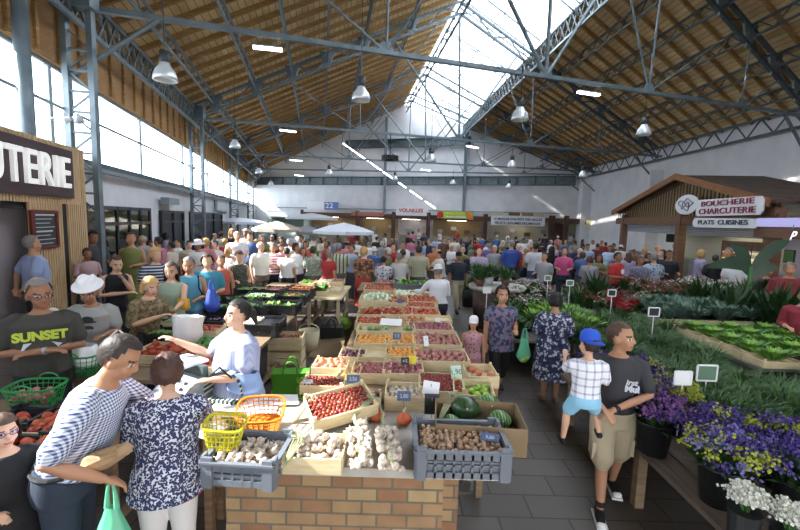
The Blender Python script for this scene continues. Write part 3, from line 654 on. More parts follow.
# lit stall right of the butcher
PUR=mat('lit_lavender_band','b9b4e8',.4,0,'emit',e=.55); NEON=mat('neon_white','eef0ff',.4,0,'emit',e=1.6)
ls=thing('lit_stall','white walled stall under a lavender light band at the right frame edge','stall',Bpx(800,0,.1)); o=ls.location.copy()
A,B=Bpx(756,0,.75),Bpx(870,0,.75)
m=MB(); wallbox(m,A-o,B-o,2.62,2.86,bk_*.08); m.build('light_band',PUR,ls)
A,B=Bpx(787,0,-.6),Bpx(880,0,-.6); m=MB(); wallbox(m,A-o,B-o,0,3.0,bk_*.1); m.build('wall_panel',BG3,ls)
m=MB(); wallbox(m,A-o+bn*.9,B-o+bn*.9,2.3,2.62,bk_*.3); m.build('header',BRN2,ls)
ns=thing('neon_sign','glowing script letter P sign hanging at the right frame edge','sign',Bpx(793,2.38,.85)); m=MB()
text('lettering','P',NEON,.34,ns,ext=.006,rot=(R(90),0,ba),bold=0,shear=.4); m.tube([(0,0,.2),(0,0,.3)],.01); m.build('hanger',MET,ns)
pc=thing('picture_card','small green picture card on the white wall of the lit stall','picture',Bpx(793,1.75,-.55)); m=MB(); m.box((0,0,0),(.03,.35,.4)); m.build('frame',DFR,pc); m=MB(); m.box((-.02,0,0),(.02,.29,.34)); m.build('print',mat('green_print','5f8a4a',.6),pc)
# warm lamps in butcher display
for i,(px,py) in enumerate(((750,264),(761,269))):
    p=at(px,py,11.3); t=thing('display_lamp','small glowing warm lamp behind the banana plant, the %s of two'%('left','right')[i],'lamp',p); m=MB(); m.ell((0,0,0),(.05,.05,.07)); m.build('bulb',mat('warm_glow','ffd9a0',.5,0,'emit',e=6),t); m=MB(); m.tube([(0,0,.05),(0,0,.5)],.01); m.build('cord',DARK,t)
t=thing('display_case','lit wooden display case with shelves in the butcher kiosk, beside its right post','display case',Bpx(752,0,-.6)); a=math.atan2(bd_.y,bd_.x)
m=MB(); m.box((0,0,1.95),(.5,1.9,.3)); m.build('top_box',BRN2,t)
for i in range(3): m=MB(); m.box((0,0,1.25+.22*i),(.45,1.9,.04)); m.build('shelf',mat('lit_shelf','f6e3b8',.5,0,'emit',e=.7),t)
for y in(-.93,.93): m=MB(); m.box((0,y,1.0),(.5,.05,2.0)); m.build('side_panel',BRN2,t)

for i,(px,nn) in enumerate(((650,'left'),(728,'right'))):
    p=Bpx(px,2.92,-1.3); t=thing('stall_light','lit strip lamp under the butcher kiosk roof, over the %s opening'%nn,'lamp',p); m=MB(); m.beam(bd_*-.9,bd_*.9,.12,.05); m.build('glowing_bar',mat('kiosk_tube','fff6e0',.5,0,'emit',e=34),t); m=MB(); m.beam(bd_*-.95+V((0,0,.06)),bd_*.95+V((0,0,.06)),.16,.05); m.build('housing',FRAME,t)
for i,(px,nn) in enumerate(((330,'first'),(375,'second'),(411,'pinkish'),(457,'green signed'),(518,'white bannered'),(592,'right end'))):
    p=far(px,2.6,1.9); t=thing('stall_light','lit strip lamp inside the %s far stall'%nn,'lamp',p); m=MB(); m.beam((-.9,.25,0),(.9,-.05,0),.1,.05); m.build('glowing_bar',mat('stall_tube','fff6e0',.5,0,'emit',e=14),t); m=MB(); m.beam((-.9,.25,.05),(.9,-.05,.05),.14,.04); m.build('housing',FRAME,t)
# ---------------------------------------------------------------- tables
WD=mat('pale_crate_wood','dccaa4',.75,0,'wood',col2='c8b48a',s=4,sc=(2,2,10)); WTB=mat('table_wood','8c755a',.75,0,'wood',col2='6e5a44',s=3)
BRK=mat('brick_wall','8f6548',.85,0,'bricks',col2='ab9068',mort='6f6656',bw=.2,bh=.092,ms=.008,ns=6,na=.45)
STONE=mat('counter_stone','b5b0a6',.7,0,'noise',col2='a49f96',s=9)
PLG=mat('grey_crate_plastic','6b7078',.5); PLB=mat('black_crate_plastic','25272a',.5); CARD=mat('cardboard','8c7558',.8,0,'noise',col2='7f6a4e',s=5)
t=thing('brick_counter','brick fronted counter with a pale stone top at the near end of the market table','counter',(-.4,2.75,0))
o=t.location.copy(); A=atz(208,492,.85); B=atz(447,492,.85); B.y=A.y=2.56
m=MB(); m.slab(z(A,0)-o,z(B,0)-o,z(B,.85)-o,z(A,.85)-o,.3); m.build('brick_face',BRK,t)
m=MB(); m.slab(V((B.x,2.75,0))-o,V((B.x+.13,2.75,0))-o,V((B.x+.13,2.75,.85))-o,V((B.x,2.75,.85))-o,.2); m.build('brick_return',BRK,t)
m=MB(); m.box(V(((A.x+B.x)/2+.12,2.98,.88))-o,(B.x-A.x+.45,.95,.06)); m.build('stone_top',STONE,t)
TZ=.91
RECT=[]
def table(x0,x1,y0,y1,zt,label,mc=WTB,th=.04,legs=True,name='market_table'):
    c=V(((x0+x1)/2,(y0+y1)/2,0)); t=thing(name,label,'table',c); RECT.append((x0,x1,y0,y1))
    m=MB(); m.box((0,0,zt-th/2),(x1-x0,y1-y0,th)); m.build('tabletop',mc,t)
    if legs:
        for sx in(-1,1):
            for sy in(-1,1): m=MB(); m.beam((sx*((x1-x0)/2-.08),sy*((y1-y0)/2-.1),0),(sx*((x1-x0)/2-.08),sy*((y1-y0)/2-.1),zt-th),.06); m.build('leg',mc,t)
            m=MB(); m.beam((sx*((x1-x0)/2-.08),-(y1-y0)/2+.1,.25),(sx*((x1-x0)/2-.08),(y1-y0)/2-.1,.25),.05); m.build('stretcher',mc,t)
    return t
table(-.78,.86,3.47,4.35,TZ,'low wooden stand under the watermelon and tiny tomato crates')
table(-.64,.72,4.37,6.2,TZ,'wooden trestle table carrying the near crates of the central produce row')
table(-.64,.56,6.22,9.2,TZ,'wooden trestle table carrying the middle crates of the central produce row')
table(-.95,.9,9.22,10.4,TZ,'wooden trestle table at the far end of the central produce row')
table(-3.02,-1.75,4.35,7.3,.84,'wooden table under the near tomato and pepper crates of the left stall')
table(-3.2,-2.0,7.36,10.3,.84,'wooden table under the black vegetable crates of the left stall')
table(-2.45,-1.15,9.0,10.9,.84,'pale topped table of leafy greens between left stall and central row',WD)  if 0 else None
table(-3.9,-1.95,2.7,3.46,.84,'low wooden table with tomatoes at the left frame edge')
table(-3.45,-1.9,3.98,4.33,.84,'narrow wooden bench before the trilby man, under a green basket')
t_g=atz(323,290,.84); table(-1.97,-1.2,8.5,10.2,.84,'pale topped table of leafy greens between left stall and central row',WD)
# ---------------------------------------------------------------- crates
def crate(kind,w,dp,h,loc,rz,label,floor=None,tilt=(0,0)):
    mc={'wood':WD,'grey':PLG,'black':PLB,'card':CARD}[kind]
    t=thing({'wood':'wooden_crate','grey':'plastic_crate','black':'plastic_crate','card':'cardboard_box'}[kind],label,'crate' if kind!='card' else 'box',loc,Euler((tilt[0],tilt[1],rz)))
    th=.012 if kind!='card' else .008
    fz=floor if floor is not None else .012
    m=MB(); m.box((0,0,fz-.006),(w-.002,dp-.002,.012)); m.build('base_panel',mc,t)
    for nm,sx,sy in(('long_side',0,-1),('long_side',0,1),('end_panel',-1,0),('end_panel',1,0)):
        m=MB(); L=w if sy else dp
        def bx(u,zc,lu,lz,off=0,tt=th):
            c=(u,sy*(dp/2+off),zc) if sy else (sx*(w/2+off),u,zc); sz=(lu,tt,lz) if sy else (tt,lu,lz); m.box(c,sz)
        if kind=='wood':
            if h>.13: bx(0,h*.27,L,h*.44); bx(0,h*.77,L,h*.44)
            else: bx(0,h/2,L,h*.95)
        elif kind=='card': bx(0,h/2,L,h)
        else:
            bx(0,h-.025,L,.05); bx(0,.02,L,.04); bx(0,h*.5,L,.012)
            n=int(L/.055)
            for i in range(n+1): bx(-L/2+L*i/n,h/2,.014,h)
            bx(0,h*.5,L,h,-.012,.004)
            bx(0,h+.003,L+.02,.014,.006,.03)
            for s in(-1,1): bx(s*(L/2-.03),h/2+.01,.06,h+.05,.004,.018)
        m.build(nm,mc,t)
    if kind=='wood':
        for sx in(-1,1):
            for sy in(-1,1): m=MB(); m.box((sx*(w/2-.014),sy*(dp/2-.014),h/2+.012),(.024,.024,h+.024)); m.build('corner_post',mc,t)
    return t
# ---------------------------------------------------------------- produce prototypes
def pm(name,cols,rough=.4,**k): return mat(name,cols[0],rough,0,k.pop('kind','noise'),col2=cols[1],**k)
def tomato_me(r,mc,flat=.82,lobes=5,amp=.06,stem=True):
    def fn(p):
        a=math.atan2(p.y,p.x); q=math.hypot(p.x,p.y)/r; s=1+amp*math.cos(lobes*a)*q; return V((p.x*s,p.y*s,p.z*flat-(.12*r*math.exp(-(q*3)**2) if p.z>0 else 0)))
    m=MB(); m.ell((0,0,0),r,n=12,m=8,fn=fn)
    if stem:
        for i in range(5):
            a=2*PI*i/5; m.add([(0,0,r*flat*.92),(math.cos(a-.25)*r*.2,math.sin(a-.25)*r*.2,r*flat*.93),(math.cos(a)*r*.5,math.sin(a)*r*.5,r*flat*.95),(math.cos(a+.25)*r*.2,math.sin(a+.25)*r*.2,r*flat*.93)],[(0,1,2,3)],1)
        m.tube([(0,0,r*flat*.85),(0,0,r*flat*1.15)],r*.07,5,1)
    return m.mesh('p',[mc,mat('leaf_stalk','5d7a3a',.6)],True)
def lump_me(r,mc,sc=(1,1,1),amp=.15,seed=0,n=10,mm=7):
    sv=V((seed*3.1,seed*1.7,0))
    def fn(p): return p*(1+amp*noise.noise(p/r*1.3+sv))
    m=MB(); m.ell((0,0,0),(r*sc[0],r*sc[1],r*sc[2]),n=n,m=mm,fn=fn); return m.mesh('p',mc,True)
def bulb_me(r,mc,stem=1.2,lobes=8,amp=.08,top=.12):
    m=MB(); n=12; prof=[(.15,-.75),(.6,-.68),(.95,-.3),(1,.0),(.85,.35),(.45,.68),(.2,.9),(top,stem),(top*.7,stem+.15)]
    vs=[];fs=[]
    for i,(q,zz) in enumerate(prof):
        for k in range(n):
            a=2*PI*k/n; rr=q*r*(1+amp*math.cos(lobes*a)*(1 if 0<i<6 else 0)); vs.append((rr*math.cos(a),rr*math.sin(a),zz*r))
    for i in range(len(prof)-1):
        for k in range(n): fs.append((i*n+k,i*n+(k+1)%n,(i+1)*n+(k+1)%n,(i+1)*n+k))
    fs.append(tuple(range(n-1,-1,-1))); fs.append(tuple((len(prof)-1)*n+k for k in range(n))); m.add(vs,fs); return m.mesh('p',mc,True)
def leafy_me(n,r,h,lw_,mcs,seed=0,curl=.5,stem=False,seg=3,up_=.5):
    """clump of curved leaves"""
    rd=random.Random(seed); m=MB()
    for i in range(n):
        a=rd.uniform(0,2*PI); e=rd.uniform(up_,1.35)*1.0; L=rd.uniform(.6,1)*math.hypot(r,h)
        d=V((math.cos(a),math.sin(a),0)); s=V((-math.sin(a),math.cos(a),0)); base=d*rd.uniform(0,r*.35)+V((0,0,rd.uniform(0,h*.35)))
        pts=[]; 
        for j in range(seg+1):
            q=j/seg; el=e-curl*q*1.2; pts.append(base.copy()); base=base+(d*math.cos(el)*(r/math.hypot(r,h))*1.2+V((0,0,math.sin(el)*h/math.hypot(r,h)*1.2)))*L/seg
        w=[.25,1,.8,.05] if seg==3 else [math.sin(PI*(.1+.88*j/seg)) for j in range(seg+1)]
        vs=[];fs=[]
        for j in range(seg+1): vs+=[pts[j]-s*w[j]*lw_/2,pts[j]+s*w[j]*lw_/2+V((0,0,.0))]
        for j in range(seg): fs.append((2*j,2*j+1,2*j+3,2*j+2))
        m.add(vs,fs,rd.randrange(len(mcs)))
    return m.mesh('p',mcs,False)
LG=mat('leaf_green','5c9a32',.5); LG2=mat('leaf_dark_green','3d6a2c',.5); LG3=mat('leaf_light_green','8fbc4c',.5); LG4=mat('leaf_blue_green','62866a',.55)
RT_=pm('tomato_red',('b03a28','8f2c1c'),.3,s=6); RO=pm('tomato_orange_red',('bd5632','a23f22'),.3,s=6)
GAR=pm('garlic_skin',('d6cbb8','b09a8c'),.6,s=28); NUT=pm('walnut_shell',('b5977a','93765a'),.7,s=30,bump=.6,bs=90); ON=pm('onion_skin',('c98a52','a86a38'),.5,s=12); SHA=pm('shallot_skin',('b06a64','8a4a4c'),.5,s=14)
PEA=pm('peach_skin',('c9705a','d89a6c'),.6,s=10); PLU=pm('plum_skin',('6a3a48','542a3c'),.4,s=10); POT=pm('pink_potato',('b07a70','9a635c'),.7,s=10); APR=pm('apricot_skin',('e0a24c','d08a3a'),.6,s=10)
APG=pm('green_apple',('8fb83e','a6c854'),.35,s=8); WON=pm('white_onion_skin',('dfe6cf','c4d0a8'),.5,s=10); CHE=pm('cherry_tomato_red',('96301f','6e2018'),.25,s=12); GAP_=pm('pepper_green',('4f8a34','3d702a'),.3,s=6)
PROTO={
 'tomato':[tomato_me(.04,RT_),tomato_me(.042,RO,lobes=6)],
 'beef_tomato':[tomato_me(.052,RT_,.75,7,.1),tomato_me(.05,RO,.78,6,.09)],
 'cherry_tomato':[tomato_me(.017,CHE,.95,4,.0,True)],
 'garlic_bulb':[bulb_me(.03,GAR),bulb_me(.027,GAR,1.6)],
 'walnut':[lump_me(.0175,NUT,(1,1,1.12),.12,1,8,6),lump_me(.018,NUT,(1.05,1,1),.15,2,8,6)],
 'onion':[bulb_me(.034,ON,1.25,6,.02,.1)], 'shallot':[bulb_me(.022,SHA,1.5,5,.03,.1)], 'red_onion':[bulb_me(.032,pm('red_onion_skin',('8c4450','a8646a'),.4,s=12),1.2,6,.02,.1)],
 'peach':[tomato_me(.035,PEA,.95,1,.05,False)],'plum':[lump_me(.023,PLU,(1,1,1.2),.03,3)],
 'potato':[lump_me(.033,POT,(1.25,.95,.85),.22,4),lump_me(.03,POT,(1.1,1,.9),.25,5)],
 'apricot':[tomato_me(.026,APR,.95,1,.05,False)],'green_apple':[tomato_me(.038,APG,.9,5,.03,True)],
 'white_onion':[bulb_me(.035,WON,1.2,6,.02,.12)],
 'green_pepper':[tomato_me(.045,GAP_,1.1,4,.12)],'red_pepper':[tomato_me(.045,RT_,1.15,4,.14)],
 'lettuce':[leafy_me(46,.13,.12,.09,[LG3,LG],1,.7)],'chard_bunch':[leafy_me(40,.14,.16,.06,[LG,LG2],2,.8)],
 'cucumber':[lump_me(.025,pm('cucumber_skin',('3d6a30','4f7e3c'),.35,s=9),(1,5.5,1),.05,6)],
 'aubergine':[lump_me(.033,pm('aubergine_skin',('2e1c34','3c2544'),.2,s=5),(1,2.6,1),.04,8)],
 'courgette':[lump_me(.022,pm('courgette_skin',('55803c','6d9648'),.35,s=9),(1,4.5,1),.03,9)],
 'carrot':[lump_me(.016,pm('carrot_skin',('cf7a34','c46a28'),.5,s=9),(1,5,1),.05,7)],
 'radish_bunch':[leafy_me(24,.08,.07,.03,[LG,mat('radish_red','b83a4c',.4)],5,.6)],
 'leek':[lump_me(.018,pm('leek_skin',('cdd8b4','7fa060'),.5,s=6),(1,7,1),.03,10)],
 'mushroom':[bulb_me(.02,pm('mushroom_skin',('ddd2bf','c8b99f'),.7,s=10),.3,5,.02,.3)],
}
RADI={'tomato':.04,'beef_tomato':.05,'cherry_tomato':.0165,'garlic_bulb':.026,'walnut':.0185,'onion':.034,'shallot':.024,'red_onion':.032,'peach':.035,'plum':.025,'potato':.034,'apricot':.027,'green_apple':.038,'white_onion':.035,'green_pepper':.045,'red_pepper':.045,'lettuce':.11,'chard_bunch':.11,'radish_bunch':.06,'mushroom':.02,'cucumber':.03,'aubergine':.036,'courgette':.025,'carrot':.02,'leek':.022}
COLN={'tomato':'red tomato','beef_tomato':'ribbed red tomato','cherry_tomato':'tiny red tomato','garlic_bulb':'pinkish white garlic bulb','walnut':'brown walnut','onion':'golden onion','shallot':'pink shallot','red_onion':'purple red onion','peach':'blushed peach','plum':'dark plum','potato':'pink potato','apricot':'orange apricot','green_apple':'green apple','white_onion':'pale green onion','green_pepper':'green pepper','red_pepper':'red pepper','lettuce':'green lettuce','chard_bunch':'leafy green bunch','radish_bunch':'radish bunch','mushroom':'pale mushroom','cucumber':'green cucumber','aubergine':'dark aubergine','courgette':'green courgette','carrot':'orange carrot','leek':'pale leek'}
rp=random.Random(3)
def fill(kind,w,dp,loc,rot,where,zf,layers=1,maxn=400,mixk=None,mound=0,dens=1.0):
    """pack a rectangle centred at loc with single produce objects"""
    kinds=mixk or [kind]; r=RADI[kind]; grp=COLN[kind]+'s '+where
    if len(grp)>90: grp=grp[:90]
    Mx=M.Translation(V(loc))@rot.to_matrix().to_4x4(); n=0
    elong=kind in('cucumber','aubergine','courgette','carrot','leek')
    sx=2*r*1.0; sy=2*r*(1 if not elong else 4.4)
    nx=max(1,int((w-.01)/sx)); ny=max(1,int((dp-.01)/(sy*.93)))
    for l in range(layers):
        lx,ly=nx-l,ny-l
        for i in range(lx):
            for j in range(ly):
                if n>=maxn or rp.random()>dens or (l and rp.random()<.35): continue
                x=(i-(lx-1)/2)*((w-2*r)/max(1,nx-1) if nx>1 else 0)+(rp.uniform(-.5,.5)*r)+(r*.7 if j%2 and nx>2 and lx==nx and i<nx-1 else 0)
                y=(j-(ly-1)/2)*((dp-sy)/max(1,ny-1) if ny>1 else 0)+rp.uniform(-.45,.45)*r
                x=max(-w/2+r,min(w/2-r,x)); 
                zz=zf+r*(.8 if not elong else 1)+l*r*1.35+rp.uniform(0,.25)*r+mound*max(0,1-(2*x/w)**2-(2*y/dp)**2)
                k=rp.choice(kinds); me=rp.choice(PROTO[k]); o=bpy.data.objects.new(k,me); COL.objects.link(o)
                o.location=Mx@V((x,y,zz))
                if k in('lettuce','chard_bunch','radish_bunch'): o.rotation_euler=(rp.uniform(-.2,.2),rp.uniform(-.2,.2),rp.uniform(0,6)); o.location.z-=r*.7
                elif elong: o.rotation_euler=(0,0,rot.z+rp.uniform(-.15,.15))
                elif k in('garlic_bulb','shallot','walnut','potato','onion','red_onion','white_onion','plum'): o.rotation_euler=(rp.uniform(-1.3,1.3),rp.uniform(-1.3,1.3),rp.uniform(0,6))
                else: o.rotation_euler=(rp.uniform(-.7,.7),rp.uniform(-.7,.7),rp.uniform(0,6))
                s=rp.uniform(.88,1.1); o.scale=(s,s,s)
                o['label']=COLN[k]+' '+where; o['category']={'garlic_bulb':'garlic','chard_bunch':'greens','lettuce':'lettuce'}.get(k,k.split('_')[-1] if k not in('cherry_tomato',) else 'tomato'); o['group']=grp
                n+=1
    return n
def CR(kind,prod,px,py,w,dp,where,h=.1,rz=0,zt=TZ,layers=1,fl=None,tilt=(0,0),dens=1,mixk=None,maxn=400,lab=None,dx=0,mound=0,lw_=None,ppos=None):
    """crate whose rim centre shows at pixel px,py"""
    p=ppos or atz(px,py,zt+h*.8); p=V((p.x,p.y,zt+.001)); r=RADI.get(prod,.03)
    f=fl if fl is not None else max(.012,h-1.45*r-(layers-1)*r*1.2)
    rot=Euler((tilt[0],tilt[1],rz))
    nm={'wood':'pale wooden crate','grey':'grey plastic crate','black':'black plastic crate','card':'brown cardboard box'}[kind]
    crate(kind,w,dp,h,p,rz,lab or ('%s of %ss %s'%(nm,COLN.get(prod,'').replace('bunch','bunche'),lw_ or where) if prod else '%s %s'%(nm,where)),f,tilt)
    if prod: fill(prod,w-.03,dp-.03,p,rot,'in the crate '+where if kind!='card' else 'in the box '+where,f,layers,maxn,mixk,mound,dens)
    return p
# central row, from the front
G=.16
def put(kind,prod,x,y,w,dp,where,**k): return CR(kind,prod,0,0,w,dp,where,ppos=V((x,y,0)),**k)
CR('grey','garlic_bulb',250,452,.42,.36,'at the left end of the brick counter',h=.14,rz=-.05,layers=2,fl=.06)
CR('wood','garlic_bulb',316,448,.37,.30,'at the middle front of the brick counter',h=.11,rz=0,layers=2,fl=.05,mound=.06)
CR('grey','walnut',459,441,.58,.40,'at the right front corner of the counter',h=.17,rz=.0,layers=2,fl=.11,maxn=330)
# braids of garlic between the two crates
for bi,(px0,py0,px1,py1,nn) in enumerate(((361,468,356,424,'left'),(392,468,384,426,'right'))):
    a,b=atz(px0,py0,TZ+.05),atz(px1,py1,TZ+.08); t=thing('garlic_braid','braided string of garlic lying on the counter, the %s of two'%nn,'garlic braid',a)
    m=MB(); ln=[a.lerp(b,i/8)-a+V((.01*math.sin(i*2),0,.02+.01*math.cos(i*2))) for i in range(14)]; m.tube(ln,[.016]*9+[.013,.011,.009,.007,.004],6); m.build('plaited_stalk',mat('dry_stalk','b3a88c',.8,0,'noise',col2='8f9a72',s=20),t,True)
    rr=random.Random(bi)
    for i in range(44):
        q=i/44; c=a.lerp(b,q*.9)-a; s=(i%4-1.5)*.036+rr.uniform(-.008,.008)
        me=PROTO['garlic_bulb'][i%2]; o=obj('garlic_head',me,t,c+V((s,rr.uniform(-.02,.02),rr.uniform(-.005,.06)-.01)),(rr.uniform(-1.4,1.4),rr.uniform(-1.4,1.4),rr.uniform(0,6))); o.scale=(.95,)*3
# dry garlic stems with leafy ends lying over the crates
for i,(x0,y0,x1,y1,nn) in enumerate(((283,470,300,440,'hanging over the left end of the garlic crate'),(352,420,372,400,'beside the left pumpkin'),(436,428,452,398,'at the left edge of the watermelon box'))):
    a,b=atz(x0,y0,1.0),atz(x1,y1,1.08); t=thing('dried_garlic_stems','bunch of dried green garlic stems '+nn,'stems',a)
    for j in range(5): m=MB(); m.tube([(0,.004*j,0),(b-a)*.5+V((.01*(j-2),0,.02)),(b-a)+V((.02*(j-2),.01*j,.0))],.005,5); m.build('stem',mat('dry_stalk','b3a88c',.8,0,'noise',col2='8f9a72',s=20),t)
    o=obj('curled_leaves',leafy_me(26,.05,.05,.012,[mat('dry_green','8ba27c',.7),mat('straw','c9bd96',.8)],i,1.0),t,b-a)
# orange squashes
def pumpkin(p,r,label):
    t=thing('squash',label,'squash',p); m=MB()
    def fn(q):
        a=math.atan2(q.y,q.x); s=1+.05*math.cos(9*a); zz=q.z
        if q.z>0: k=math.hypot(q.x,q.y)/r; zz=q.z*(1+.45*math.exp(-(k*3.2)**2))
        return V((q.x*s,q.y*s,zz))
    m.ell((0,0,r*.8),(r,r,r*.8),n=24,m=12,fn=fn); m.build('flesh',pm('squash_orange',('cf6a3c','b9552c'),.45,s=6),t,True)
    m=MB(); m.tube([(0,0,r*1.75),(0,0,r*2.15),(.01,0,r*2.3)],[.014,.009,.006],7); m.build('stalk',mat('straw','c9bd96',.8),t)
pumpkin(atz(377,421,TZ),.062,'orange pointed squash behind the garlic braids, the left of two'); pumpkin(atz(404,425,TZ),.06,'orange pointed squash behind the garlic braids, the right of two')
CR('wood','garlic_bulb',407,392,.37,.32,'behind the right orange squash',h=.13,fl=.06,layers=1)
# tilted cherry tomato crate
CR('wood','cherry_tomato',341,401,.50,.34,'tilted up behind the middle garlic crate',h=.10,rz=.42,fl=.055,layers=1,tilt=(.16,-.12),maxn=300,zt=TZ+.07)
t=crate('wood',.36,.3,.09,V((atz(341,401,1.0).x,atz(341,401,1.0).y,TZ)),.42,'upturned wooden crate propping up the tilted box of tiny tomatoes',.08)
CR('wood','cherry_tomato',441,384,.40,.44,'next to the green apples',h=.13,rz=-.05,fl=.1,maxn=260)
CR('wood','green_apple',473,390,.34,.36,'on the right side beside the walkway',h=.14,rz=-.1,fl=.05)
p=CR('card',None,478,418,.62,.42,'holding watermelons at the right edge of the row',h=.2,rz=-.08,fl=.02)
# watermelons
WM=bpy.data.materials.new('watermelon_rind'); 
wm_d=mat('rind_dark','34502e',.3,0,'stripe',col2='2b4427',s=9); wm_l=mat('rind_striped','6f9458',.35,0,'stripe',col2='34552e',s=14)
for px,py,r,mc,sc,lb in((465,409,.1,wm_d,(1.25,1,.95),'dark green watermelon in the middle of the cardboard box'),(489,406,.095,wm_l,(1,1,.95),'striped light green watermelon at the back of the cardboard box'),(500,419,.085,wm_l,(1,1.1,.9),'pale striped watermelon at the right corner of the cardboard box'),(450,417,.06,wm_l,(1.3,1,.9),'small green melon at the left end of the cardboard box')):
    q=atz(px,py,TZ+.12); m=MB(); t=thing('watermelon',lb,'watermelon',V((q.x,q.y,TZ+.03))); m.ell((0,0,r*sc[2]),(r*sc[0],r*sc[1],r*sc[2]),n=22,m=14); m.build('rind',mc,t,True); m=MB(); m.tube([(0,-r*sc[1]*.9,r*1.3),(0,-r*sc[1]*1.1,r*1.45)],.006,5); m.build('stalk',mat('straw','c9bd96',.8),t)
MC_=[ # kind,prod,px,py,w,dp,where,kw
 ('wood','plum',363,398,.3,.22,'in front of the left orange squash',dict(h=.08,dens=.6)),
 ('wood','cherry_tomato',324,382,.38,.26,'at the left edge behind the tilted crate',dict(h=.09,fl=.06,maxn=190)),
 ('wood','peach',331,365,.34,.24,'at the left edge, pale orange fruit',dict(h=.12,fl=.08)),
 ('wood','onion',350,373,.2,.24,'left of centre beside a yellow card',dict(h=.11,dens=.5)),
 ('wood','shallot',372,369,.38,.3,'left of centre, red and white bulbs',dict(h=.11,fl=.07)),
 ('wood','red_onion',403,369,.4,.3,'behind the black and yellow price card',dict(h=.11,fl=.06)),
 ('wood','potato',441,357,.58,.34,'right side, behind the tiny tomatoes',dict(h=.12,fl=.07)),
 ('wood','peach',480,372,.3,.3,'at the right edge behind the green apples',dict(h=.12,fl=.04,dens=.4)),
 ('wood','plum',353,354,.28,.26,'at the left edge beside the empty crate',dict(h=.1,fl=.05)),
 ('wood',None,375,353,.36,.3,'standing empty left of the apricots',dict(h=.1)),
 ('wood','apricot',404,353,.42,.3,'behind the black and yellow price card, small golden fruit',dict(h=.1,fl=.06)),
 ('wood','apricot',374,340,.46,.34,'in the middle row, left half',dict(h=.1,fl=.06)),
 ('wood','apricot',402,340,.42,.34,'in the middle row, right half beside the slate tag',dict(h=.1,fl=.06)),
 ('wood','potato',436,340,.58,.44,'right side, under a white card in the middle row',dict(h=.12,fl=.07)),
 ('wood','red_onion',430,327,.62,.36,'right side, behind the two potato crates',dict(h=.11,fl=.06)),
 ('wood','courgette',374,329,.44,.3,'left side, shallow and half empty',dict(h=.12,dens=.6)),
 ('wood','courgette',399,329,.44,.3,'centre, beside the long white card',dict(h=.12,dens=.5)),
 ('wood','tomato',372,321,.46,.36,'left side, in front of the long tomato row',dict(h=.1)),
 ('wood','onion',413,320,.42,.3,'right of the long white card',dict(h=.1,dens=.7)),
 ('wood',None,437,319,.42,.3,'standing empty at the right behind the red onions',dict(h=.1)),
 ('wood','tomato',374,312,.5,.42,'left end of the long tomato row',dict(h=.1,layers=2)),
 ('wood','tomato',397,312,.5,.42,'middle of the long tomato row',dict(h=.1,layers=2)),
 ('wood','beef_tomato',421,312,.6,.42,'right end of the long tomato row',dict(h=.1)),
 ('wood','tomato',420,305,.56,.4,'behind the right end of the long tomato row',dict(h=.1)),
 ('wood','white_onion',378,299,.66,.5,'heaped high at the left, behind the tomato row',dict(h=.14,layers=2,mound=.08)),
 ('wood','tomato',397,300.5,.4,.5,'next to the heaped pale green onions',dict(h=.14,layers=2)),
 ('wood','tomato',422,299.5,.56,.5,'right side, level with the heaped pale green onions',dict(h=.12)),
 ('wood','white_onion',408,293.5,.56,.5,'centre, near the far end of the row',dict(h=.12)),
 ('wood','mushroom',425,291.5,.5,.5,'right edge, near the far end of the row',dict(h=.1,maxn=60)),
 ('wood','tomato',380,288.5,.66,.5,'left edge, near the far end of the row',dict(h=.12)),
 ('card','potato',390,283,.7,.5,'at the far end of the central row',dict(h=.15,dens=.8)),
 ('grey','lettuce',412,284.5,.8,.5,'at the far end of the row, blue grey',dict(h=.2,fl=.1)),
]
for k_,pr,px,py,w_,d_,wh,kw in MC_: CR(k_,pr,px,py,w_,d_*(1.18 if py<380 else 1),wh,**kw)
# price tags
def tag_card(px,py,w,h,mc,label,zt=1.08,rz=0,lean=.35,txt=None,tm=None,stick=True):
    p=atz(px,py,zt); t=thing('price_tag',label,'price tag',p,rz); rot=Euler((-lean,0,0)).to_matrix()
    m=MB(); m.box((0,0,0),(w,.004,h),rot); m.build('card',mc,t)
    if txt: text('writing',txt,tm,h*.55,t,ext=.001,rot=(R(90)-lean,0,0),loc=(0,-.004,0))
    if stick: m=MB(); m.beam((0,.006,-h/2-.07),(0,.006,h/2*.6),.006); m.build('stick',FRAME,t)
SLA=mat('slate_blue_tag','4c5b7c',.6); CHK=mat('chalk','c9cdd0',.8); BLK=mat('black_tag','1f2123',.5); WCD=mat('white_card','e8e9ea',.6); INK=mat('ink','333a48',.6); YCD=mat('yellow_card','e2cd34',.6)
tag_card(404,396,.11,.075,SLA,'slate blue price tag reading 2,80 before the garlic crate',txt='2,80',tm=CHK)
tag_card(353,379,.11,.07,SLA,'slate blue price tag on the tilted crate of tiny tomatoes',1.15,txt='3,50',tm=CHK)
tag_card(490,437,.12,.06,SLA,'slate blue price tag lying on the walnuts',1.1,rz=-.3,lean=1.1,txt='5,00',tm=CHK,stick=False)
tag_card(431,388,.14,.11,WCD,'plain white price card slanting over the tiny tomatoes, left of the apples',1.12,rz=-.35,lean=.5,txt=None)
tag_card(432,404,.12,.16,BLK,'black slate leaning at the left end of the watermelon box',1.05,lean=.2,txt='',tm=CHK) if 0 else tag_card(432,404,.12,.16,BLK,'black slate leaning at the left end of the watermelon box',1.05,lean=.2)
tag_card(456,372,.1,.12,mat('mint_card','b8d8c4',.6),'mint green pointed price card before the green apples',1.1,rz=.2,txt='1,90',tm=INK)
tag_card(405,361,.08,.07,BLK,'black price tag beside a yellow card in the central row',1.1,rz=.1,txt='4 E',tm=CHK)
tag_card(412,360,.08,.08,YCD,'yellow price card beside a black tag in the central row',1.1,rz=-.3)
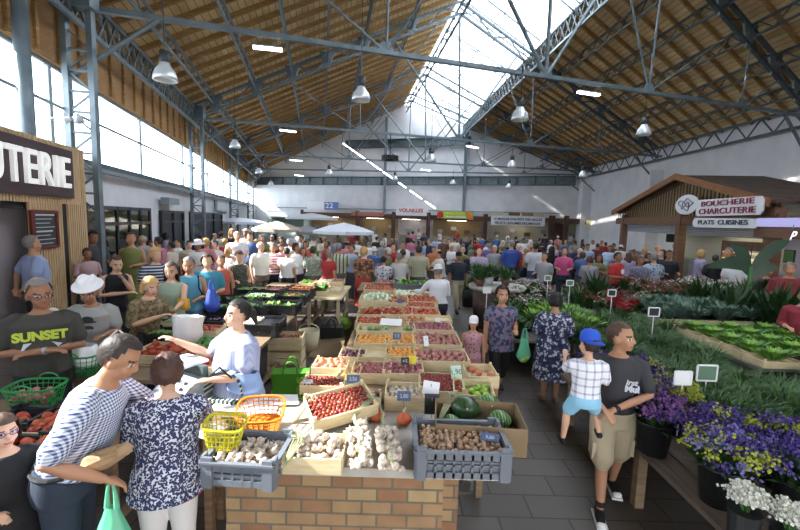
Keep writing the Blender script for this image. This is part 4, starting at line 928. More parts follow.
tag_card(349,377,.07,.05,YCD,'small yellow card in the left onion crate',1.08)
tag_card(397,336,.1,.09,SLA,'slate blue price tag on the apricot crates',1.1,txt='3 E',tm=CHK)
tag_card(426,341,.06,.12,WCD,'upright white card in the potato crate of the middle row',1.08,rz=.3)
tag_card(391,322,.3,.16,WCD,'long white card lying across the crates behind the courgettes',1.08,rz=-.1,lean=1.2,stick=False)
tag_card(438,320,.08,.06,WCD,'small white card at the right of the central row behind the red onions',1.05)
tag_card(400,301,.09,.08,SLA,'small dark blue price tag beside the heaped pale green onions',1.1)
# paper roll and bag on counter edge
p=atz(308,384,.98); t=thing('paper_roll','white paper roll standing at the left edge of the tiny tomato crates','roll',V((p.x,p.y,TZ))); m=MB(); m.lathe([(.02,.1),(.045,.1),(.045,0),(.02,0)],n=16); m.build('paper',WCD,t,True); m=MB(); m.lathe([(.015,.09),(.02,.105),(.02,0)],n=10); m.build('core',CARD,t)
t=thing('propped_board','pale wooden board leaning against the tilted tomato crate','board',atz(293,422,TZ)); m=MB(); m.beam((0,0,0),(.12,.12,.17),.05,.02); m.build('plank',WD,t); m=MB(); m.beam((.12,.12,.17),(.24,.02,.02),.05,.02); m.build('brace',WD,t)
# ------------------------------------------------- baskets
def basket(px,py,zb,w,d,h,mc,label,rz=0,tilt=(0,0,0),handles=True,loc=None,flare=1.3,solid=False,name='plastic_basket'):
    p=loc or atz(px,py,zb); t=thing(name,label,'basket',p,Euler((tilt[0],tilt[1],rz)))
    def ring(q,n=28):
        s=lerp(1,flare,q); out=[]
        for i in range(n):
            a=2*PI*i/n; c,s_=math.cos(a),math.sin(a); k=(abs(c)**4+abs(s_)**4)**-.25; out.append(V((c*k*w/2*s/flare,s_*k*d/2*s/flare,q*h)))
        return out
    m=MB(); n=28; A,B=ring(0),ring(1)
    for i in range(n): m.beam(A[i],B[i],.006,.004)
    for q in(0,.25,.5,.75):
        Rr=ring(q)
        for i in range(n): m.beam(Rr[i],Rr[(i+1)%n],.006,.005)
    m.build('open_mesh_wall',mc,t)
    m=MB()
    for i in range(n): m.beam(B[i],B[(i+1)%n],.014,.016)
    m.build('rim',mc,t)
    m=MB(); m.add(A,[tuple(range(n))]); m.add([a+V((0,0,.004)) for a in A],[tuple(range(n))]); m.build('base',mc,t)
    if solid:
        m=MB(); 
        for i in range(n): m.quad(A[i]*.97,A[(i+1)%n]*.97,B[(i+1)%n]*.97,B[i]*.97)
        m.build('lining',mc,t)
    if handles:
        for s in(-1,1):
            m=MB(); m.tube([V((math.cos(a)*w*.2,s*d/2+s*.0,h+math.sin(a)*.05)) for a in [PI*i/8 for i in range(9)]],.006,6); m.build('handle',mc,t)
    return t
GRB=mat('green_basket','2f8a4a',.4); ORB=mat('orange_basket','cc7a26',.4); YEB=mat('yellow_basket','c2b82c',.4)
basket(0,0,0,.34,.26,.15,ORB,'orange plastic basket tipped on the counter between yellow basket and tomato crate',rz=.15,tilt=(.35,0,0),handles=False,loc=atz(262,424,TZ+.04))
basket(0,0,0,.24,.2,.15,YEB,'yellow plastic basket held at the left end of the counter',rz=.1,tilt=(.1,.1,0),handles=False,loc=atz(224,444,1.05))
basket(0,0,0,.4,.3,.16,GRB,'green basket with potatoes held on the low table at the left frame edge',rz=.1,loc=atz(37,403,.86))
basket(0,0,0,.4,.34,.2,GRB,'green basket lined with a white plastic bag, before the grey shirt man in the hat',rz=.1,loc=atz(82,372,.86))
gp=atz(37,403,.86)
for i in range(14):
    o=obj('potato',PROTO['potato'][i%2],None,gp+V((((i%5)-2)*.062,((i//5)-1)*.07,.055+.03*(i%2))),(i,i*2,i)); tag(o,'pale potato in the green basket at the left frame edge','potato','potatoes in the left green basket')
FILM=mat('thin_white_plastic','eef0f2',.35,0,'film',g=.72); FILMG=mat('thin_green_plastic','6fc8a0',.35,0,'film',g=.75); FILMW=mat('white_bag_plastic','f3f3f1',.4)
def bag_mesh(w,d,h,seed,neck=.35,handles=True,n=20,mm=10):
    m=MB(); vs=[];fs=[]
    for i in range(mm+1):
        q=i/mm; prof=(math.sin(PI*.5*min(1,.25+q/.4))*(1 if q<.35 else 1) if q<.35 else lerp(1,neck,((q-.35)/.65)**.8))
        for k in range(n):
            a=2*PI*k/n; nn=1+.14*noise.noise(V((math.cos(a)*2+seed,math.sin(a)*2,q*3)))+.12*math.sin(a*7+seed)*(.2+q)+.05*math.sin(a*13+q*9)
            vs.append((math.cos(a)*w/2*prof*nn,math.sin(a)*d/2*prof*nn,q*h))
    for i in range(mm):
        for k in range(n): fs.append((i*n+k,i*n+(k+1)%n,(i+1)*n+(k+1)%n,(i+1)*n+k))
    fs.append(tuple(range(n-1,-1,-1))); m.add(vs,fs); return m
def bag(loc,w,d,h,mc,label,seed=1,handle=True,rz=0,neck=.35,cat='bag',name='plastic_bag',hlen=.14):
    t=thing(name,label,cat,loc,rz); bag_mesh(w,d,h,seed,neck).build('body',mc,t,True)
    if handle:
        for s in(-1,1): m=MB(); m.tube([(s*w*neck*.45,0,h*.97),(s*w*neck*.35,0,h+hlen*.6),(s*.01,0,h+hlen)],[.016,.01,.008],6); m.build('handle',mc,t)
    return t
q=atz(82,372,.86); bag(q+V((0,0,.04)),.36,.28,.24,FILMW,'crumpled clear white plastic bag lining the upper left green basket',3,False,neck=.7)
bag(atz(120,372,.86),.28,.2,.3,FILMW,'white plastic bag standing behind the check shirt man',5,True,neck=.75)
bag(atz(212,436,TZ),.2,.16,.06,FILMW,'flattened white plastic wrap at the left of the orange basket',8,False,neck=.8)
# loose things on counter: white paper and blue bag by the vendor
p=atz(250,402,TZ+.02)
t=thing('paper_sheets','crumpled white paper sheets on the counter behind the orange basket','paper',V((p.x,p.y,TZ+.002)))
m=MB(); m.slab((-.3,-.14,0),(.25,-.16,.0),(.28,.14,.01),(-.26,.16,.012),-.003); m.build('sheet',WCD,t); m=MB(); m.slab((-.1,-.1,.012),(.42,-.02,.02),(.36,.18,.014),(-.12,.16,.016),-.003); m.build('top_sheet',WCD,t)
table(-1.5,-.8,2.9,3.3,TZ-.002,'short side table joining the brick counter to the vendor place') 
# scale
p=atz(181,392,.95); t=thing('market_scale','grey market scale with a slanted keypad and display, left of the vendor','scale',V((p.x,p.y,.84)),-.5)
GYP=mat('scale_grey','9aa2a8',.4); 
m=MB(); m.prism([(-.17,0),(.17,0),(.17,.1),(-.02,.26),(-.17,.26)],V((-.19,0,0)),V((0,-1,0)),V((0,0,1)),V((.38,0,0))); m.build('housing',GYP,t)
m=MB(); rr_=Euler((-R(90)+.0,0,0)); 
for i in range(6):
    for j in range(4): m.box((-.12+.045*i,-.02-.045*j-.02,.235-.037*j),(.034,.03,.012),Euler((.7,0,0)).to_matrix())
m.build('keypad',mat('key_purple','6e6678',.5),t)
m=MB(); m.box((.02,.1,.3),(.36,.05,.1)); m.build('display',mat('lcd_dark','4a5550',.3),t)
m=MB(); m.box((-.04,.08,.36),(.3,.24,.02)); m.build('weighing_pan',GL2,t)
table(-2.2,-1.72,3.45,3.96,.84,'narrow wooden stand under the grey market scale')
# things under the tables on the aisle floor
def stack(px,py,n,w,dp,h,lab):
    p=atz(px,py,0)
    for i in range(n): crate('wood',w,dp,h,V((p.x,p.y,i*(h+.03))),.05*i,'wooden crate %s in the aisle, %s'%(lab,('on the floor','second from the floor','topmost of its stack')[i if i<n-1 else 2]),.012)
    return V((p.x,p.y,(n-1)*(h+.03)))
sp_=stack(287,375,3,.5,.38,.2,'by the left stall')
fill('shallot',.44,.32,sp_,Euler((0,0,.1)),'in the topmost crate by the left stall',.12)
p=atz(309,352,0); t=thing('canvas_bucket','tall cream coloured bucket standing in the aisle right of the crate stack','bucket',p); m=MB(); m.lathe([(.0,.01),(.15,.0),(.2,.42),(.185,.42),(.14,.02),(0,.02)],n=20); m.build('body',mat('cream_bucket','cfc6a6',.7),t,True); m=MB(); m.tube([(.19*math.cos(a),0,.42+.12*math.sin(a)) for a in [PI*i/8 for i in range(9)]],.008,6); m.build('handle',mat('cream_bucket','cfc6a6',.7),t)
def tote(px,py,w,d,h,mc,label,wr=None,rz=0):
    p=atz(px,py,0); t=thing('shopping_bag',label,'bag',p,rz); m=MB(); m.box((0,0,h/2),(w,d,h),taper=1.15); m.build('body',mc,t)
    for s in(-1,1): m=MB(); m.tube([(math.cos(a)*w*.22,s*d*.52,h+.16*math.sin(a)) for a in [PI*i/8 for i in range(9)]],.012,6); m.build('handle',mc,t)
    if wr: text('lettering',wr,mat('lime_letter','c8e05a',.6),.13,t,ext=.002,rot=(R(90),R(90),0),loc=(w*.3,-d*.6,h*.5))
tote(291,404,.42,.2,.46,mat('lime_bag','4f9a28',.6),'bright green shopping bag with pale lettering on the aisle floor','SALEM',.15)
tote(332,343,.4,.25,.35,mat('dark_bag','23282c',.6),'dark bag standing in the aisle under the table of greens')
m=MB(); p=atz(343,330,0); m.ell((0,0,.16),(.2,.16,.16)); t=thing('melon_net','light green net bundle leaning by the dark bag in the aisle','net',p); m.build('bundle',mat('lime_net','8fb83e',.6,0,'check',col2='5e8a2c',s=20),t,True); m=MB(); m.tube([(0,0,.3),(.02,0,.4)],.02,6); m.build('knot',mat('lime_net','8fb83e',.6,0,'check',col2='5e8a2c',s=20),t)
p=atz(282,405,0); 
CR('wood','tomato',279,399,.3,.35,'on the aisle floor behind the vendor',h=.12,zt=0.001)
m=MB(); t=thing('cardboard_sheet','flat brown cardboard sheet on the aisle floor by the central table','cardboard',atz(330,350,.0)); m.box((0,0,.02),(.6,1.1,.03)); m.build('sheet',CARD,t); m=MB(); m.slab((-.3,-.5,.04),(.28,-.45,.05),(.25,.3,.16),(-.3,.3,.1),-.006); m.build('flap',CARD,t)
# ------------------------------------------------- left stall produce
LT=.84
LS=[('wood','tomato',163,350,.5,.5,'at the near left of the left stall',dict(h=.1,layers=2)),
 ('wood','beef_tomato',190,352,.4,.45,'next to the green vegetables of the left stall',dict(h=.1,layers=2)),
 ('wood','green_pepper',202,343,.42,.4,'in front of the vendor hand',dict(h=.1,layers=1)),
 ('wood','beef_tomato',213,362,.42,.4,'right under the vendor hand',dict(h=.1,layers=2)),
 ('wood','tomato',203,329,.5,.32,'high behind the green peppers',dict(h=.12)),
 ('black','courgette',168,334,.5,.4,'by the white bag of the blonde woman',dict(h=.14)),
 ('black','aubergine',219,321,.55,.35,'behind the vendor head',dict(h=.14)),
 ('black','mushroom',262,323,.55,.5,'lined with white paper right of the vendor',dict(h=.16,maxn=60)),
 ('black','cucumber',252,306,.6,.45,'in the third rank of the left stall, left',dict(h=.16)),
 ('black','lettuce',281,305,.6,.45,'in the third rank of the left stall, bright leaves',dict(h=.16)),
 ('black','chard_bunch',245,300,.6,.45,'left of the bright green lettuces',dict(h=.16)),
 ('black','leek',262,297,.6,.45,'in the middle of the left stall',dict(h=.16)),
 ('black','radish_bunch',293,296,.55,.45,'by the aisle side of the left stall',dict(h=.16)),
 ('black','carrot',302,290,.55,.45,'at the far aisle corner of the left stall',dict(h=.16)),
 ('black','potato',272,290,.6,.45,'at the far end of the left stall',dict(h=.16)),
 ('black','cucumber',235,308,.6,.45,'by the blue bag of the left customers',dict(h=.16)),
 ('black','courgette',253,290,.6,.45,'at the far left corner of the left stall',dict(h=.16)),
 ('black','chard_bunch',225,301,.55,.4,'nearest the woman in turquoise',dict(h=.16)),
 ('wood','leek',184,322,.5,.35,'between the blonde woman and the vendor',dict(h=.12)),
 ('black','tomato',34,424,.56,.4,'at the left frame edge below the green basket',dict(h=.12,layers=2)),
 ('black','beef_tomato',78,418,.5,.42,'left of the check shirt man',dict(h=.12,layers=1)),
 ('wood','beef_tomato',16,446,.4,.26,'at the left frame edge beside the child',dict(h=.12)),
 ('wood','lettuce',308,282.5,.34,.5,'at the back left of the pale greens table',dict(h=.1)),
 ('wood','white_onion',325,281.5,.34,.5,'at the back middle of the pale greens table',dict(h=.1)),
 ('wood','potato',338,281,.3,.5,'at the back right of the pale greens table',dict(h=.1)),
 ('wood','lettuce',311,290,.3,.5,'on the left part of the pale greens table',dict(h=.1)),
 ('wood','chard_bunch',323,290,.3,.5,'in the middle of the pale greens table',dict(h=.1)),
 ('wood','mushroom',336,289,.3,.5,'on the right part of the pale greens table',dict(h=.08,maxn=70)),
]
for k_,pr,px,py,w_,d_,wh,kw in LS: CR(k_,pr,px,py,w_,d_,wh,zt=LT,**kw)
# ---------------------------------------------------------------- people
SKIN={'fair':mat('skin_fair','d0a488',.55,sss=.05),'tan':mat('skin_tan','b58566',.55,sss=.05),'brown':mat('skin_brown','966a4e',.55,sss=.05)}
EYE=mat('eye_dark','2a211d',.3); LIP=mat('lip','a8645a',.5); BROW=mat('brow','4a382c',.8); EW=mat('eye_white','d8d2cc',.4)
HAIRC={'black':'1c1716','dark':'30241f','brown':'4c3526','auburn':'4a3026','grey':'77736f','white':'b8b4ae','blond':'b8925a','ginger':'8a5634'}
def hairm(c): return mat('hair_'+c,HAIRC[c],.6,0,'noise',col2=HAIRC[c][:2]+HAIRC[c][2:4]+HAIRC[c][4:],s=30,bump=.5,bs=60)
def rem(parts,vox,smooth=4,paint=None,mats=None,name='body'):
    m=MB(); 
    for f in parts: f(m)
    me=m.mesh('tmp',SKIN['tan'],True); o=bpy.data.objects.new('tmp',me); COL.objects.link(o)
    md=o.modifiers.new('r','REMESH'); md.mode='VOXEL'; md.voxel_size=vox; md.use_smooth_shade=True
    sm=o.modifiers.new('s','SMOOTH'); sm.iterations=smooth; sm.factor=.5
    dg=bpy.context.evaluated_depsgraph_get(); dg.update(); out=bpy.data.meshes.new_from_object(o.evaluated_get(dg)); bpy.data.objects.remove(o); bpy.data.meshes.remove(me)
    out.name=name; out.materials.clear()
    for q in mats or [SKIN['tan']]: out.materials.append(q)
    if paint:
        for p in out.polygons: p.material_index=paint(p.center,p.normal)
    return out
def cone(a,b,ra,rb,n=10):
    """capsule with round ends"""
    a=V(a);b=V(b)
    def f(m):
        d=(b-a); L=d.length
        if L<1e-5: m.ell(a,ra,n=n,m=6); return
        u=d/L; pts=[a-u*ra*.95,a-u*ra*.6,a,b,b+u*rb*.6,b+u*rb*.95]; m.tube(pts,[ra*.3,ra*.8,ra,rb,rb*.8,rb*.3],n)
    return f
def chain(pts,rs,n=10):
    pts=[V(p) for p in pts]
    def f(m):
        u0=(pts[0]-pts[1]).normalized(); u1=(pts[-1]-pts[-2]).normalized()
        m.tube([pts[0]+u0*rs[0]*.9]+pts+[pts[-1]+u1*rs[-1]*.9],[rs[0]*.4]+list(rs)+[rs[-1]*.4],n)
    return f
ARM={'down':((.05,.02,-.28),(.06,-.05,-.53)),'bent':((.06,.0,-.27),(-.02,-.23,-.27)),'fold':((.07,-.03,-.27),(-.26,-.2,-.24)),'reach':((.03,-.19,-.2),(.0,-.43,-.24)),
 'chin':((.02,-.14,-.25),(-.13,-.2,-.02)),'back':((.1,.1,-.25),(-.08,.17,-.42)),'up':((.1,-.12,-.1),(.05,-.2,.16)),'out':((.15,-.08,-.22),(.26,-.26,-.25)),'hold':((.08,.0,-.27),(-.14,-.25,-.16))}
class Body:
    def __init__(s,h=1.7,fem=False,fat=1.0,lean=0,nod=0,yaw=0,arms=('down','down'),legs='stand',hs=1.06):
        s.k=h/1.72; s.fem=fem; s.fat=fat; s.lean=lean; s.arms=arms; s.legs=legs; s.nod=nod; s.yaw=yaw
        k=s.k; s.sw=(.175 if fem else .195)
        s.L=M.Translation((0,0,.95))@M.Rotation(lean,4,'X')@M.Translation((0,0,-.95))   # forward = -y
        neck=V((0,.01,1.5)); s.HM=s.L@M.Translation(neck)@M.Rotation(-lean*.35+nod,4,'X')@M.Rotation(yaw,4,'Z')@M.Scale(hs,4)@M.Translation(-neck)
        s.SH={}
        for i,sd in enumerate((-1,1)):
            sh=s.L@V((sd*s.sw*(1+(fat-1)*.3),.01,1.415)); a=arms[i]; e,w=ARM[a] if isinstance(a,str) else a; fo=max(0,fat-1)*.22; w=(w[0],w[1]-(fo if w[1]<-.1 else 0),w[2]); e=(e[0],e[1]-(fo*.4 if w[1]<-.1 else 0),e[2])
            s.SH[sd]=(sh,sh+V((e[0]*sd,e[1],e[2])),sh+V((w[0]*sd,w[1],w[2])))
        st={'stand':(0,0),'walk':(-.22,.2),'stepl':(.15,-.12)}[legs]
        s.LG={}
        for i,sd in enumerate((-1,1)):
            dy=st[i]; bend=-.05 if dy else -.01
            s.LG[sd]=(V((sd*.09,0,.92)),V((sd*.095,dy*.45+bend,.5)),V((sd*.095,dy,.09+(.05 if dy>0 else 0))))
        s.S=M.Scale(k,4)
    def torso_rings(s,inf=0,z0=.86,z1=1.5,flare=0):
        f=s.fat; fm=s.fem
        R_=[(.80,.165,.115),(.88,.178 if fm else .165,.125),(.96,.175 if fm else .163,.12),(1.08,.142 if fm else .152,.105),(1.2,.152 if fm else .165,.112),(1.3,.165 if fm else .182,.125 if fm else .118),(1.38,.168 if fm else .19,.11),(1.43,.15 if fm else .165,.09),(1.47,.085,.075),(1.5,.056,.058)]
        out=[]
        for zz,rx,ry in R_:
            if zz<z0-1e-6 or zz>z1+1e-6: continue
            g=f if zz<1.4 else 1; cy=(-.02*(f-1)*8 if .95<zz<1.25 else 0)*.5
            out.append((zz,rx*g+inf,ry*g*(1+(f-1)*.8 if zz<1.3 else 1)+inf,cy))
        return out
    def loft(s,rings,n=18):
        def f(m):
            vs=[];fs=[]
            for zz,rx,ry,cy in rings:
                for j in range(n):
                    a=2*PI*j/n; vs.append(s.L@V((rx*math.cos(a),cy+ry*math.sin(a)*(1.12 if math.sin(a)<0 else 1),zz)) if zz>.9 else V((rx*math.cos(a),cy+ry*math.sin(a),zz)))
            for i in range(len(rings)-1):
                for j in range(n): fs.append((i*n+j,i*n+(j+1)%n,(i+1)*n+(j+1)%n,(i+1)*n+j))
            fs.append(tuple(range(n-1,-1,-1))); fs.append(tuple((len(rings)-1)*n+j for j in range(n))); m.add(vs,fs)
        return f
    def hand(s,sd,fine):
        sh,e,w=s.SH[sd]; d=(w-e).normalized(); out=[]
        side=d.cross(V((0,0,1)));  side=side.normalized() if side.length>.2 else V((sd*-.2,-1,0)).normalized()
        nrm_=side.cross(d).normalized(); 
        if nrm_.z>0: nrm_=-nrm_
        palm=w+d*.045
        def pf(m):
            q=M((side,d,nrm_)).transposed(); m.ell(palm,(.04,.052,.018),rot=q,n=12,m=8)
        out.append(pf)
        for i,(o_,L) in enumerate(((-.028,.062),(-.0095,.074),(.0095,.07),(.028,.055))):
            b=palm+side*o_+d*.038; m1=b+d*L*.55+nrm_*L*.15; t=m1+d*L*.3+nrm_*L*.42; out.append(chain([b-d*.02,b,m1,t],[.009,.0088,.0082,.007] if fine else [.011]*4,7))
        b=palm-side*(.032*(1 if sd<0 else -1))-d*.015; out.append(chain([b,b-side*.018*(1 if sd<0 else -1)+d*.025,b-side*.024*(1 if sd<0 else -1)+d*.052+nrm_*.01],[.011,.010,.008],7))
        return out
    def body(s,vox=.011,skin='tan',name='body'):
        P=[s.loft(s.torso_rings(0))]
        nk=s.L@V((0,.012,1.47)); hd=s.HM@V((0,.0,1.575)); P.append(chain([nk-V((0,0,.04)),nk,hd],[.065,.056 if not s.fem else .048,.05],12))
        HR=s.HM.to_3x3(); hm=s.HM
        fine=vox<.013
        P.append(lambda m:m.ell(hm@V((0,.012,1.645)),(.073,.093,.095),rot=HR,n=20,m=14))
        P.append(lambda m:m.ell(hm@V((0,-.025,1.585)),(.056,.062,.066),rot=HR,n=18,m=12))
        P.append(lambda m:m.ell(hm@V((0,-.062,1.545)),(.028,.022,.02),rot=HR,n=12,m=8))
        P.append(chain([hm@V((0,-.078,1.64)),hm@V((0,-.098,1.6)),hm@V((0,-.088,1.592))],[.011,.014,.013],8))
        for sd in(-1,1):
            P.append(lambda m,sd=sd:m.ell(hm@V((sd*.076,.012,1.61)),(.012,.02,.032),rot=HR,n=10,m=8))
            P.append(lambda m,sd=sd:m.ell(hm@V((sd*.04,-.052,1.594)),(.024,.022,.024),rot=HR,n=10,m=8))
        P.append(lambda m:m.ell(hm@V((0,-.077,1.563)),(.026,.012,.011),rot=HR,n=12,m=8))
        f=s.fat**.5
        for sd in(-1,1):
            sh,e,w=s.SH[sd]; P.append(chain([sh-V((sd*.05,0,-.01)),sh-V((0,0,.02)),sh.lerp(e,.5),e,e.lerp(w,.4),w],[.045*f,.05*f,.043*f,.038*f,.037*f,.026],12)); P+=s.hand(sd,fine)
            h_,k_,a_=s.LG[sd]; P.append(chain([h_,h_.lerp(k_,.4),k_,k_.lerp(a_,.35)+V((0,.015,0)),a_],[.088*f,.078*f,.054,.055,.036],12))
            P.append(chain([a_+V((0,.035,-.045)),a_+V((sd*.01,-.06,-.05)),a_+V((sd*.015,-.15,-.062))],[.036,.036,.024],10))
        inv=s.HM.inverted()
        def paint(c,n):
            q=inv@c
            if q.y>-.03 or q.z<1.53 or q.z>1.68: return 0
            x=abs(q.x)
            if abs(x-.032)<.0075 and abs(q.z-1.63)<.0075: return 1
            if abs(x-.032)<.015 and abs(q.z-1.63)<.0085: return 4
            if abs(x-.034)<.02 and abs(q.z-1.652)<.0055: return 3
            if x<.024 and abs(q.z-1.563)<.0075 and q.y<-.06: return 2
            return 0
        me=rem(P,vox,3,paint if fine else None,[SKIN[skin],EYE,LIP,BROW,EW],name); me.transform(s.S); return me
    def limb(s,pts,rs): return chain(pts,rs,12)
    def top(s,vox=.012,sleeve=.75,z0=.9,z1=1.46,inf=.013,name='shirt',m=None,neck=1.45,long=False,strap=False):
        P=[s.loft([r for r in s.torso_rings(inf,z0=max(.8,z0-.04)) if r[0]<=neck+.02])]
        f=s.fat**.5
        if z0<.84:
            rr=s.torso_rings(inf)[0]; P.append(s.loft([(z0,rr[1]*1.08,rr[2]*1.2,0),(.86,rr[1],rr[2],0)]))
        for sd in(-1,1):
            sh,e,w=s.SH[sd]
            if strap: continue
            q=sleeve
            if q<=1: P.append(chain([sh-V((sd*.06,0,-.005)),sh-V((0,0,.022)),sh.lerp(e,q)],[.056*f+inf*.5,.058*f+inf,(.052)*f+inf],12))
            else: P.append(chain([sh-V((sd*.06,0,-.005)),sh-V((0,0,.022)),sh.lerp(e,.5),e,e.lerp(w,q-1)],[.056*f+inf*.5,.058*f+inf,.05*f+inf,.042*f+inf,.034+inf],12))
        me=rem(P,vox,4,None,[m],name); me.transform(s.S); return me
    def legs_mesh(s,vox=.013,to=1.9,inf=.016,m=None,name='trousers',z1=.98,wide=0):
        f=s.fat**.5; P=[s.loft([r for r in s.torso_rings(inf+.002,z0=.8,z1=z1)])]
        for sd in(-1,1):
            h_,k_,a_=s.LG[sd]
            if to<=1: P.append(chain([h_-V((0,0,.02)),h_.lerp(k_,.4),h_.lerp(k_,to)],[.088*f+inf,.08*f+inf+wide,.068*f+inf+wide],12))
            else: P.append(chain([h_-V((0,0,.02)),h_.lerp(k_,.4),k_,k_.lerp(a_,to-1)],[.088*f+inf,.08*f+inf,.064+inf+wide,(.056 if to<1.7 else .047)+inf+wide],12))
        me=rem(P,vox,4,None,[m],name); me.transform(s.S); return me
    def skirt(s,vox=.014,z0=.5,top_=1.05,inf=.016,flare=1.25,m=None,name='skirt'):
        rr=s.torso_rings(inf); r0=rr[0]; rings=[(z0,r0[1]*flare,r0[2]*flare*1.15,0),((z0+.8)/2,r0[1]*(1+flare)/2,r0[2]*1.1*(1+flare)/2,0)]+[r for r in rr if r[0]<=top_]
        me=rem([s.loft(rings)],vox,3,None,[m],name); me.transform(s.S); return me
    def shoes(s,m,vox=.011,name='shoe'):
        out=[]
        for sd in(-1,1):
            a_=s.LG[sd][2]; me=rem([chain([a_+V((0,.04,-.045)),a_+V((sd*.01,-.06,-.048)),a_+V((sd*.015,-.16,-.058))],[.044,.045,.034],12)],vox,2,None,[m],name); me.transform(s.S); out.append(me)
        return out
    def hair(s,style,m,seed=1):
        """shell over the skull; styles short, crop, bob, long, curly, bun, fringe"""
        mb=MB(); n=40; mm=28; c=V((0,.016,1.65)); T=s.S@s.HM
        R0={'crop':(.079,.1,.1),'short':(.084,.104,.108),'bob':(.095,.108,.112),'long':(.09,.11,.108),'curly':(.1,.116,.122),'bun':(.082,.104,.106),'fringe':(.08,.1,.098)}[style]
        def keep(x,y,zz): # hairline test on unit direction
            fr=-y # frontness
            if style=='fringe': return zz<.35 and fr<.35 and zz>-.55
            if fr>.3: return zz>(.55 if style!='bob' else .42)
            if fr>-.15: return zz>(-.05 if style in('crop','short','bun') else -.75)
            return zz>(-.75 if style in('crop','short','bun','curly') else -1.1)
        vs=[];ok=[]
        for i in range(mm+1):
            th=PI*i/mm
            for j in range(n):
                a=2*PI*j/n; x,y,zz=math.sin(th)*math.cos(a),math.sin(th)*math.sin(a),math.cos(th)
                amp={'curly':.12,'short':.05,'bob':.04}.get(style,.03); fq=9 if style=='curly' else 4; g=1+amp*noise.noise(V((x*fq+seed,y*fq,zz*fq)))
                p=c+V((x*R0[0]*g,y*R0[1]*g,zz*R0[2]*g))
                if style in('bob','long') and zz<-.1 and y>-.35:
                    p=c+V((x*R0[0]*1.05/max(.5,math.sqrt(x*x+y*y))*min(1,math.hypot(x,y)+.3),y*R0[1]/max(.5,math.hypot(x,y))*min(1,math.hypot(x,y)+.3),zz*(.14 if style=='bob' else .3)))
                vs.append(T@p); ok.append(keep(x,y,zz))
        fs=[]
        for i in range(mm):
            for j in range(n):
                q=(i*n+j,i*n+(j+1)%n,(i+1)*n+(j+1)%n,(i+1)*n+j)
                if all(ok[k] for k in q): fs.append(q)
        mb.add(vs,fs)
        if style=='bun':
            mb.ell(T@V((0,.12,1.69)),.045*s.k,n=12,m=8)
        return mb.mesh('hair',m,True)
    def glasses(s,m):
        mb=MB(); T=s.S@s.HM
        for sd in(-1,1):
            pts=[T@V((sd*.033+.021*math.cos(a),-.088+.004*abs(math.cos(a)),1.63+.015*math.sin(a))) for a in [2*PI*i/12 for i in range(13)]]; mb.tube(pts,.0025,5,cap=False)
            mb.tube([T@V((sd*.055,-.084,1.632)),T@V((sd*.078,.01,1.625))],.0025,5)
        mb.tube([T@V((-.012,-.09,1.632)),T@V((.012,-.09,1.632))],.0025,5)
        return mb.mesh('glasses',m)
    def hat(s,kind,mc,mc2=None):
        mb=MB(); T=s.S@s.HM; A=T@M.Translation((0,.012,1.69))
        def put(prof,n=24,sy=1.2,mi=0,dent=False):
            v0=len(mb.v); mb.lathe(prof,n=n,sy=sy,mi=mi)
            for i in range(v0,len(mb.v)):
                p=mb.v[i]
                if dent and p.z>.08: p=V((p.x,p.y,p.z-.03*math.exp(-(p.x/.03)**2)))
                mb.v[i]=A@p
        if kind=='trilby':
            put([(.132,.03),(.137,.018),(.088,.0),(.086,.09),(.07,.12),(.0,.115)],dent=True); put([(.0875,.004),(.0895,.004),(.0885,.03),(.087,.03)],mi=1)
        elif kind=='sun': put([(.15,-.015),(.155,-.02),(.088,.0),(.084,.06),(.06,.09),(0,.1)])
        elif kind=='cap' or kind=='capback':
            put([(.088,-.03),(.088,.0),(.083,.045),(.055,.08),(0,.092)],sy=1.15)
            sg=-1 if kind=='cap' else 1
            vs=[]; N_=9
            for r_ in(.0,1):
                for i in range(N_): a=PI*(.12+.76*i/(N_-1)); vs.append(A@V((math.cos(a)*(.082+.012*r_),sg*(math.sin(a)*(.09+.085*r_)),-.02-.02*r_)))
            mb.add(vs+[p+V((0,0,.006)) for p in vs],[(i,i+1,N_+i+1,N_+i) for i in range(N_-1)]+[(2*N_+N_+i,2*N_+N_+i+1,2*N_+i+1,2*N_+i) for i in range(N_-1)])
        return mb.mesh('hat',[mc,mc2 or mc],True)
NP=[0]
def human(label,loc,rz,b,skin='tan',hair=('short','dark'),top=None,bottom=None,shoe=None,extra=None,vox=.011,group=None,name='person',hat=None,glasses=None):
    """top=(material,kw) bottom=(kind,material,kw)"""
    t=thing(name,label,'person',loc,rz,group)
    obj('body',b.body(vox,skin),t)
    if hair: obj('hair',b.hair(hair[0],hairm(hair[1])),t)
    if top: k=dict(top[1]); nm=k.pop('name','shirt'); obj(nm,b.top(m=top[0],vox=max(vox,.011),**k),t)
    if bottom:
        k=dict(bottom[2]); 
        if bottom[0]=='skirt': obj(k.pop('name','skirt'),b.skirt(m=bottom[1],**k),t)
        else: obj(bottom[0],b.legs_mesh(m=bottom[1],**k),t)
    if shoe:
        for me in b.shoes(shoe): obj('shoe',me,t)
    if hat: obj('hat',b.hat(*hat),t)
    if glasses: obj('glasses',b.glasses(glasses),t)
    if extra: extra(t,b)
    return t
def face(px,d,h=None): return None
def turn(deg): return R(deg)
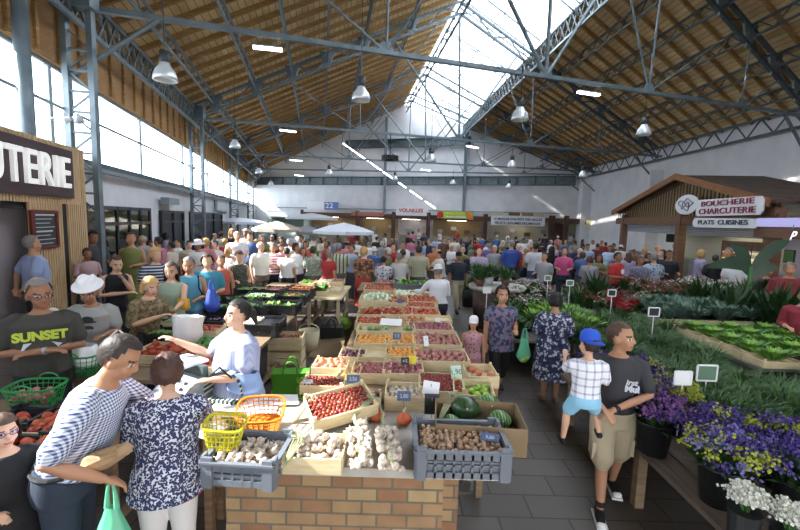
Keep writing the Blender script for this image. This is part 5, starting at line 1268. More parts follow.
# ---------------------------------------------------------------- hero people
def cl(h,kind=None,**k): return mat('cloth_'+h+(kind or ''),h,.85,0,kind,**k)
PPL=[]
def HP(px,py,d,rz,label,b,kcap=1.16,zmin=None,**k):
    tgt=at(px,py,d); top=b.HM@V((0,.01,1.755+(.03 if k.get('hat') else 0))); kk_=tgt.z/top.z; kk_=min(kcap,kk_); b.k=kk_; b.S=M.Scale(kk_,4)
    base=tgt-Euler((0,0,R(rz))).to_matrix()@(top*kk_); base.z=0; PPL.append((base.x,base.y,label))
    return human(label,base,R(rz),b,**k)
def decal(t,b,s,mc,size,pos,rot=(90,0,0),width=None,**k):
    return text('lettering',s,mc,size,t,ext=.002,rot=tuple(R(a) for a in rot),loc=b.S@(b.L@V(pos)),**k)
JEAN=cl('2b3442'); DNAVY=cl('262c3c'); KHK=cl('b3a58a'); WTR=cl('d9d6d2'); BLKC=cl('1d1d20'); SKB=mat('shoe_black','1f2022',.6); SAND=mat('shoe_tan','8a6f54',.7); WHT=cl('e8e8ea')
LIME=mat('lime_print','b6c843',.8); PRT=mat('white_print','c9ccd6',.8)
def ex(t,b):
    decal(t,b,'SUNSET',LIME,.11,(0,-.196,1.31),bold=.006); decal(t,b,'BEACH',PRT,.08,(.02,-.152,1.21),bold=.006) if 0 else None
    m=MB(); m.prism([(-.14,-.03),(.1,-.045),(.15,.0),(.06,.03),(-.12,.03)],b.S@(b.L@V((0,-.192,1.225))),V((1,0,0)),V((0,0,1)),V((0,.004,0))); m.build('print_patch',PRT,t)
    sh,e,w=b.SH[-1]; c=b.S@(w-(w-e).normalized()*.03); m=MB(); m.ell(c,(.036,.03,.036),n=12,m=8); m.build('wristwatch',mat('steel_tray','9ea3a5',.35,.4),t)
HP(38,278,3.78,38,'man with glasses and grey hair, crossed arms, dark T-shirt with lime lettering',Body(hs=1.16,fat=1.25,lean=.06,nod=.15,yaw=.3,arms=('fold','fold')),skin='brown',hair=('short','grey'),top=(cl('3a3833'),{}),bottom=('trousers',BLKC,{}),shoe=SKB,glasses=SKB,extra=ex)
def ex(t,b):
    T=b.S@b.L; dk=mat('print_dark','34363a',.8); m=MB()
    def out(f,cx,cz,rx,rz_,dp,n=16): m.prism([(rx*math.cos(2*PI*i/n),rz_*math.sin(2*PI*i/n)) for i in range(n)],T@V((cx,-.178,cz)),V((1,0,0)),V((0,-.25,.97)),V((0,.004,0)))
    out(0,0,1.33,.09,.014,0); out(0,0,1.36,.06,.045,0); out(0,0,1.25,.05,.03,0); m.build('hat_print',dk,t)
HP(86,279,4.65,18,'man in a white trilby hat bowing his head, grey T-shirt with a dark hat print',Body(hs=1.15,fat=1.15,lean=.25,nod=.22,arms=('bent','bent')),skin='brown',hair=('short','grey'),top=(cl('9a9a96'),{}),bottom=('trousers',JEAN,{}),shoe=SKB,hat=('trilby',WHT,mat('hat_band','8a8a90',.8)),extra=ex)
HP(52,309,5.0,30,'person in a pale flat cap between the glasses man and the trilby man',Body(fem=True,nod=.2,arms=('bent','down')),skin='brown',hair=('short','dark'),top=(cl('4a4038'),{}),bottom=('trousers',BLKC,{}),hat=('sun',cl('cfc6ba')))
def ex(t,b):
    sh,e,w=b.SH[1]
    m=MB(); m.beam(b.S@V((-.17,0,.955)),b.S@V((.17,0,.955)),.0,.0) if 0 else None
    T=b.S; pts=[T@V((.176*math.cos(a)*b.fat,.13*math.sin(a)*b.fat,.97)) for a in [2*PI*i/20 for i in range(21)]]; m=MB(); m.tube(pts,.014,6,cap=False); m.build('belt',SKB,t)
cm=mat('blue_white_check','dfe2ec',.85,0,'check',col2='33497c',s=17,w=.5)
TB=Body(hs=1.1,fat=1.12,lean=.42,nod=.3,arms=(((.14,.12,-.24),(.05,-.1,-.4)),'reach'))
T_=HP(133,337,2.45,106,'dark haired man in a blue and white checked shirt leaning over the stall',TB,skin='tan',hair=('short','dark'),top=(cm,dict(sleeve=.85,z0=.93)),bottom=('trousers',JEAN,{}),shoe=SKB,extra=ex,vox=.009,kcap=1.12)
def hand_world(T,b,sd,off=(0,0,0)):
    bpy.context.view_layer.update(); return T.matrix_world@(b.S@(b.SH[sd][2]+V(off)))
bp_=bpy.data.materials
fl1=mat('navy_floral','cfd2dc',.85,0,'spots',col2='2a3052',s=75,w=.5,col3='2d3358')
def ex(t,b):
    m=MB(); f=b.fat; pts=[b.S@V((.195*f*math.cos(a),.155*f*math.sin(a),.815)) for a in [2*PI*i/26 for i in range(27)]]; m.tube(pts,.011,6,cap=False); m.build('pink_hem',cl('b8405a'),t)
    m=MB(); 
    for i in range(26):
        a,c=2*PI*i/26,2*PI*(i+1)/26; P=lambda q,zz: b.S@V((.193*f*math.cos(q),.153*f*math.sin(q),zz)); m.quad(P(a,.83),P(c,.83),P(c,.92),P(a,.92))
    m.build('printed_border',mat('border_print','8f8678',.85,0,'spots',col2='d8d2c6',s=24,w=.3,col3='5a5a6a'),t)
HP(168,354,2.6,198,'auburn haired woman seen from behind, navy floral blouse and white trousers',Body(fem=True,fat=1.22,lean=.16,nod=.12,arms=('reach','bent')),skin='fair',hair=('curly','auburn'),top=(fl1,dict(sleeve=1.4,z0=.82,inf=.02)),bottom=('trousers',WTR,dict(z1=1.0)),shoe=SAND,extra=ex,vox=.009,kcap=1.1)
def ex(t,b):
    m=MB(); m.ell(b.S@(b.HM@V((0,.115,1.63))),(.05,.045,.05),n=12,m=8); m.tube([b.S@(b.HM@V((0,.13,1.62))),b.S@(b.HM@V((0,.16,1.52)))],[.035,.012],8); m.build('ponytail',hairm('black'),t)
    m=MB(); m.tube([b.S@V((.085*math.cos(a),-.06-.055*math.sin(a),1.43-.035*math.sin(a))) for a in [PI*i/10 for i in range(11)]],.004,5); m.build('necklace',mat('gold_chain','b89a5a',.3,.8),t)
vend=Body(fem=True,fat=1.25,lean=.05,nod=-.02,arms=(((.12,-.16,-.2),(.22,-.38,-.06)),'bent'))
VT=HP(238,299,3.6,-52,'dark haired stall woman in a pale lilac smock top stretching out one hand',vend,skin='fair',hair=('short','black'),top=(cl('a3abc9','stripe',col2='939cc0',s=20),dict(sleeve=.7,inf=.022)),bottom=('trousers',DNAVY,{}),shoe=SKB,extra=ex,vox=.009)
leo=mat('leopard_print','6a5a40',.85,0,'spots',col2='2e281f',s=40,w=.3,col3='8a7c5a')
LEO=Body(fem=True,fat=1.12,lean=.2,nod=.2,arms=('hold','reach'))
LT_=HP(152,277,5.2,68,'blonde woman in a leopard print blouse holding open a white bag',LEO,skin='fair',hair=('bob','blond'),top=(leo,dict(sleeve=1.1)),bottom=('trousers',DNAVY,{}))
HP(117,256,6.6,50,'woman in a sleeveless black dress with a hair bun and a hand to her chin',Body(fem=True,fat=.95,lean=.05,nod=.3,arms=('fold','chin')),skin='fair',hair=('bun','brown'),top=(BLKC,dict(strap=True)),bottom=('skirt',cl('1d1d20'),dict(z0=.5,name='dress_skirt')))
HP(156,247,7.4,60,'blonde woman in a navy and white striped top behind the black dress woman',Body(fem=True,fat=1.15,nod=.15,arms=('bent','bent')),skin='fair',hair=('bob','blond'),top=(cl('2c3348','hstripe',col2='c8ccd6',s=6,w=.7),dict(sleeve=.8)),bottom=('trousers',DNAVY,{}),vox=.014)
HP(170,262,6.0,12,'young woman with long light brown hair in a sage green vest',Body(fem=True,fat=.95,nod=.2,arms=('bent','reach')),skin='fair',hair=('long','brown'),top=(cl('93a390'),dict(strap=True)),bottom=('trousers',JEAN,{}),vox=.012)
def ex(t,b):
    m=MB(); m.tube([b.S@V(p) for p in((.13,-.03,1.47),(.16,-.14,1.3),(.24,-.06,1.05))],.012,6); m.build('strap',BLKC,t)
    m=MB(); m.box(b.S@V((.27,.0,.95)),(.08,.26,.24)); m.build('handbag',BLKC,t)
HP(188,257,6.5,15,'grey haired woman in a turquoise vest with a black shoulder bag',Body(fem=True,fat=1.05,nod=.25,arms=('bent','bent')),skin='tan',hair=('short','grey'),top=(cl('5fa3bd'),dict(strap=True)),bottom=('skirt',cl('5a7a94'),{}),extra=ex,vox=.012)
HP(207,254,7.2,20,'curly haired woman in a teal top with a dark collar',Body(fem=True,fat=1.1,nod=.12,arms=('bent','bent')),skin='fair',hair=('curly','auburn'),top=(cl('3f8399'),{}),bottom=('trousers',DNAVY,{}),vox=.014)
HP(221,255,8.2,25,'woman in a coral red top with a shoulder strap beside the teal top woman',Body(fem=True,nod=.1,arms=('bent','down')),skin='tan',hair=('short','brown'),top=(cl('b8574a'),dict(strap=True)),bottom=('trousers',BLKC,{}),vox=.014)
HP(240,251,8.6,40,'auburn haired woman in a dark patterned sundress picking out vegetables',Body(fem=True,nod=.4,lean=.1,arms=('bent','bent')),skin='fair',hair=('short','brown'),top=(cl('40433c','spots',col2='8a8a7a',s=30,w=.25),dict(strap=True)),bottom=('skirt',cl('40433c'),{}),vox=.014)
HP(261,241,10.6,60,'balding man in an untucked cream shirt beside the dark sundress woman',Body(fat=1.2,nod=.1,arms=('down','bent')),skin='fair',hair=('fringe','white'),top=(cl('e2ddd2'),dict(z0=.85)),bottom=('trousers',cl('7d6e62'),{}),vox=.016)
HP(273,243,11.2,10,'woman with sunglasses in a red and white striped T-shirt, arms folded',Body(fem=True,fat=1.25,arms=('fold','fold')),skin='tan',hair=('short','grey'),top=(cl('e4d6d6','hstripe',col2='a8485a',s=4.5,w=.5),{}),bottom=('trousers',DNAVY,{}),glasses=SKB,vox=.014)
HP(131,232,9.4,10,'woman in an olive green dress with a brown strap, by the glass doors',Body(fem=True,fat=1.1,arms=('down','bent')),skin='tan',hair=('short','auburn'),top=(cl('7a8248'),dict(strap=True)),bottom=('skirt',cl('7a8248'),dict(z0=.35,name='dress_skirt')),vox=.016)
HP(94,229,9.6,60,'man in a dark striped T-shirt standing behind the clothes table at the left',Body(arms=('bent','bent'),nod=.3),skin='brown',hair=('short','black'),top=(cl('3a4048','hstripe',col2='565c66',s=12),{}),bottom=('trousers',BLKC,{}),vox=.016)
HP(88,248,8.6,60,'dark haired person in a pale pink top seated low by the clothes table',Body(fem=True,arms=('bent','bent'),nod=.3,h=1.2),skin='brown',hair=('short','dark'),top=(cl('b89a9c'),{}),bottom=('skirt',cl('3b3f4c'),{}),vox=.018)
HP(31,235,7.1,150,'grey haired man in a pale blue shirt, hands clasped behind, facing the kiosk',Body(fat=1.15,arms=('back','back'),nod=.0),skin='tan',hair=('short','grey'),top=(cl('93a3c4'),dict(z0=.9)),bottom=('trousers',cl('2f3036'),{}),shoe=SKB,vox=.013,kcap=1.2)
# the man with the child
YM=Body(hs=1.16,fat=1.0,lean=.03,nod=.05,yaw=1.05,arms=(((.1,-.1,-.25),(-.04,-.29,-.36)),((.08,-.06,-.27),(-.27,-.27,-.37))),legs='walk')
def ex(t,b):
    decal(t,b,'Tirst',PRT,.065,(.07,-.137,1.27),shear=.2,bold=.002); decal(t,b,'Mul',PRT,.075,(.1,-.136,1.21),bold=.004)
    for me in (lambda s_:None,): pass
    for i,sd in enumerate((-1,1)):
        a_=b.LG[sd][2]; m=MB(); m.ell(b.S@(a_+V((sd*.015,-.165,-.06))),(.04,.03,.028),n=12,m=7); m.build('white_toe_cap',WHT,t); m=MB(); m.box(b.S@(a_+V((sd*.01,-.06,-.085))),(.09,.27,.018)); m.build('white_sole',WHT,t)
        m=MB(); m.tube([b.S@(a_+V((0,0,.02))),b.S@(a_+V((0,0,.06)))],.043,12); m.build('sock',SKB,t)
        for kz in(-1,):
            h_,k_,_=b.LG[sd]; m=MB(); p=b.S@(h_.lerp(k_,.75)+V((sd*.085,0,0))); m.box(p,(.03,.15,.15)); m.build('cargo_pocket',KHK,t)
    sh,e,w=b.SH[1]; m=MB(); m.ell(b.S@w.lerp(e,.1),(.034,.034,.03),n=12,m=8); m.build('wristwatch',SKB,t)
tgt=at(628,322,3.5)
YT=HP(622,321,3.5,-14,'young man in a charcoal T-shirt and khaki shorts carrying a small child',YM,skin='tan',hair=('crop','brown'),top=(cl('37373b'),dict(sleeve=.8)),bottom=('shorts',KHK,dict(to=.98,wide=.014,inf=.022)),shoe=SKB,extra=ex,vox=.009,kcap=1.08)
TD=Body(fat=1.1,arms=('bent',((.06,-.16,-.16),(.04,-.26,-.02))),nod=.1,yaw=.35)
TD.LG={-1:(V((-.09,0,.9)),V((-.19,-.12,.68)),V((-.23,-.03,.42))),1:(V((.09,0,.9)),V((.2,-.12,.64)),V((.24,-.08,.26)))}
TD.HM=TD.HM@M.Translation((0,0,1.5))@M.Scale(1.38,4)@M.Translation((0,0,-1.5))
TD.k=.585; TD.S=M.Scale(TD.k,4)
q=at(589,352,3.3); sh_=TD.S@V((0,0,1.58)); 
plaid=mat('white_plaid','e9e9ee',.85,0,'check',col2='8a8fa8',s=5,w=.86)
TT=human('small child in a blue cap and white plaid shirt carried by the young man',V((q.x,q.y,q.z-sh_.z)),R(172),TD,skin='fair',hair=('short','dark'),top=(plaid,dict(sleeve=.8,z0=.88,inf=.022)),bottom=('shorts',cl('8fc4de'),dict(to=.85,inf=.028)),shoe=SKB,hat=('capback',cl('2c56c4')),vox=.009)
VD=mat('vneck_floral','6b6f86',.85,0,'spots',col2='b0566a',s=30,w=.3,col3='343a58')
VB=Body(hs=1.15,fem=True,fat=1.08,nod=.05,arms=('down','bent'),legs='walk')
VT2=HP(503,286,5.8,5,'dark haired woman in a floral V-neck top and black capri trousers walking',VB,skin='tan',hair=('curly','black'),top=(VD,dict(z0=.78,sleeve=.5,inf=.02)),bottom=('trousers',BLKC,dict(to=1.55)),shoe=SKB,vox=.009)
GB=Body(fem=True,arms=('down','down'),legs='stand',nod=-.05)
HP(474,315,5.6,-12,'girl in a white cap and pink patterned dress beside the floral V-neck woman',GB,skin='tan',hair=('long','dark'),top=(cl('b98a92','spots',col2='7a4a5c',s=26,w=.3),dict(strap=True)),bottom=('skirt',cl('a8707c'),dict(z0=.5)),shoe=SAND,hat=('cap',WHT),vox=.011)
FD=mat('navy_white_floral_dress','3a4263',.85,0,'spots',col2='b9b7c0',s=26,w=.5,col3='232a48')
HP(556,293,5.7,170,'dark haired woman seen from behind in a loose navy and white floral dress',Body(hs=1.12,fem=True,fat=1.3,nod=.15,arms=('bent','bent')),skin='tan',hair=('curly','black'),top=(FD,dict(sleeve=.9,z0=.9,inf=.03)),bottom=('skirt',FD,dict(z0=.42,flare=1.15,inf=.035,name='dress_skirt')),shoe=SAND,vox=.011)
HP(438,264,8.2,190,'person seen from behind in a white bucket hat and white jacket, bending',Body(fem=True,fat=1.15,lean=.15,nod=.1,arms=('bent','out')),skin='tan',hair=('short','grey'),top=(cl('d6d8dc'),dict(sleeve=1.8,z0=.86)),bottom=('trousers',DNAVY,{}),hat=('sun',cl('d0d2d6')),vox=.013)
HP(459,251,11.4,15,'man in a navy polo shirt, dark cap and khaki trousers walking up the aisle',Body(fat=1.1,arms=('down','down'),legs='walk'),skin='brown',hair=('short','dark'),top=(DNAVY,{}),bottom=('trousers',KHK,{}),shoe=SKB,hat=('cap',BLKC),vox=.015)
HP(364,247,10.9,175,'woman in a brown patterned blouse and long red skirt by the white onions',Body(fem=True,fat=1.15,arms=('bent','bent')),skin='fair',hair=('curly','blond'),top=(cl('8a5a40','spots',col2='c8a878',s=20,w=.3,col3='4a3428'),{}),bottom=('skirt',cl('a8362c'),dict(z0=.2,flare=1.1)),vox=.016)
HP(339,243,11.6,178,'man seen from behind in a green and navy vertical striped shirt',Body(fat=1.2,arms=('bent','bent')),skin='tan',hair=('short','grey'),top=(cl('b3b89a','stripe',col2='3c4458',s=3.2,w=.75),dict(z0=.85)),bottom=('trousers',cl('6a655e'),{}),vox=.016)
HP(313,246,11.2,175,'woman seen from behind in a grey green mottled blouse by the greens table',Body(fem=True,fat=1.2,arms=('bent','bent')),skin='tan',hair=('short','dark'),top=(cl('7f8a7c','spots',col2='a8b0a0',s=16,w=.4),dict(z0=.8)),bottom=('skirt',cl('5d5a54'),{}),vox=.016)
HP(384,256,10.85,165,'woman in a white and grey print top bending over the far end crates',Body(fem=True,fat=1.2,lean=.15,arms=('bent','bent')),skin='tan',hair=('short','black'),top=(cl('b8b6bc','spots',col2='5a5a68',s=14,w=.4),{}),bottom=('skirt',cl('4a4a56','spots',col2='8a8a98',s=14,w=.3),{}),vox=.016)
HP(399,253,11,200,'stooped grey haired person in a pale grey shirt at the far end crates',Body(fat=1.1,lean=.2,arms=('bent','bent')),skin='tan',hair=('short','grey'),top=(cl('b0aeac'),{}),bottom=('trousers',cl('55555c'),{}),vox=.016)
HP(419,245,11.2,185,'man seen from behind in a loose khaki shirt near the bucket hat person',Body(fat=1.15,arms=('bent','down')),skin='tan',hair=('short','dark'),top=(cl('a8a68c','stripe',col2='94927a',s=8),dict(z0=.8)),bottom=('trousers',cl('4a4a48'),{}),vox=.016)
HP(512,240,14,190,'person in a bright blue sweatshirt by the plant tables',Body(fat=1.2,arms=('bent','bent')),skin='fair',hair=('short','grey'),top=(cl('2f4a94'),dict(sleeve=1.9)),bottom=('trousers',BLKC,{}),vox=.018)
HP(536,242,13,185,'man seen from behind in a white T-shirt and blue jeans by the plants',Body(fat=1.1,arms=('bent','bent')),skin='brown',hair=('short','black'),top=(cl('b8bac0'),dict(z0=.88)),bottom=('trousers',cl('38486a'),{}),vox=.018)
HP(552,246,13.5,170,'woman in a short black dress next to the white T-shirt man',Body(fem=True,arms=('bent','bent')),skin='tan',hair=('long','black'),top=(BLKC,{}),bottom=('skirt',BLKC,dict(z0=.55)),vox=.018)
HP(565,247,12.6,-20,'woman in a bright pink top standing by the potted plants',Body(fem=True,arms=('bent','bent')),skin='tan',hair=('short','dark'),top=(cl('b84a7a'),{}),bottom=('trousers',JEAN,{}),vox=.018)
def ex(t,b):
    m=MB(); m.lathe([(.045,-.003),(.07,-.003),(.07,.003),(.045,.003)],c=b.S@V((0,-.16,1.28)),rot=Euler((R(90),0,0)).to_matrix(),n=16); m.build('ring_print',WHT,t)
HP(619,252,11,30,'dark haired man in a bright red T-shirt with a white ring print',Body(fat=1.05,arms=('bent','down'),nod=.1),skin='brown',hair=('short','black'),top=(cl('a32a28'),{}),bottom=('trousers',BLKC,{}),vox=.015,extra=ex)
HP(670,250,12,-10,'man in a dark navy T-shirt in front of the butcher middle post',Body(fat=1.1,arms=('bent','bent'),nod=.15),skin='brown',hair=('short','dark'),top=(cl('20222c'),{}),bottom=('trousers',BLKC,{}),vox=.016)
HP(655,253,11.4,170,'person seen from behind in a pale blue and white floral shirt',Body(fem=True,fat=1.2,arms=('bent','bent')),skin='fair',hair=('short','grey'),top=(cl('a4b0bc','spots',col2='5f7890',s=12,w=.4),{}),bottom=('trousers',DNAVY,{}),vox=.016)
HP(641,256,11.2,-20,'person in a lavender grey blouse left of the pale floral shirt',Body(fem=True,arms=('bent','bent')),skin='brown',hair=('short','dark'),top=(cl('6f7088','spots',col2='8f90a8',s=14,w=.3),{}),bottom=('trousers',DNAVY,{}),vox=.016)
HP(791,262,8.2,-20,'man in a red checked shirt at the right frame edge behind the plants',Body(fat=1.15,arms=('bent','bent'),nod=.1),skin='tan',hair=('short','grey'),top=(cl('8a2a30','check',col2='5a2028',s=8),dict(sleeve=1.5)),bottom=('trousers',BLKC,{}),vox=.013)
HP(767,265,9.1,30,'bald person in a dark top half hidden behind the big leaved plant',Body(arms=('bent','bent')),skin='tan',hair=('fringe','grey'),top=(cl('2a2a30'),{}),bottom=('trousers',BLKC,{}),vox=.014)
HP(806,288,6.2,-40,'person in a plain crimson top cut off by the right frame edge',Body(fem=True,fat=1.2,arms=('bent','bent')),skin='tan',hair=('short','dark'),top=(cl('7c2230'),dict(sleeve=1.5)),bottom=('trousers',BLKC,{}),vox=.014)
HP(1,414,2.25,60,'child in glasses and a black top at the bottom left frame edge',Body(fem=True,arms=('bent','bent'),nod=-.05),skin='fair',hair=('bob','brown'),top=(BLKC,dict(sleeve=.6)),bottom=('trousers',BLKC,{}),glasses=mat('purple_frame','5a3a78',.4),vox=.009)
# things held
hp=hand_world(T_,TB,-1,(0,-.03,-.03))
p=hp+V((-.17,.02,.07)); t=thing('paper_bread_bag','crumpled brown paper bag under the arm of the checked shirt man','paper bag',p,.4); bag_mesh(.13,.11,.22,9,.6).build('paper',mat('kraft_paper','a98a68',.85,0,'noise',col2='8f7252',s=9),t,False); t.rotation_euler=(0,1.15,.2); m=MB(); m.ell((0,0,.23),(.04,.04,.05),n=10,m=7); m.build('twisted_top',mat('kraft_paper','a98a68',.85),t)
p=hp+V((0,0,-.47)); t=bag(p,.25,.16,.33,FILMG,'pale green plastic bag of vegetables hanging from the checked shirt man hand',4,True,neck=.25)
for i in range(4): o=obj('potato',PROTO['white_onion'][0],None,p+V((.05*(i%2)-.02,.03*(i//2),.04+.02*i))); tag(o,'pale vegetable inside the green plastic bag','vegetable','vegetables in the pale green bag')
p=at(188,345,4.9); t=bag(p,.32,.16,.36,FILMW,'open white plastic bag held by the blonde leopard blouse woman',6,False,neck=1.1)
p=at(212,312,6.0); t=bag(p,.24,.16,.34,mat('blue_bag','2f4aa8',.5),'blue and white plastic bag held by the turquoise vest woman',7,True)
p=at(184,310,5.9); t=bag(p,.18,.14,.17,mat('yellow_bag','d9a32c',.5),'yellow bag held by the sage green vest woman',8,False,neck=.8)
p=at(524,389,5.5); p=at(523,362,5.6); t=bag(p,.2,.12,.34,FILMG,'thin mint green bag of apples in the floral V-neck woman hand',2,True,neck=.4)
for i in range(5): o=obj('green_apple',PROTO['green_apple'][0],None,p+V((.05*(i%2)-.02,.04*(i//2)-.03,.045+.03*(i%3)))); tag(o,'green apple at the bottom of the mint green bag','apple','apples in the mint green bag')
# striped carrier held by the vendor
p=at(231,388,3.45); t=thing('striped_basket','dark green and white striped carrier held by the stall woman','basket',p,R(-10)); m=MB()
n=20; vs=[]
for i in range(n+1):
    a=PI*1.15*i/n-.2; vs+=[V((.17*math.cos(a),-.13,.17*math.sin(a)+.02)),V((.17*math.cos(a),.13,.17*math.sin(a)+.02))]
m.add(vs,[(2*i,2*i+1,2*i+3,2*i+2) for i in range(n)]); SB=mat('striped_weave','2c3a34',.7,0,'stripe',col2='b8c0b4',s=8,w=.6); m.build('curved_side',mat('striped_weave2','2c3a34',.7,0,'hstripe',col2='b8c0b4',s=8,w=.6),t)
m=MB(); m.box((0,0,-.08),(.3,.24,.03)); m.build('base',SB,t); m=MB(); m.tube([(-.1,-.14,.15),(0,-.16,.24),(.1,-.14,.15)],.008,6); m.build('handle',BLKC,t)
p=at(244,394,3.4); t=thing('blue_apron_bag','light blue cloth bag beside the striped carrier','bag',p); bag_mesh(.3,.16,.2,11,.8).build('cloth',cl('7f9ac8'),t,True); m=MB(); m.tube([(-.06,0,.19),(0,0,.26),(.06,0,.19)],.008,6); m.build('handle',cl('7f9ac8'),t)
# ---------------------------------------------------------------- the crowd: a few prototypes, then copies with their own clothes
CP=[]
def crowd_proto(fem,fat,arms,legs,hair,bottom,sleeve=.75,hat=None,lean=0,nod=.1):
    b=Body(1.72,fem,fat,lean,nod,0,arms,legs); ph=cl('777777'); parts=[('body',b.body(.024,'tan')),('hair',b.hair(hair,hairm('dark'))),('shirt',b.top(.022,sleeve,m=ph,inf=.022,z0=.86))]
    if bottom=='skirt': parts.append(('skirt',b.skirt(.024,m=ph,inf=.024)))
    else: parts.append(('trousers',b.legs_mesh(.024,1.9,m=ph,inf=.022)))
    if hat: parts.append(('hat',b.hat(hat,ph)))
    CP.append(parts)
crowd_proto(False,1.05,('bent','down'),'stand','short','trousers')
crowd_proto(False,1.2,('bent','bent'),'stand','short','trousers')
crowd_proto(False,1.0,('down','down'),'walk','crop','trousers')
crowd_proto(True,1.05,('bent','bent'),'stand','bob','skirt')
crowd_proto(True,1.2,('down','bent'),'stand','short','trousers',.5)
crowd_proto(True,1.0,('bent','hold'),'walk','long','trousers',.4)
crowd_proto(True,1.15,('fold','bent'),'stand','curly','skirt',1.3)
crowd_proto(False,1.1,('reach','bent'),'stand','fringe','trousers',.75,None,.15)
crowd_proto(False,1.1,('bent','down'),'stand','short','trousers',.8,'cap')
crowd_proto(True,1.1,('bent','bent'),'stand','short','skirt',.8,'sun')
HN=['short hair','short hair','cropped hair','bobbed hair','short hair','long hair','curly hair','a bald crown','a cap','a sun hat']
CN={'white':'dcdcde','cream':'cfc8b8','grey':'8b8c90','black':'202125','navy':'2b3350','blue':'4f6a9c','pale blue':'9fb4cc','red':'9c2c2c','pink':'c07a90','green':'4f7a54','olive':'6f7248','purple':'6a5a94','brown':'6a4e3c','orange':'b8683c','teal':'3c7a80','beige':'b3a58c','coral':'bd6a5a','lilac':'a59ab8','maroon':'5c242c','turquoise':'4c98a4','plaid':'7d8696'}
BN=['30323a','4a4a50','2a3448','6f6858','1f2024','8a8272']
USED={}; rc=random.Random(11); skl=['fair','tan','tan','brown']; hcl=['dark','brown','grey','white','blond','black','auburn']
def crowd(px,py,col,v,zone,face=None,d=None,hc=None,h=None):
    fem=v in(3,4,5,6,9); hh=h or (1.62 if fem else 1.74)*rc.uniform(.97,1.03); yh=220+.0297*(px-400)
    if d is None: d=(H-hh)*F/max(3,py-yh)
    def bad(q):
        X,Y=q.x,q.y
        if any((X-a)**2+(Y-b)**2<.42**2 for a,b,_ in PPL): return True
        if any(a-.2<X<b+.2 and c-.2<Y<e+.2 for a,b,c,e in RECT+[(1.5,3.3,9.3,11.1),(3.9,5.7,7.5,10.7),(5.6,9,9.2,11.3),(2.5,4,9.4,11.5)]): return True
        return False
    for _ in range(30):
        if not bad(at(px,py,d)): break
        d*=1.018
    tgt=at(px,py,d); PPL.append((tgt.x,d,'')); k=max(.85,min(1.18,tgt.z/1.78)); rz=rc.choice([0,40,-50,170,190,150,80,-90]) if face is None else face
    hc=hc or rc.choice(hcl)
    lab='person in %s top with %s%s, %s'%(('a '+col),(hc+' ' if v<7 else ''),HN[v],zone)
    if lab in USED:
        for hc in hcl:
            lab='person in %s top with %s%s, %s'%(('a '+col),(hc+' ' if v<7 else ''),HN[v],zone)
            if lab not in USED: break
        else: lab=lab.replace('person in','smaller person in' if lab.replace('person in','smaller person in') not in USED else 'another person in')
    USED[lab]=1
    t=thing('person',lab,'person',V((tgt.x,d,0)),R(rz),'market crowd',scale=k)
    sk=SKIN[rc.choice(skl)]; bt=cl(rc.choice(BN))
    for nm,me in CP[v]:
        o=obj(nm,me,t)
        mc={'body':sk,'hair':hairm(hc),'shirt':cl(CN[col]),'skirt':bt,'trousers':bt,'hat':cl('d3d3d6') if v==9 else cl('3a3c46')}[nm]
        o.material_slots[0].link='OBJECT'; o.material_slots[0].material=mc
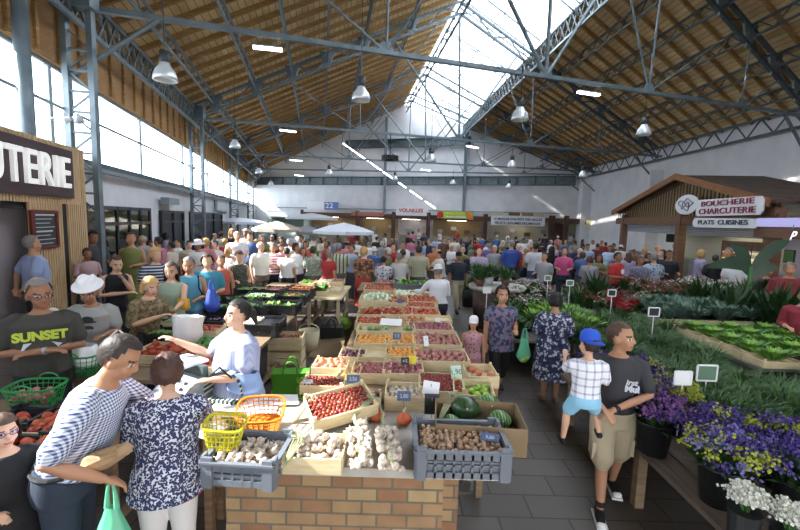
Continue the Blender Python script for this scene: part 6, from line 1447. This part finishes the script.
C_=[ # left wall cluster
(146,234,'grey',7,'near the dark door frame',8.9 and 11.5),(158,236,'pink',0,'behind the striped blonde woman',11),(178,238,'white',1,'before the dark blue doors',12.5),(171,241,'cream',0,'before the dark blue doors',11.5),(189,240,'beige',4,'near the left lattice column',12),
(198,240,'white',9,'near the left lattice column',11),(206,238,'pink',6,'left of the white shirted man',11.8),(214,240,'white',6,'left of the white shirted man',11.6),(216,244,'turquoise',3,'left of the white shirted man',12),(225,238,'red',4,'left of the white shirted man',13.5),
(237,231,'white',1,'rising tall in the left crowd',12.5),(250,232,'blue',2,'left of the beige parasol',13.2),(246,228,'beige',3,'left of the beige parasol',14),(232,228,'black',5,'at the white canopy far left',15),(262,234,'olive',3,'under the beige parasol',15),(281,236,'brown',3,'under the beige parasol',15),(272,235,'grey',0,'under the beige parasol',17),
(290,238,'cream',6,'right of the beige parasol pole',14),(296,243,'white',6,'right of the red striped woman',11.5),(287,247,'white',4,'right of the red striped woman',11),(301,236,'grey',0,'under the dark grey parasol',17),(303,247,'brown',5,'left of the mottled blouse woman',11.5),(306,240,'coral',3,'left of the mottled blouse woman',14),(281,243,'pink',3,'behind the red striped woman',12),(256,239,'purple',5,'behind the cream shirt man',14),
(228,247,'white',4,'between coral top and dark sundress',10.5),(150,240,'blue',3,'near the glass doors',13),(166,232,'lilac',3,'near the glass doors',14.5),(200,233,'navy',0,'before the dark blue doors',15),(212,232,'grey',7,'before the dark blue doors',16),(221,231,'cream',4,'beside the white canopy far left',17),
# under / around the white parasol
(318,238,'green',3,'left under the white parasol'),(327,240,'red',0,'left under the white parasol'),(324,236,'cream',1,'left under the white parasol'),(334,237,'grey',4,'under the white parasol'),(346,236,'navy',0,'under the white parasol'),(352,244,'pale blue',0,'right of the striped shirt man'),(345,240,'pink',7,'right of the striped shirt man'),(362,236,'brown',1,'under the white parasol'),(357,239,'white',3,'under the white parasol'),(369,240,'white',8,'right of the white parasol'),(377,236,'black',2,'right of the white parasol'),(375,230,'white',2,'at the second far stall'),(385,233,'cream',0,'at the second far stall'),(392,238,'maroon',4,'right of the white parasol'),(393,243,'red',1,'before the pinkish stall'),(382,241,'grey',6,'right of the white parasol'),(388,247,'olive',3,'behind the print top woman'),(374,247,'blue',9,'behind the red skirt woman'),(356,250,'lilac',5,'left of the red skirt woman'),(329,250,'red',4,'left of the striped shirt man'),
(404,241,'white',1,'before the pinkish stall'),(408,232,'black',2,'at the pinkish stall'),(413,231,'pink',3,'at the pinkish stall'),(419,229,'cream',0,'at the pinkish stall'),(398,232,'grey',5,'at the pinkish stall'),(411,238,'pink',6,'before the pinkish stall'),(403,249,'beige',6,'left of the khaki shirt man'),(425,240,'pale blue',3,'right of the khaki shirt man'),(430,238,'navy',0,'right of the khaki shirt man'),(437,236,'pale blue',0,'before the green and yellow sign'),(434,246,'orange',4,'right of the khaki shirt man'),(444,237,'brown',2,'before the green and yellow sign'),(449,239,'cream',4,'before the green and yellow sign'),(455,237,'cream',1,'before the green and yellow sign'),(461,238,'grey',5,'before the green and yellow sign'),(467,236,'navy',0,'before the green and yellow sign'),(452,244,'white',3,'left of the navy polo man'),(471,240,'green',3,'right of the navy polo man'),(478,238,'red',0,'right of the green and yellow sign'),(483,235,'blue',2,'right of the green and yellow sign'),(475,234,'black',5,'right of the green and yellow sign'),
# right of centre
(489,243,'purple',4,'left of the blue sweatshirt person'),(495,245,'grey',0,'left of the blue sweatshirt person'),(497,235,'blue',2,'under the long white banner'),(503,240,'olive',5,'under the long white banner'),(508,236,'grey',9,'under the long white banner'),(519,243,'red',1,'right of the blue sweatshirt person'),(516,236,'black',0,'under the long white banner'),(524,238,'white',8,'under the long white banner'),(526,248,'beige',3,'left of the white T-shirt man'),(531,236,'white',4,'under the long white banner'),(540,238,'brown',3,'under the long white banner'),(529,243,'coral',5,'left of the white T-shirt man'),
(551,240,'white',6,'behind the black dress woman'),(556,244,'lilac',4,'behind the black dress woman'),(560,240,'brown',3,'under the narrow dark stall'),(558,236,'pink',9,'under the narrow dark stall'),(566,239,'blue',0,'behind the pink top woman'),(572,245,'navy',1,'right of the pink top woman'),(578,247,'black',7,'right of the pink top woman'),(575,240,'grey',2,'at the right end stall'),(583,239,'black',5,'at the right end stall'),(588,244,'pale blue',8,'at the right end stall'),(593,240,'white',3,'at the right end stall'),(598,243,'maroon',0,'near the pale yellow sign'),(602,240,'red',2,'near the pale yellow sign'),(606,242,'navy',4,'near the pale yellow sign'),(610,245,'pale blue',1,'left of the red T-shirt man'),(614,243,'brown',3,'left of the red T-shirt man'),(621,245,'white',9,'behind the red T-shirt man'),(629,252,'lilac',5,'right of the red T-shirt man'),(634,249,'brown',4,'right of the red T-shirt man'),(648,253,'black',6,'behind the lavender blouse'),
(655,244,'grey',7,'at the butcher left opening',14.5),(663,249,'black',5,'left of the navy T-shirt man',13),(702,249,'lilac',3,'in the butcher right opening',13.2),(716,254,'black',0,'in the butcher right opening',12),(729,247,'orange',0,'in the butcher right opening',12.2),(736,256,'white',2,'in the butcher right opening',11.4),(645,247,'grey',0,'at the butcher left opening',15),
(590,256,'grey',6,'behind the red geraniums'),(600,254,'olive',5,'left of the red T-shirt man'),(583,251,'blue',3,'right of the pink top woman'),(545,252,'grey',0,'beside the black dress woman'),
(479,247,'lilac',7,'beyond the round planter counter'),(471,250,'black',6,'beyond the round planter counter'),(463,247,'olive',4,'behind the navy polo man'),(442,248,'cream',7,'left of the navy polo man'),
(320,232,'black',2,'at the far left van'),(298,231,'white',0,'at the far left van'),(338,233,'beige',4,'at the first far stall'),(352,232,'red',5,'at the first far stall'),(365,232,'grey',7,'at the second far stall'),
(440,231,'white',3,'at the green and yellow stall'),(457,230,'red',0,'at the green and yellow stall'),(468,230,'pale blue',5,'at the green and yellow stall'),(508,233,'white',2,'at the white banner stall'),(528,232,'pale blue',4,'at the white banner stall'),(545,234,'navy',8,'at the white banner stall'),
(425,232,'navy',7,'right of the pinkish stall'),(487,240,'white',8,'left under the long white banner'),(535,247,'olive',6,'behind the white T-shirt man'),(570,233,'white',2,'at the right end stall'),(600,235,'pale blue',6,'under the pale yellow sign'),
]
for r in C_: crowd(*r[:5],d=(r[5] if len(r)>5 else None))

for i,(a,b,l) in enumerate(PPL):
    if l:
        for c,e,l2 in PPL[:i]:
            if l2 and (a-c)**2+(b-e)**2<.4**2: print('NEAR',l[:50],'|',l2[:50],round(a,2),round(b,2),round(c,2),round(e,2))
        for r in RECT:
            if r[0]-.12<a<r[1]+.12 and r[2]-.12<b<r[3]+.12: print('INTABLE',l[:60],round(a,2),round(b,2),r)
# ---------------------------------------------------------------- plants
POTM=mat('black_pot','1e2022',.5); TERR=mat('brown_pot','6a4634',.7); SOIL=mat('soil','2e241c',.9)
G1=mat('dill_green','3f5f2a',.6); G2=mat('dill_green_dark','2c451e',.6); G3=mat('bush_green','3f6a32',.6); G4=mat('grey_green','5d7a66',.6); G5=mat('lime_green','7fa83a',.6); G6=mat('deep_leaf','25431f',.5)
def pot_me(r,h,mc): m=MB(); m.lathe([(r*.75,0),(r,h),(r*.9,h),(r*.88,h*.9),(0,h*.9)],n=12); return m.mesh('pot',mc,True)
def blossoms_me(n,r,h,sz,mcs,seed,dome=.5,pet=5):
    rd=random.Random(seed); m=MB()
    for i in range(n):
        a=rd.uniform(0,2*PI); q=math.sqrt(rd.random()); c=V((math.cos(a)*q*r,math.sin(a)*q*r,h+dome*h*(1-q*q)*rd.uniform(.7,1.05))); mi=rd.randrange(len(mcs)); t1=rd.uniform(0,6)
        tl=Euler((rd.uniform(-.7,.7),rd.uniform(-.7,.7),0)).to_matrix()
        for k in range(pet):
            b=t1+2*PI*k/pet; u=tl@V((math.cos(b),math.sin(b),.25)); w=tl@V((-math.sin(b),math.cos(b),0))
            m.add([c,c+u*sz*.6-w*sz*.3,c+u*sz,c+u*sz*.6+w*sz*.3],[(0,1,2,3)],mi)
    return m.mesh('blossoms',mcs,False)
def plant(kind,loc,label,cat,parts,group=None,rz=0,scale=1,name=None):
    t=thing(name or kind,label,cat,loc,rz,group,scale=scale)
    for nm,me,z_ in parts: obj(nm,me,t,(0,0,z_))
    return t
rq=random.Random(21)
pt1=pot_me(.08,.12,POTM); pt2=pot_me(.09,.13,TERR); ptb=pot_me(.16,.3,POTM)
LF=lambda n,r,h,w,mc,s,curl=.5,up_=.5,seg=3: leafy_me(n,r,h,w,mc,s,curl,False,seg,up_)
DILL=[LF(520,.24,.3,.010,[G1,G2,G3],s,1.1,.35) for s in range(3)]
BUSH=[LF(150,.2,.24,.045,[G3,G2,G1],s+10,.5,.4) for s in range(3)]
SAGE=[LF(220,.2,.18,.022,[G4,mat('grey_green2','557260',.6)],s+20,.6,.4) for s in range(2)]
LIMEP=[LF(130,.2,.13,.035,[G5,mat('lime_green2','5f8a2f',.6)],s+30,.4,.7) for s in range(2)]
DEEP=[LF(160,.3,.4,.06,[G6,G2],s+40,.5,.6) for s in range(2)]
RB=mat('red_blossom','8f1c20',.6); PB=mat('pink_blossom','a8708a',.6); WBL=mat('white_blossom','b8b8ae',.6); MB_=mat('maroon_blossom','6d2430',.6)
FR=blossoms_me(60,.2,.2,.024,[RB,MB_],1); FW=blossoms_me(60,.2,.22,.022,[WBL,WBL,PB],2); FP=blossoms_me(26,.18,.2,.03,[PB,WBL],3); FM=blossoms_me(60,.2,.22,.022,[MB_,RB,WBL],4); FRB=blossoms_me(60,.13,.24,.05,[RB],5)
def scatter(kind,fol,flower,x0,x1,y0,y1,step,zt,label,cat,group,pot=pt1,poth=.12,s0=.85,s1=1.15,jit=.3,cond=None,zoff=0):
    n=0; y=y0
    while y<y1:
        x=x0+(step*.5 if int((y-y0)/step)%2 else 0)
        while x<x1:
            X,Y=x+rq.uniform(-jit,jit)*step,y+rq.uniform(-jit,jit)*step
            if not cond or cond(X,Y):
                parts=[('pot',pot,0),('foliage',rq.choice(fol),poth*.8+zoff)]
                if flower: parts.append(('blossoms',rq.choice(flower),poth*.8))
                plant(kind,V((X,Y,zt)),label,cat,parts,group,rq.uniform(0,6),rq.uniform(s0,s1)); n+=1
            x+=step
        y+=step
    return n
GT=mat('grey_table','7a766e',.7,0,'wood',col2='66625b',s=3)
table(1.65,3.55,6.55,7.9,.62,'plant table of green leafy pots behind the floral dress woman',GT,name='plant_table')
table(2.2,3.55,7.92,9.2,.62,'farther plant table of leafy and pink flowering pots before the round stone counter',GT,name='plant_table')
scatter('potted_plant',BUSH,None,1.62,2.45,6.7,9.0,.34,.62,'bushy green leafy plant in a black pot, table behind the dress woman','plant','leafy pots behind the floral dress woman',cond=lambda X,Y:X>.25*Y)
scatter('potted_plant',LIMEP,None,2.55,3.5,6.7,8.2,.33,.62,'bright lime green low plant in a black pot, right of the dress woman','plant','lime green pots right of the dress woman',s0=1.2,s1=1.5)
scatter('potted_plant',BUSH,[FP],2.5,3.5,8.3,9.3,.36,.62,'potted plant with small pink flowers in front of the far crowd','plant','pink flowering pots before the far crowd')
table(2.6,3.9,9.5,11.4,.62,'low table of flowering pots before the pink top woman',GT,name='plant_table')
scatter('potted_plant',BUSH,[FP,FW],2.7,3.9,9.6,11.3,.42,.62,'pot of pale pink and white flowers near the pink top woman','plant','pale flowering pots near the pink top woman')
table(3.95,5.6,7.6,10.6,.66,'table of red geraniums and mixed flowers right of centre',GT,name='plant_table')
scatter('geranium',BUSH,[FRB],4.0,4.7,7.7,8.2,.42,.66,'vivid red geranium standing at the front of the flower tables','geranium','red geraniums')
scatter('potted_flower',BUSH,[FR,FM],4.1,5.5,8.5,10.5,.42,.66,'pot of dark red flowers below the red T-shirt man','flower','dark red flower pots')
table(5.7,8.9,9.3,11.2,.72,'long table of mixed red and white flowers before the butcher kiosk',GT,name='plant_table')
scatter('potted_flower',BUSH,[FM,FR],5.8,7.2,9.4,11.0,.4,.72,'pot of maroon flowers before the butcher kiosk','flower','maroon flower pots before the butcher kiosk',s0=1,s1=1.3)
scatter('potted_flower',BUSH,[FW],7.3,8.9,9.4,11.0,.4,.72,'pot of white and pink flowers below the butcher middle post','flower','white flower pots below the butcher post',s0=1.1,s1=1.4)
# grey green shelf
table(4.55,8.4,7.2,8.6,.84,'raised grey plant shelf with grey green leaves, the farther pale edged one',GT,name='plant_table')
m=MB(); m.beam((4.5,7.15,.86),(8.4,7.15,.86),.03,.1); m.build('shelf_rail',WD,label='pale wooden rail along the front of the farther plant shelf',cat='rail')
scatter('sage_pot',SAGE,None,4.7,8.3,7.3,8.5,.3,.84,'grey green leaved plant on the farther pale edged shelf','plant','grey green plants on the farther shelf',s0=.9,s1=1.2)
# nearer shelf with lime trays
table(4.45,7.4,4.95,6.7,.82,'raised pale edged plant shelf carrying trays of bright green seedlings',GT,name='plant_table')
TRY=LF(200,.26,.08,.03,[G5,LG,G3],77,.3,.8)
i=0
for y in(5.1,5.45,5.8,6.15,6.5):
    for x in(4.75,5.3,5.85,6.4,6.95):
        cr=crate('wood' if x<5 else 'black',.5,.32,.09,V((x,y,.821)),0,('shallow wooden tray of bright green seedlings at the left end' if x<5 else 'shallow black tray of bright green seedlings')+' of the nearer plant shelf',.05); cr['group']='wooden seedling trays' if x<5 else 'black seedling trays'
        o=obj('seedlings',TRY,None,(x,y,.885),rq.uniform(-.1,.1)); o.scale=(1.15,.8,1.5); tag(o,'mat of bright green seedlings in a tray on the nearer plant shelf','seedlings','seedlings on the nearer shelf',kind='stuff')
# dill fields
table(3.0,4.3,3.1,6.4,.5,'low dark table under the feathery herbs behind the young man',GT,name='plant_table')
table(4.35,6.9,2.9,4.6,.5,'low dark table under the feathery herbs at the right frame edge',GT,name='plant_table')
scatter('herb_pot',DILL,None,2.95,4.3,3.7,6.5,.3,.5,'feathery dark green herb in a black pot behind the young man','herb','feathery herbs behind the young man',s0=1,s1=1.3)
scatter('herb_pot',DILL,None,4.4,6.6,3.0,4.75,.3,.5,'feathery green herb in a black pot, right, nearer than the seedling shelf','herb','feathery herbs before the seedling shelf',s0=1,s1=1.3)
scatter('herb_pot',DILL,None,3.1,4.5,6.7,7.5,.33,.55,'tall feathery herb in a black pot behind the young man head','herb','tall herbs behind the young man head',s0=1,s1=1.25)
table(3.75,4.5,6.6,7.15,.55,'small low table under tall herbs behind the young man head',GT,name='plant_table')
# dark shrubs and the banana plant
def shrub(px,py,d,h,label,fol=DEEP,sc=1.6,pot=ptb,fl=None):
    p=at(px,py,d); parts=[('pot',pot,0),('foliage',rq.choice(fol),.22)]+([('blossoms',fl,.25)] if fl else [])
    t=plant('potted_shrub',V((p.x,d,0)),label,'shrub',parts,None,rq.uniform(0,6)); k=max(.3,p.z/.75); t.scale=(k*.8,k*.8,k); return t
for a in ((705,272,8.8,1,'dark green shrub left of the banana plant, farthest left'),(720,276,8.6,1,'dark green shrub directly left of the banana plant'),(757,274,8.9,1,'dark leafy shrub behind the foot of the banana plant'),(776,278,7.4,1,'dark green shrub right of the banana plant'),(790,282,7.0,1,'dark green shrub at the right frame edge'),(735,280,7.9,1,'low dark shrub in front of the banana plant'),(582,262,9.3,1,'feathery green shrub between the pink top woman and the red geraniums'),(598,268,9.6,1,'dark green shrub left of the red T-shirt man'),(470,262,12.2,1,'light green shrub right of the navy polo man')):
    shrub(a[0],a[1],a[2],1,a[4],fol=DILL if 'feathery' in a[4] or 'light' in a[4] else DEEP)
p=at(748,290,8.0); t=thing('banana_plant','big leaved banana plant with broad blades before the butcher kiosk','plant',V((p.x,8.0,0)))
obj('pot',ptb,t); m=MB(); m.tube([(0,0,.2),(.02,0,.9),(0,0,1.8)],[.06,.05,.03],10); m.build('stem',G3,t,True)
def blade(tip,base,w,name='leaf'):
    tip=V(tip);base=V(base); m=MB(); N=8; vs=[]; d=(tip-base); s=d.cross(V((0,-1,.25))).normalized()
    for i in range(N+1):
        q=i/N; c=base.lerp(tip,q)+V((0,0,math.sin(PI*q)*.1)); ww=w*math.sin(PI*(.06+.92*q))**.7; vs+=[c-s*ww/2+V((0,0,.02)),c,c+s*ww/2+V((0,0,.02))]
    fs=[]
    for i in range(N): fs+=[(3*i,3*i+1,3*i+4,3*i+3),(3*i+1,3*i+2,3*i+5,3*i+4)]
    m.add(vs,fs); return m.build(name,mat('banana_leaf','26402a',.4),t,True)
o=t.location
for px,py,w,bz in((732,245,.26,1.7),(790,241,.24,1.7),(707,268,.22,1.72),(762,262,.2,1.3),(726,259,.18,1.6),(778,268,.22,1.5)):
    q=at(px,py,8.0+rq.uniform(-.2,.2)); blade(q-o,(0,0,bz),w)
# round stone counter with plants
p=V((2.36,9.95,0)); t=thing('stone_planter_counter','round topped stone counter with brown base carrying plants, beyond the V-neck woman','counter',p)
m=MB(); m.lathe([(.52,0),(.58,.92),(.0,.92)],n=24); m.build('base',mat('brown_rough_stone','6a5348',.9,0,'noise',col2='4c3c34',s=7),t,True)
m=MB(); m.lathe([(0,1.0),(.64,1.0),(.66,.97),(.64,.92),(0,.92)],n=28,sx=1.05); m.build('stone_top',STONE,t)
for dx,dy,fo,s_,lb in((-.45,-.2,BUSH,.9,'bushy green plant at the left of the round stone counter'),(-.15,.2,DILL,1,'feathery plant at the middle of the round stone counter'),(.2,0,BUSH,.9,'green plant at the right of the round stone counter'),(-.4,.3,BUSH,1,'green plant at the back left of the round stone counter')):
    plant('potted_plant',p+V((dx,dy,1.0)),lb,'plant',[('pot',pot_me(.09,.13,WHITE) if dx==-.15 else pt2,0),('foliage',rq.choice(fo),.1)],None,0,s_*1.35)
# small labels on sticks among plants, white frames
for px,py,z_,w_,lb in((654,312,1.25,.16,'black card in a white frame at the corner of the farther plant shelf'),(612,293,1.3,.14,'small black card on a white stand by the red geraniums'),(683,378,1.15,.15,'white plant price card behind the purple flowers'),(707,373,1.05,.2,'white framed card lying in the herbs behind the flowers'),(487,290,1.25,.14,'white price card on a post beside the V-neck woman head'),(548,278,1.3,.14,'white framed card on a stand, left of the two among the leafy pots'),(570,283,1.3,.14,'white framed card on a stand, right of the two among the leafy pots'),(592,262,1.35,.16,'white card on a stand right of the pink top woman')):
    q=atz(px,py,z_); t=thing('plant_label',lb,'plant label',q); m=MB()
    for a,b in(((-1,-1),(1,-1)),((1,-1),(1,1)),((1,1),(-1,1)),((-1,1),(-1,-1))): m.beam((a[0]*w_/2,0,a[1]*w_*.4),(b[0]*w_/2,0,b[1]*w_*.4),.014)
    m.build('white_frame',WHT,t); m=MB(); m.box((0,.004,0),(w_,.004,w_*.8)); m.build('card',BLK if 'black' in lb else WCD if 'price' in lb else G4,t); m=MB(); m.tube([(0,0,-w_*.4),(0,0,-.55)],.007,6); m.build('stake',WHT,t)
# foreground bench with buckets of cut flowers
t=thing('plank_bench','weathered plank bench at the lower right under the flower buckets','bench',(2.6,3.2,0))
for i in range(4): m=MB(); m.box((-.34+.24*i,0,.54),(.22,4.2,.04)); m.build('plank',mat('weathered_plank','6d5d50',.85,0,'wood',col2='52463c',s=3,sc=(8,1,1)),t)
for y in(-1.0,.3,1.8):
    for x in(-.4,.42): m=MB(); m.beam((x,y,0),(x,y,.52),.08); m.build('leg',WTB,t)
    m=MB(); m.beam((-.42,y,.48),(.44,y,.48),.07); m.build('crossbar',WTB,t)
PUR_=mat('statice_purple','45327a',.7); PU2=mat('statice_violet','5d4a94',.7); LAV=mat('statice_lavender','7c78b0',.7); YST=mat('statice_yellow','a2a83e',.7); MAU=mat('statice_mauve','84588c',.7)
def spray(mcs,seed,n=34,r=.2,h=.42,clu=26,cs=.034):
    rd=random.Random(seed); st=MB(); bl=MB()
    for i in range(n):
        a=rd.uniform(0,2*PI); q=math.sqrt(rd.random()); c=V((math.cos(a)*q*r,math.sin(a)*q*r,h*(1-.35*q*q)*rd.uniform(.85,1.08))); st.tube([V((c.x*.25,c.y*.25,0)),c*.6+V((0,0,.02)),c],.003,4,cap=False); mi=rd.randrange(len(mcs))
        for k in range(clu):
            o=c+V((rd.gauss(0,cs),rd.gauss(0,cs),rd.gauss(0,cs*.6))); s_=.0085; t1=Euler((rd.uniform(-1,1),rd.uniform(-1,1),rd.uniform(0,6))).to_matrix()
            bl.add([o+t1@V(v)*s_ for v in((-1,-1,0),(1,-1,.3),(1,1,0),(-1,1,.3))],[(0,1,2,3)],mi); bl.add([o+t1@V(v)*s_ for v in((-1,0,-1),(1,0,-1),(1,.3,1),(-1,0,1))],[(0,1,2,3)],mi)
    return st.mesh('stems',G3,False),bl.mesh('blossoms',mcs,False)
bkt=MB(); bkt.lathe([(.11,0),(.14,.27),(.148,.27),(.15,.285),(.13,.285),(.125,.26),(.1,.02),(0,.02)],n=22); bktm=bkt.mesh('bucket',POTM,True)
FB=[(2.24,3.42,[PUR_,PU2,MAU],'front row, left bucket of purple statice by the young man hip'),(2.32,2.78,[PUR_,LAV,YST],'front row, middle bucket of purple and yellow statice'),(2.62,3.15,[YST,PUR_,PU2],'yellow topped bunch between the two front buckets'),(2.3,3.98,[YST,PUR_,MAU],'bunch beside the young man elbow, yellow at the top'),
 (2.62,3.8,[YST,YST,PU2],'mostly yellow bunch behind the left bucket'),(2.72,2.62,[PUR_,PU2,LAV],'dark purple bunch right of the middle bucket'),(2.95,3.0,[PUR_,YST,PU2],'mixed bunch at the back of the bench, near the right'),(3.0,2.45,[YST,LAV,PUR_],'yellow green and lavender bunch at the right frame edge'),(2.66,4.4,[PUR_,YST],'far purple and yellow bunch behind the young man'),(2.3,4.55,[YST,PUR_],'farthest yellow bunch on the bench')]
for i,(x,y,mc,lb) in enumerate(FB):
    t=thing('flower_bucket',lb,'flowers',(x,y,.565),i); s1,s2=spray(mc,i,48,.25,.3); obj('bucket',bktm,t); o=obj('stems',s1,t,(0,0,.2)); obj('blossoms',s2,t,(0,0,.2)); obj('foliage',BUSH[i%3],t,(0,0,.2))
for i,(px,py,lb) in enumerate(((748,488,'bunch of creamy white statice hanging over the front bucket, the left of two'),(792,506,'bunch of creamy white statice at the right frame edge, the right of two'))):
    p=at(px,py,2.42 if i==0 else 2.3); t=thing('white_flower_bunch',lb,'flowers',p-V((0,0,.15))); s1,s2=spray([mat('statice_white','d8d8cc',.7)],50+i,30,.075,.15,40,.022); obj('stems',s1,t); obj('blossoms',s2,t); m=MB(); m.lathe([(.075,-.28),(.09,-.0),(.0,-.0)],n=14); m.build('bucket',POTM,t)
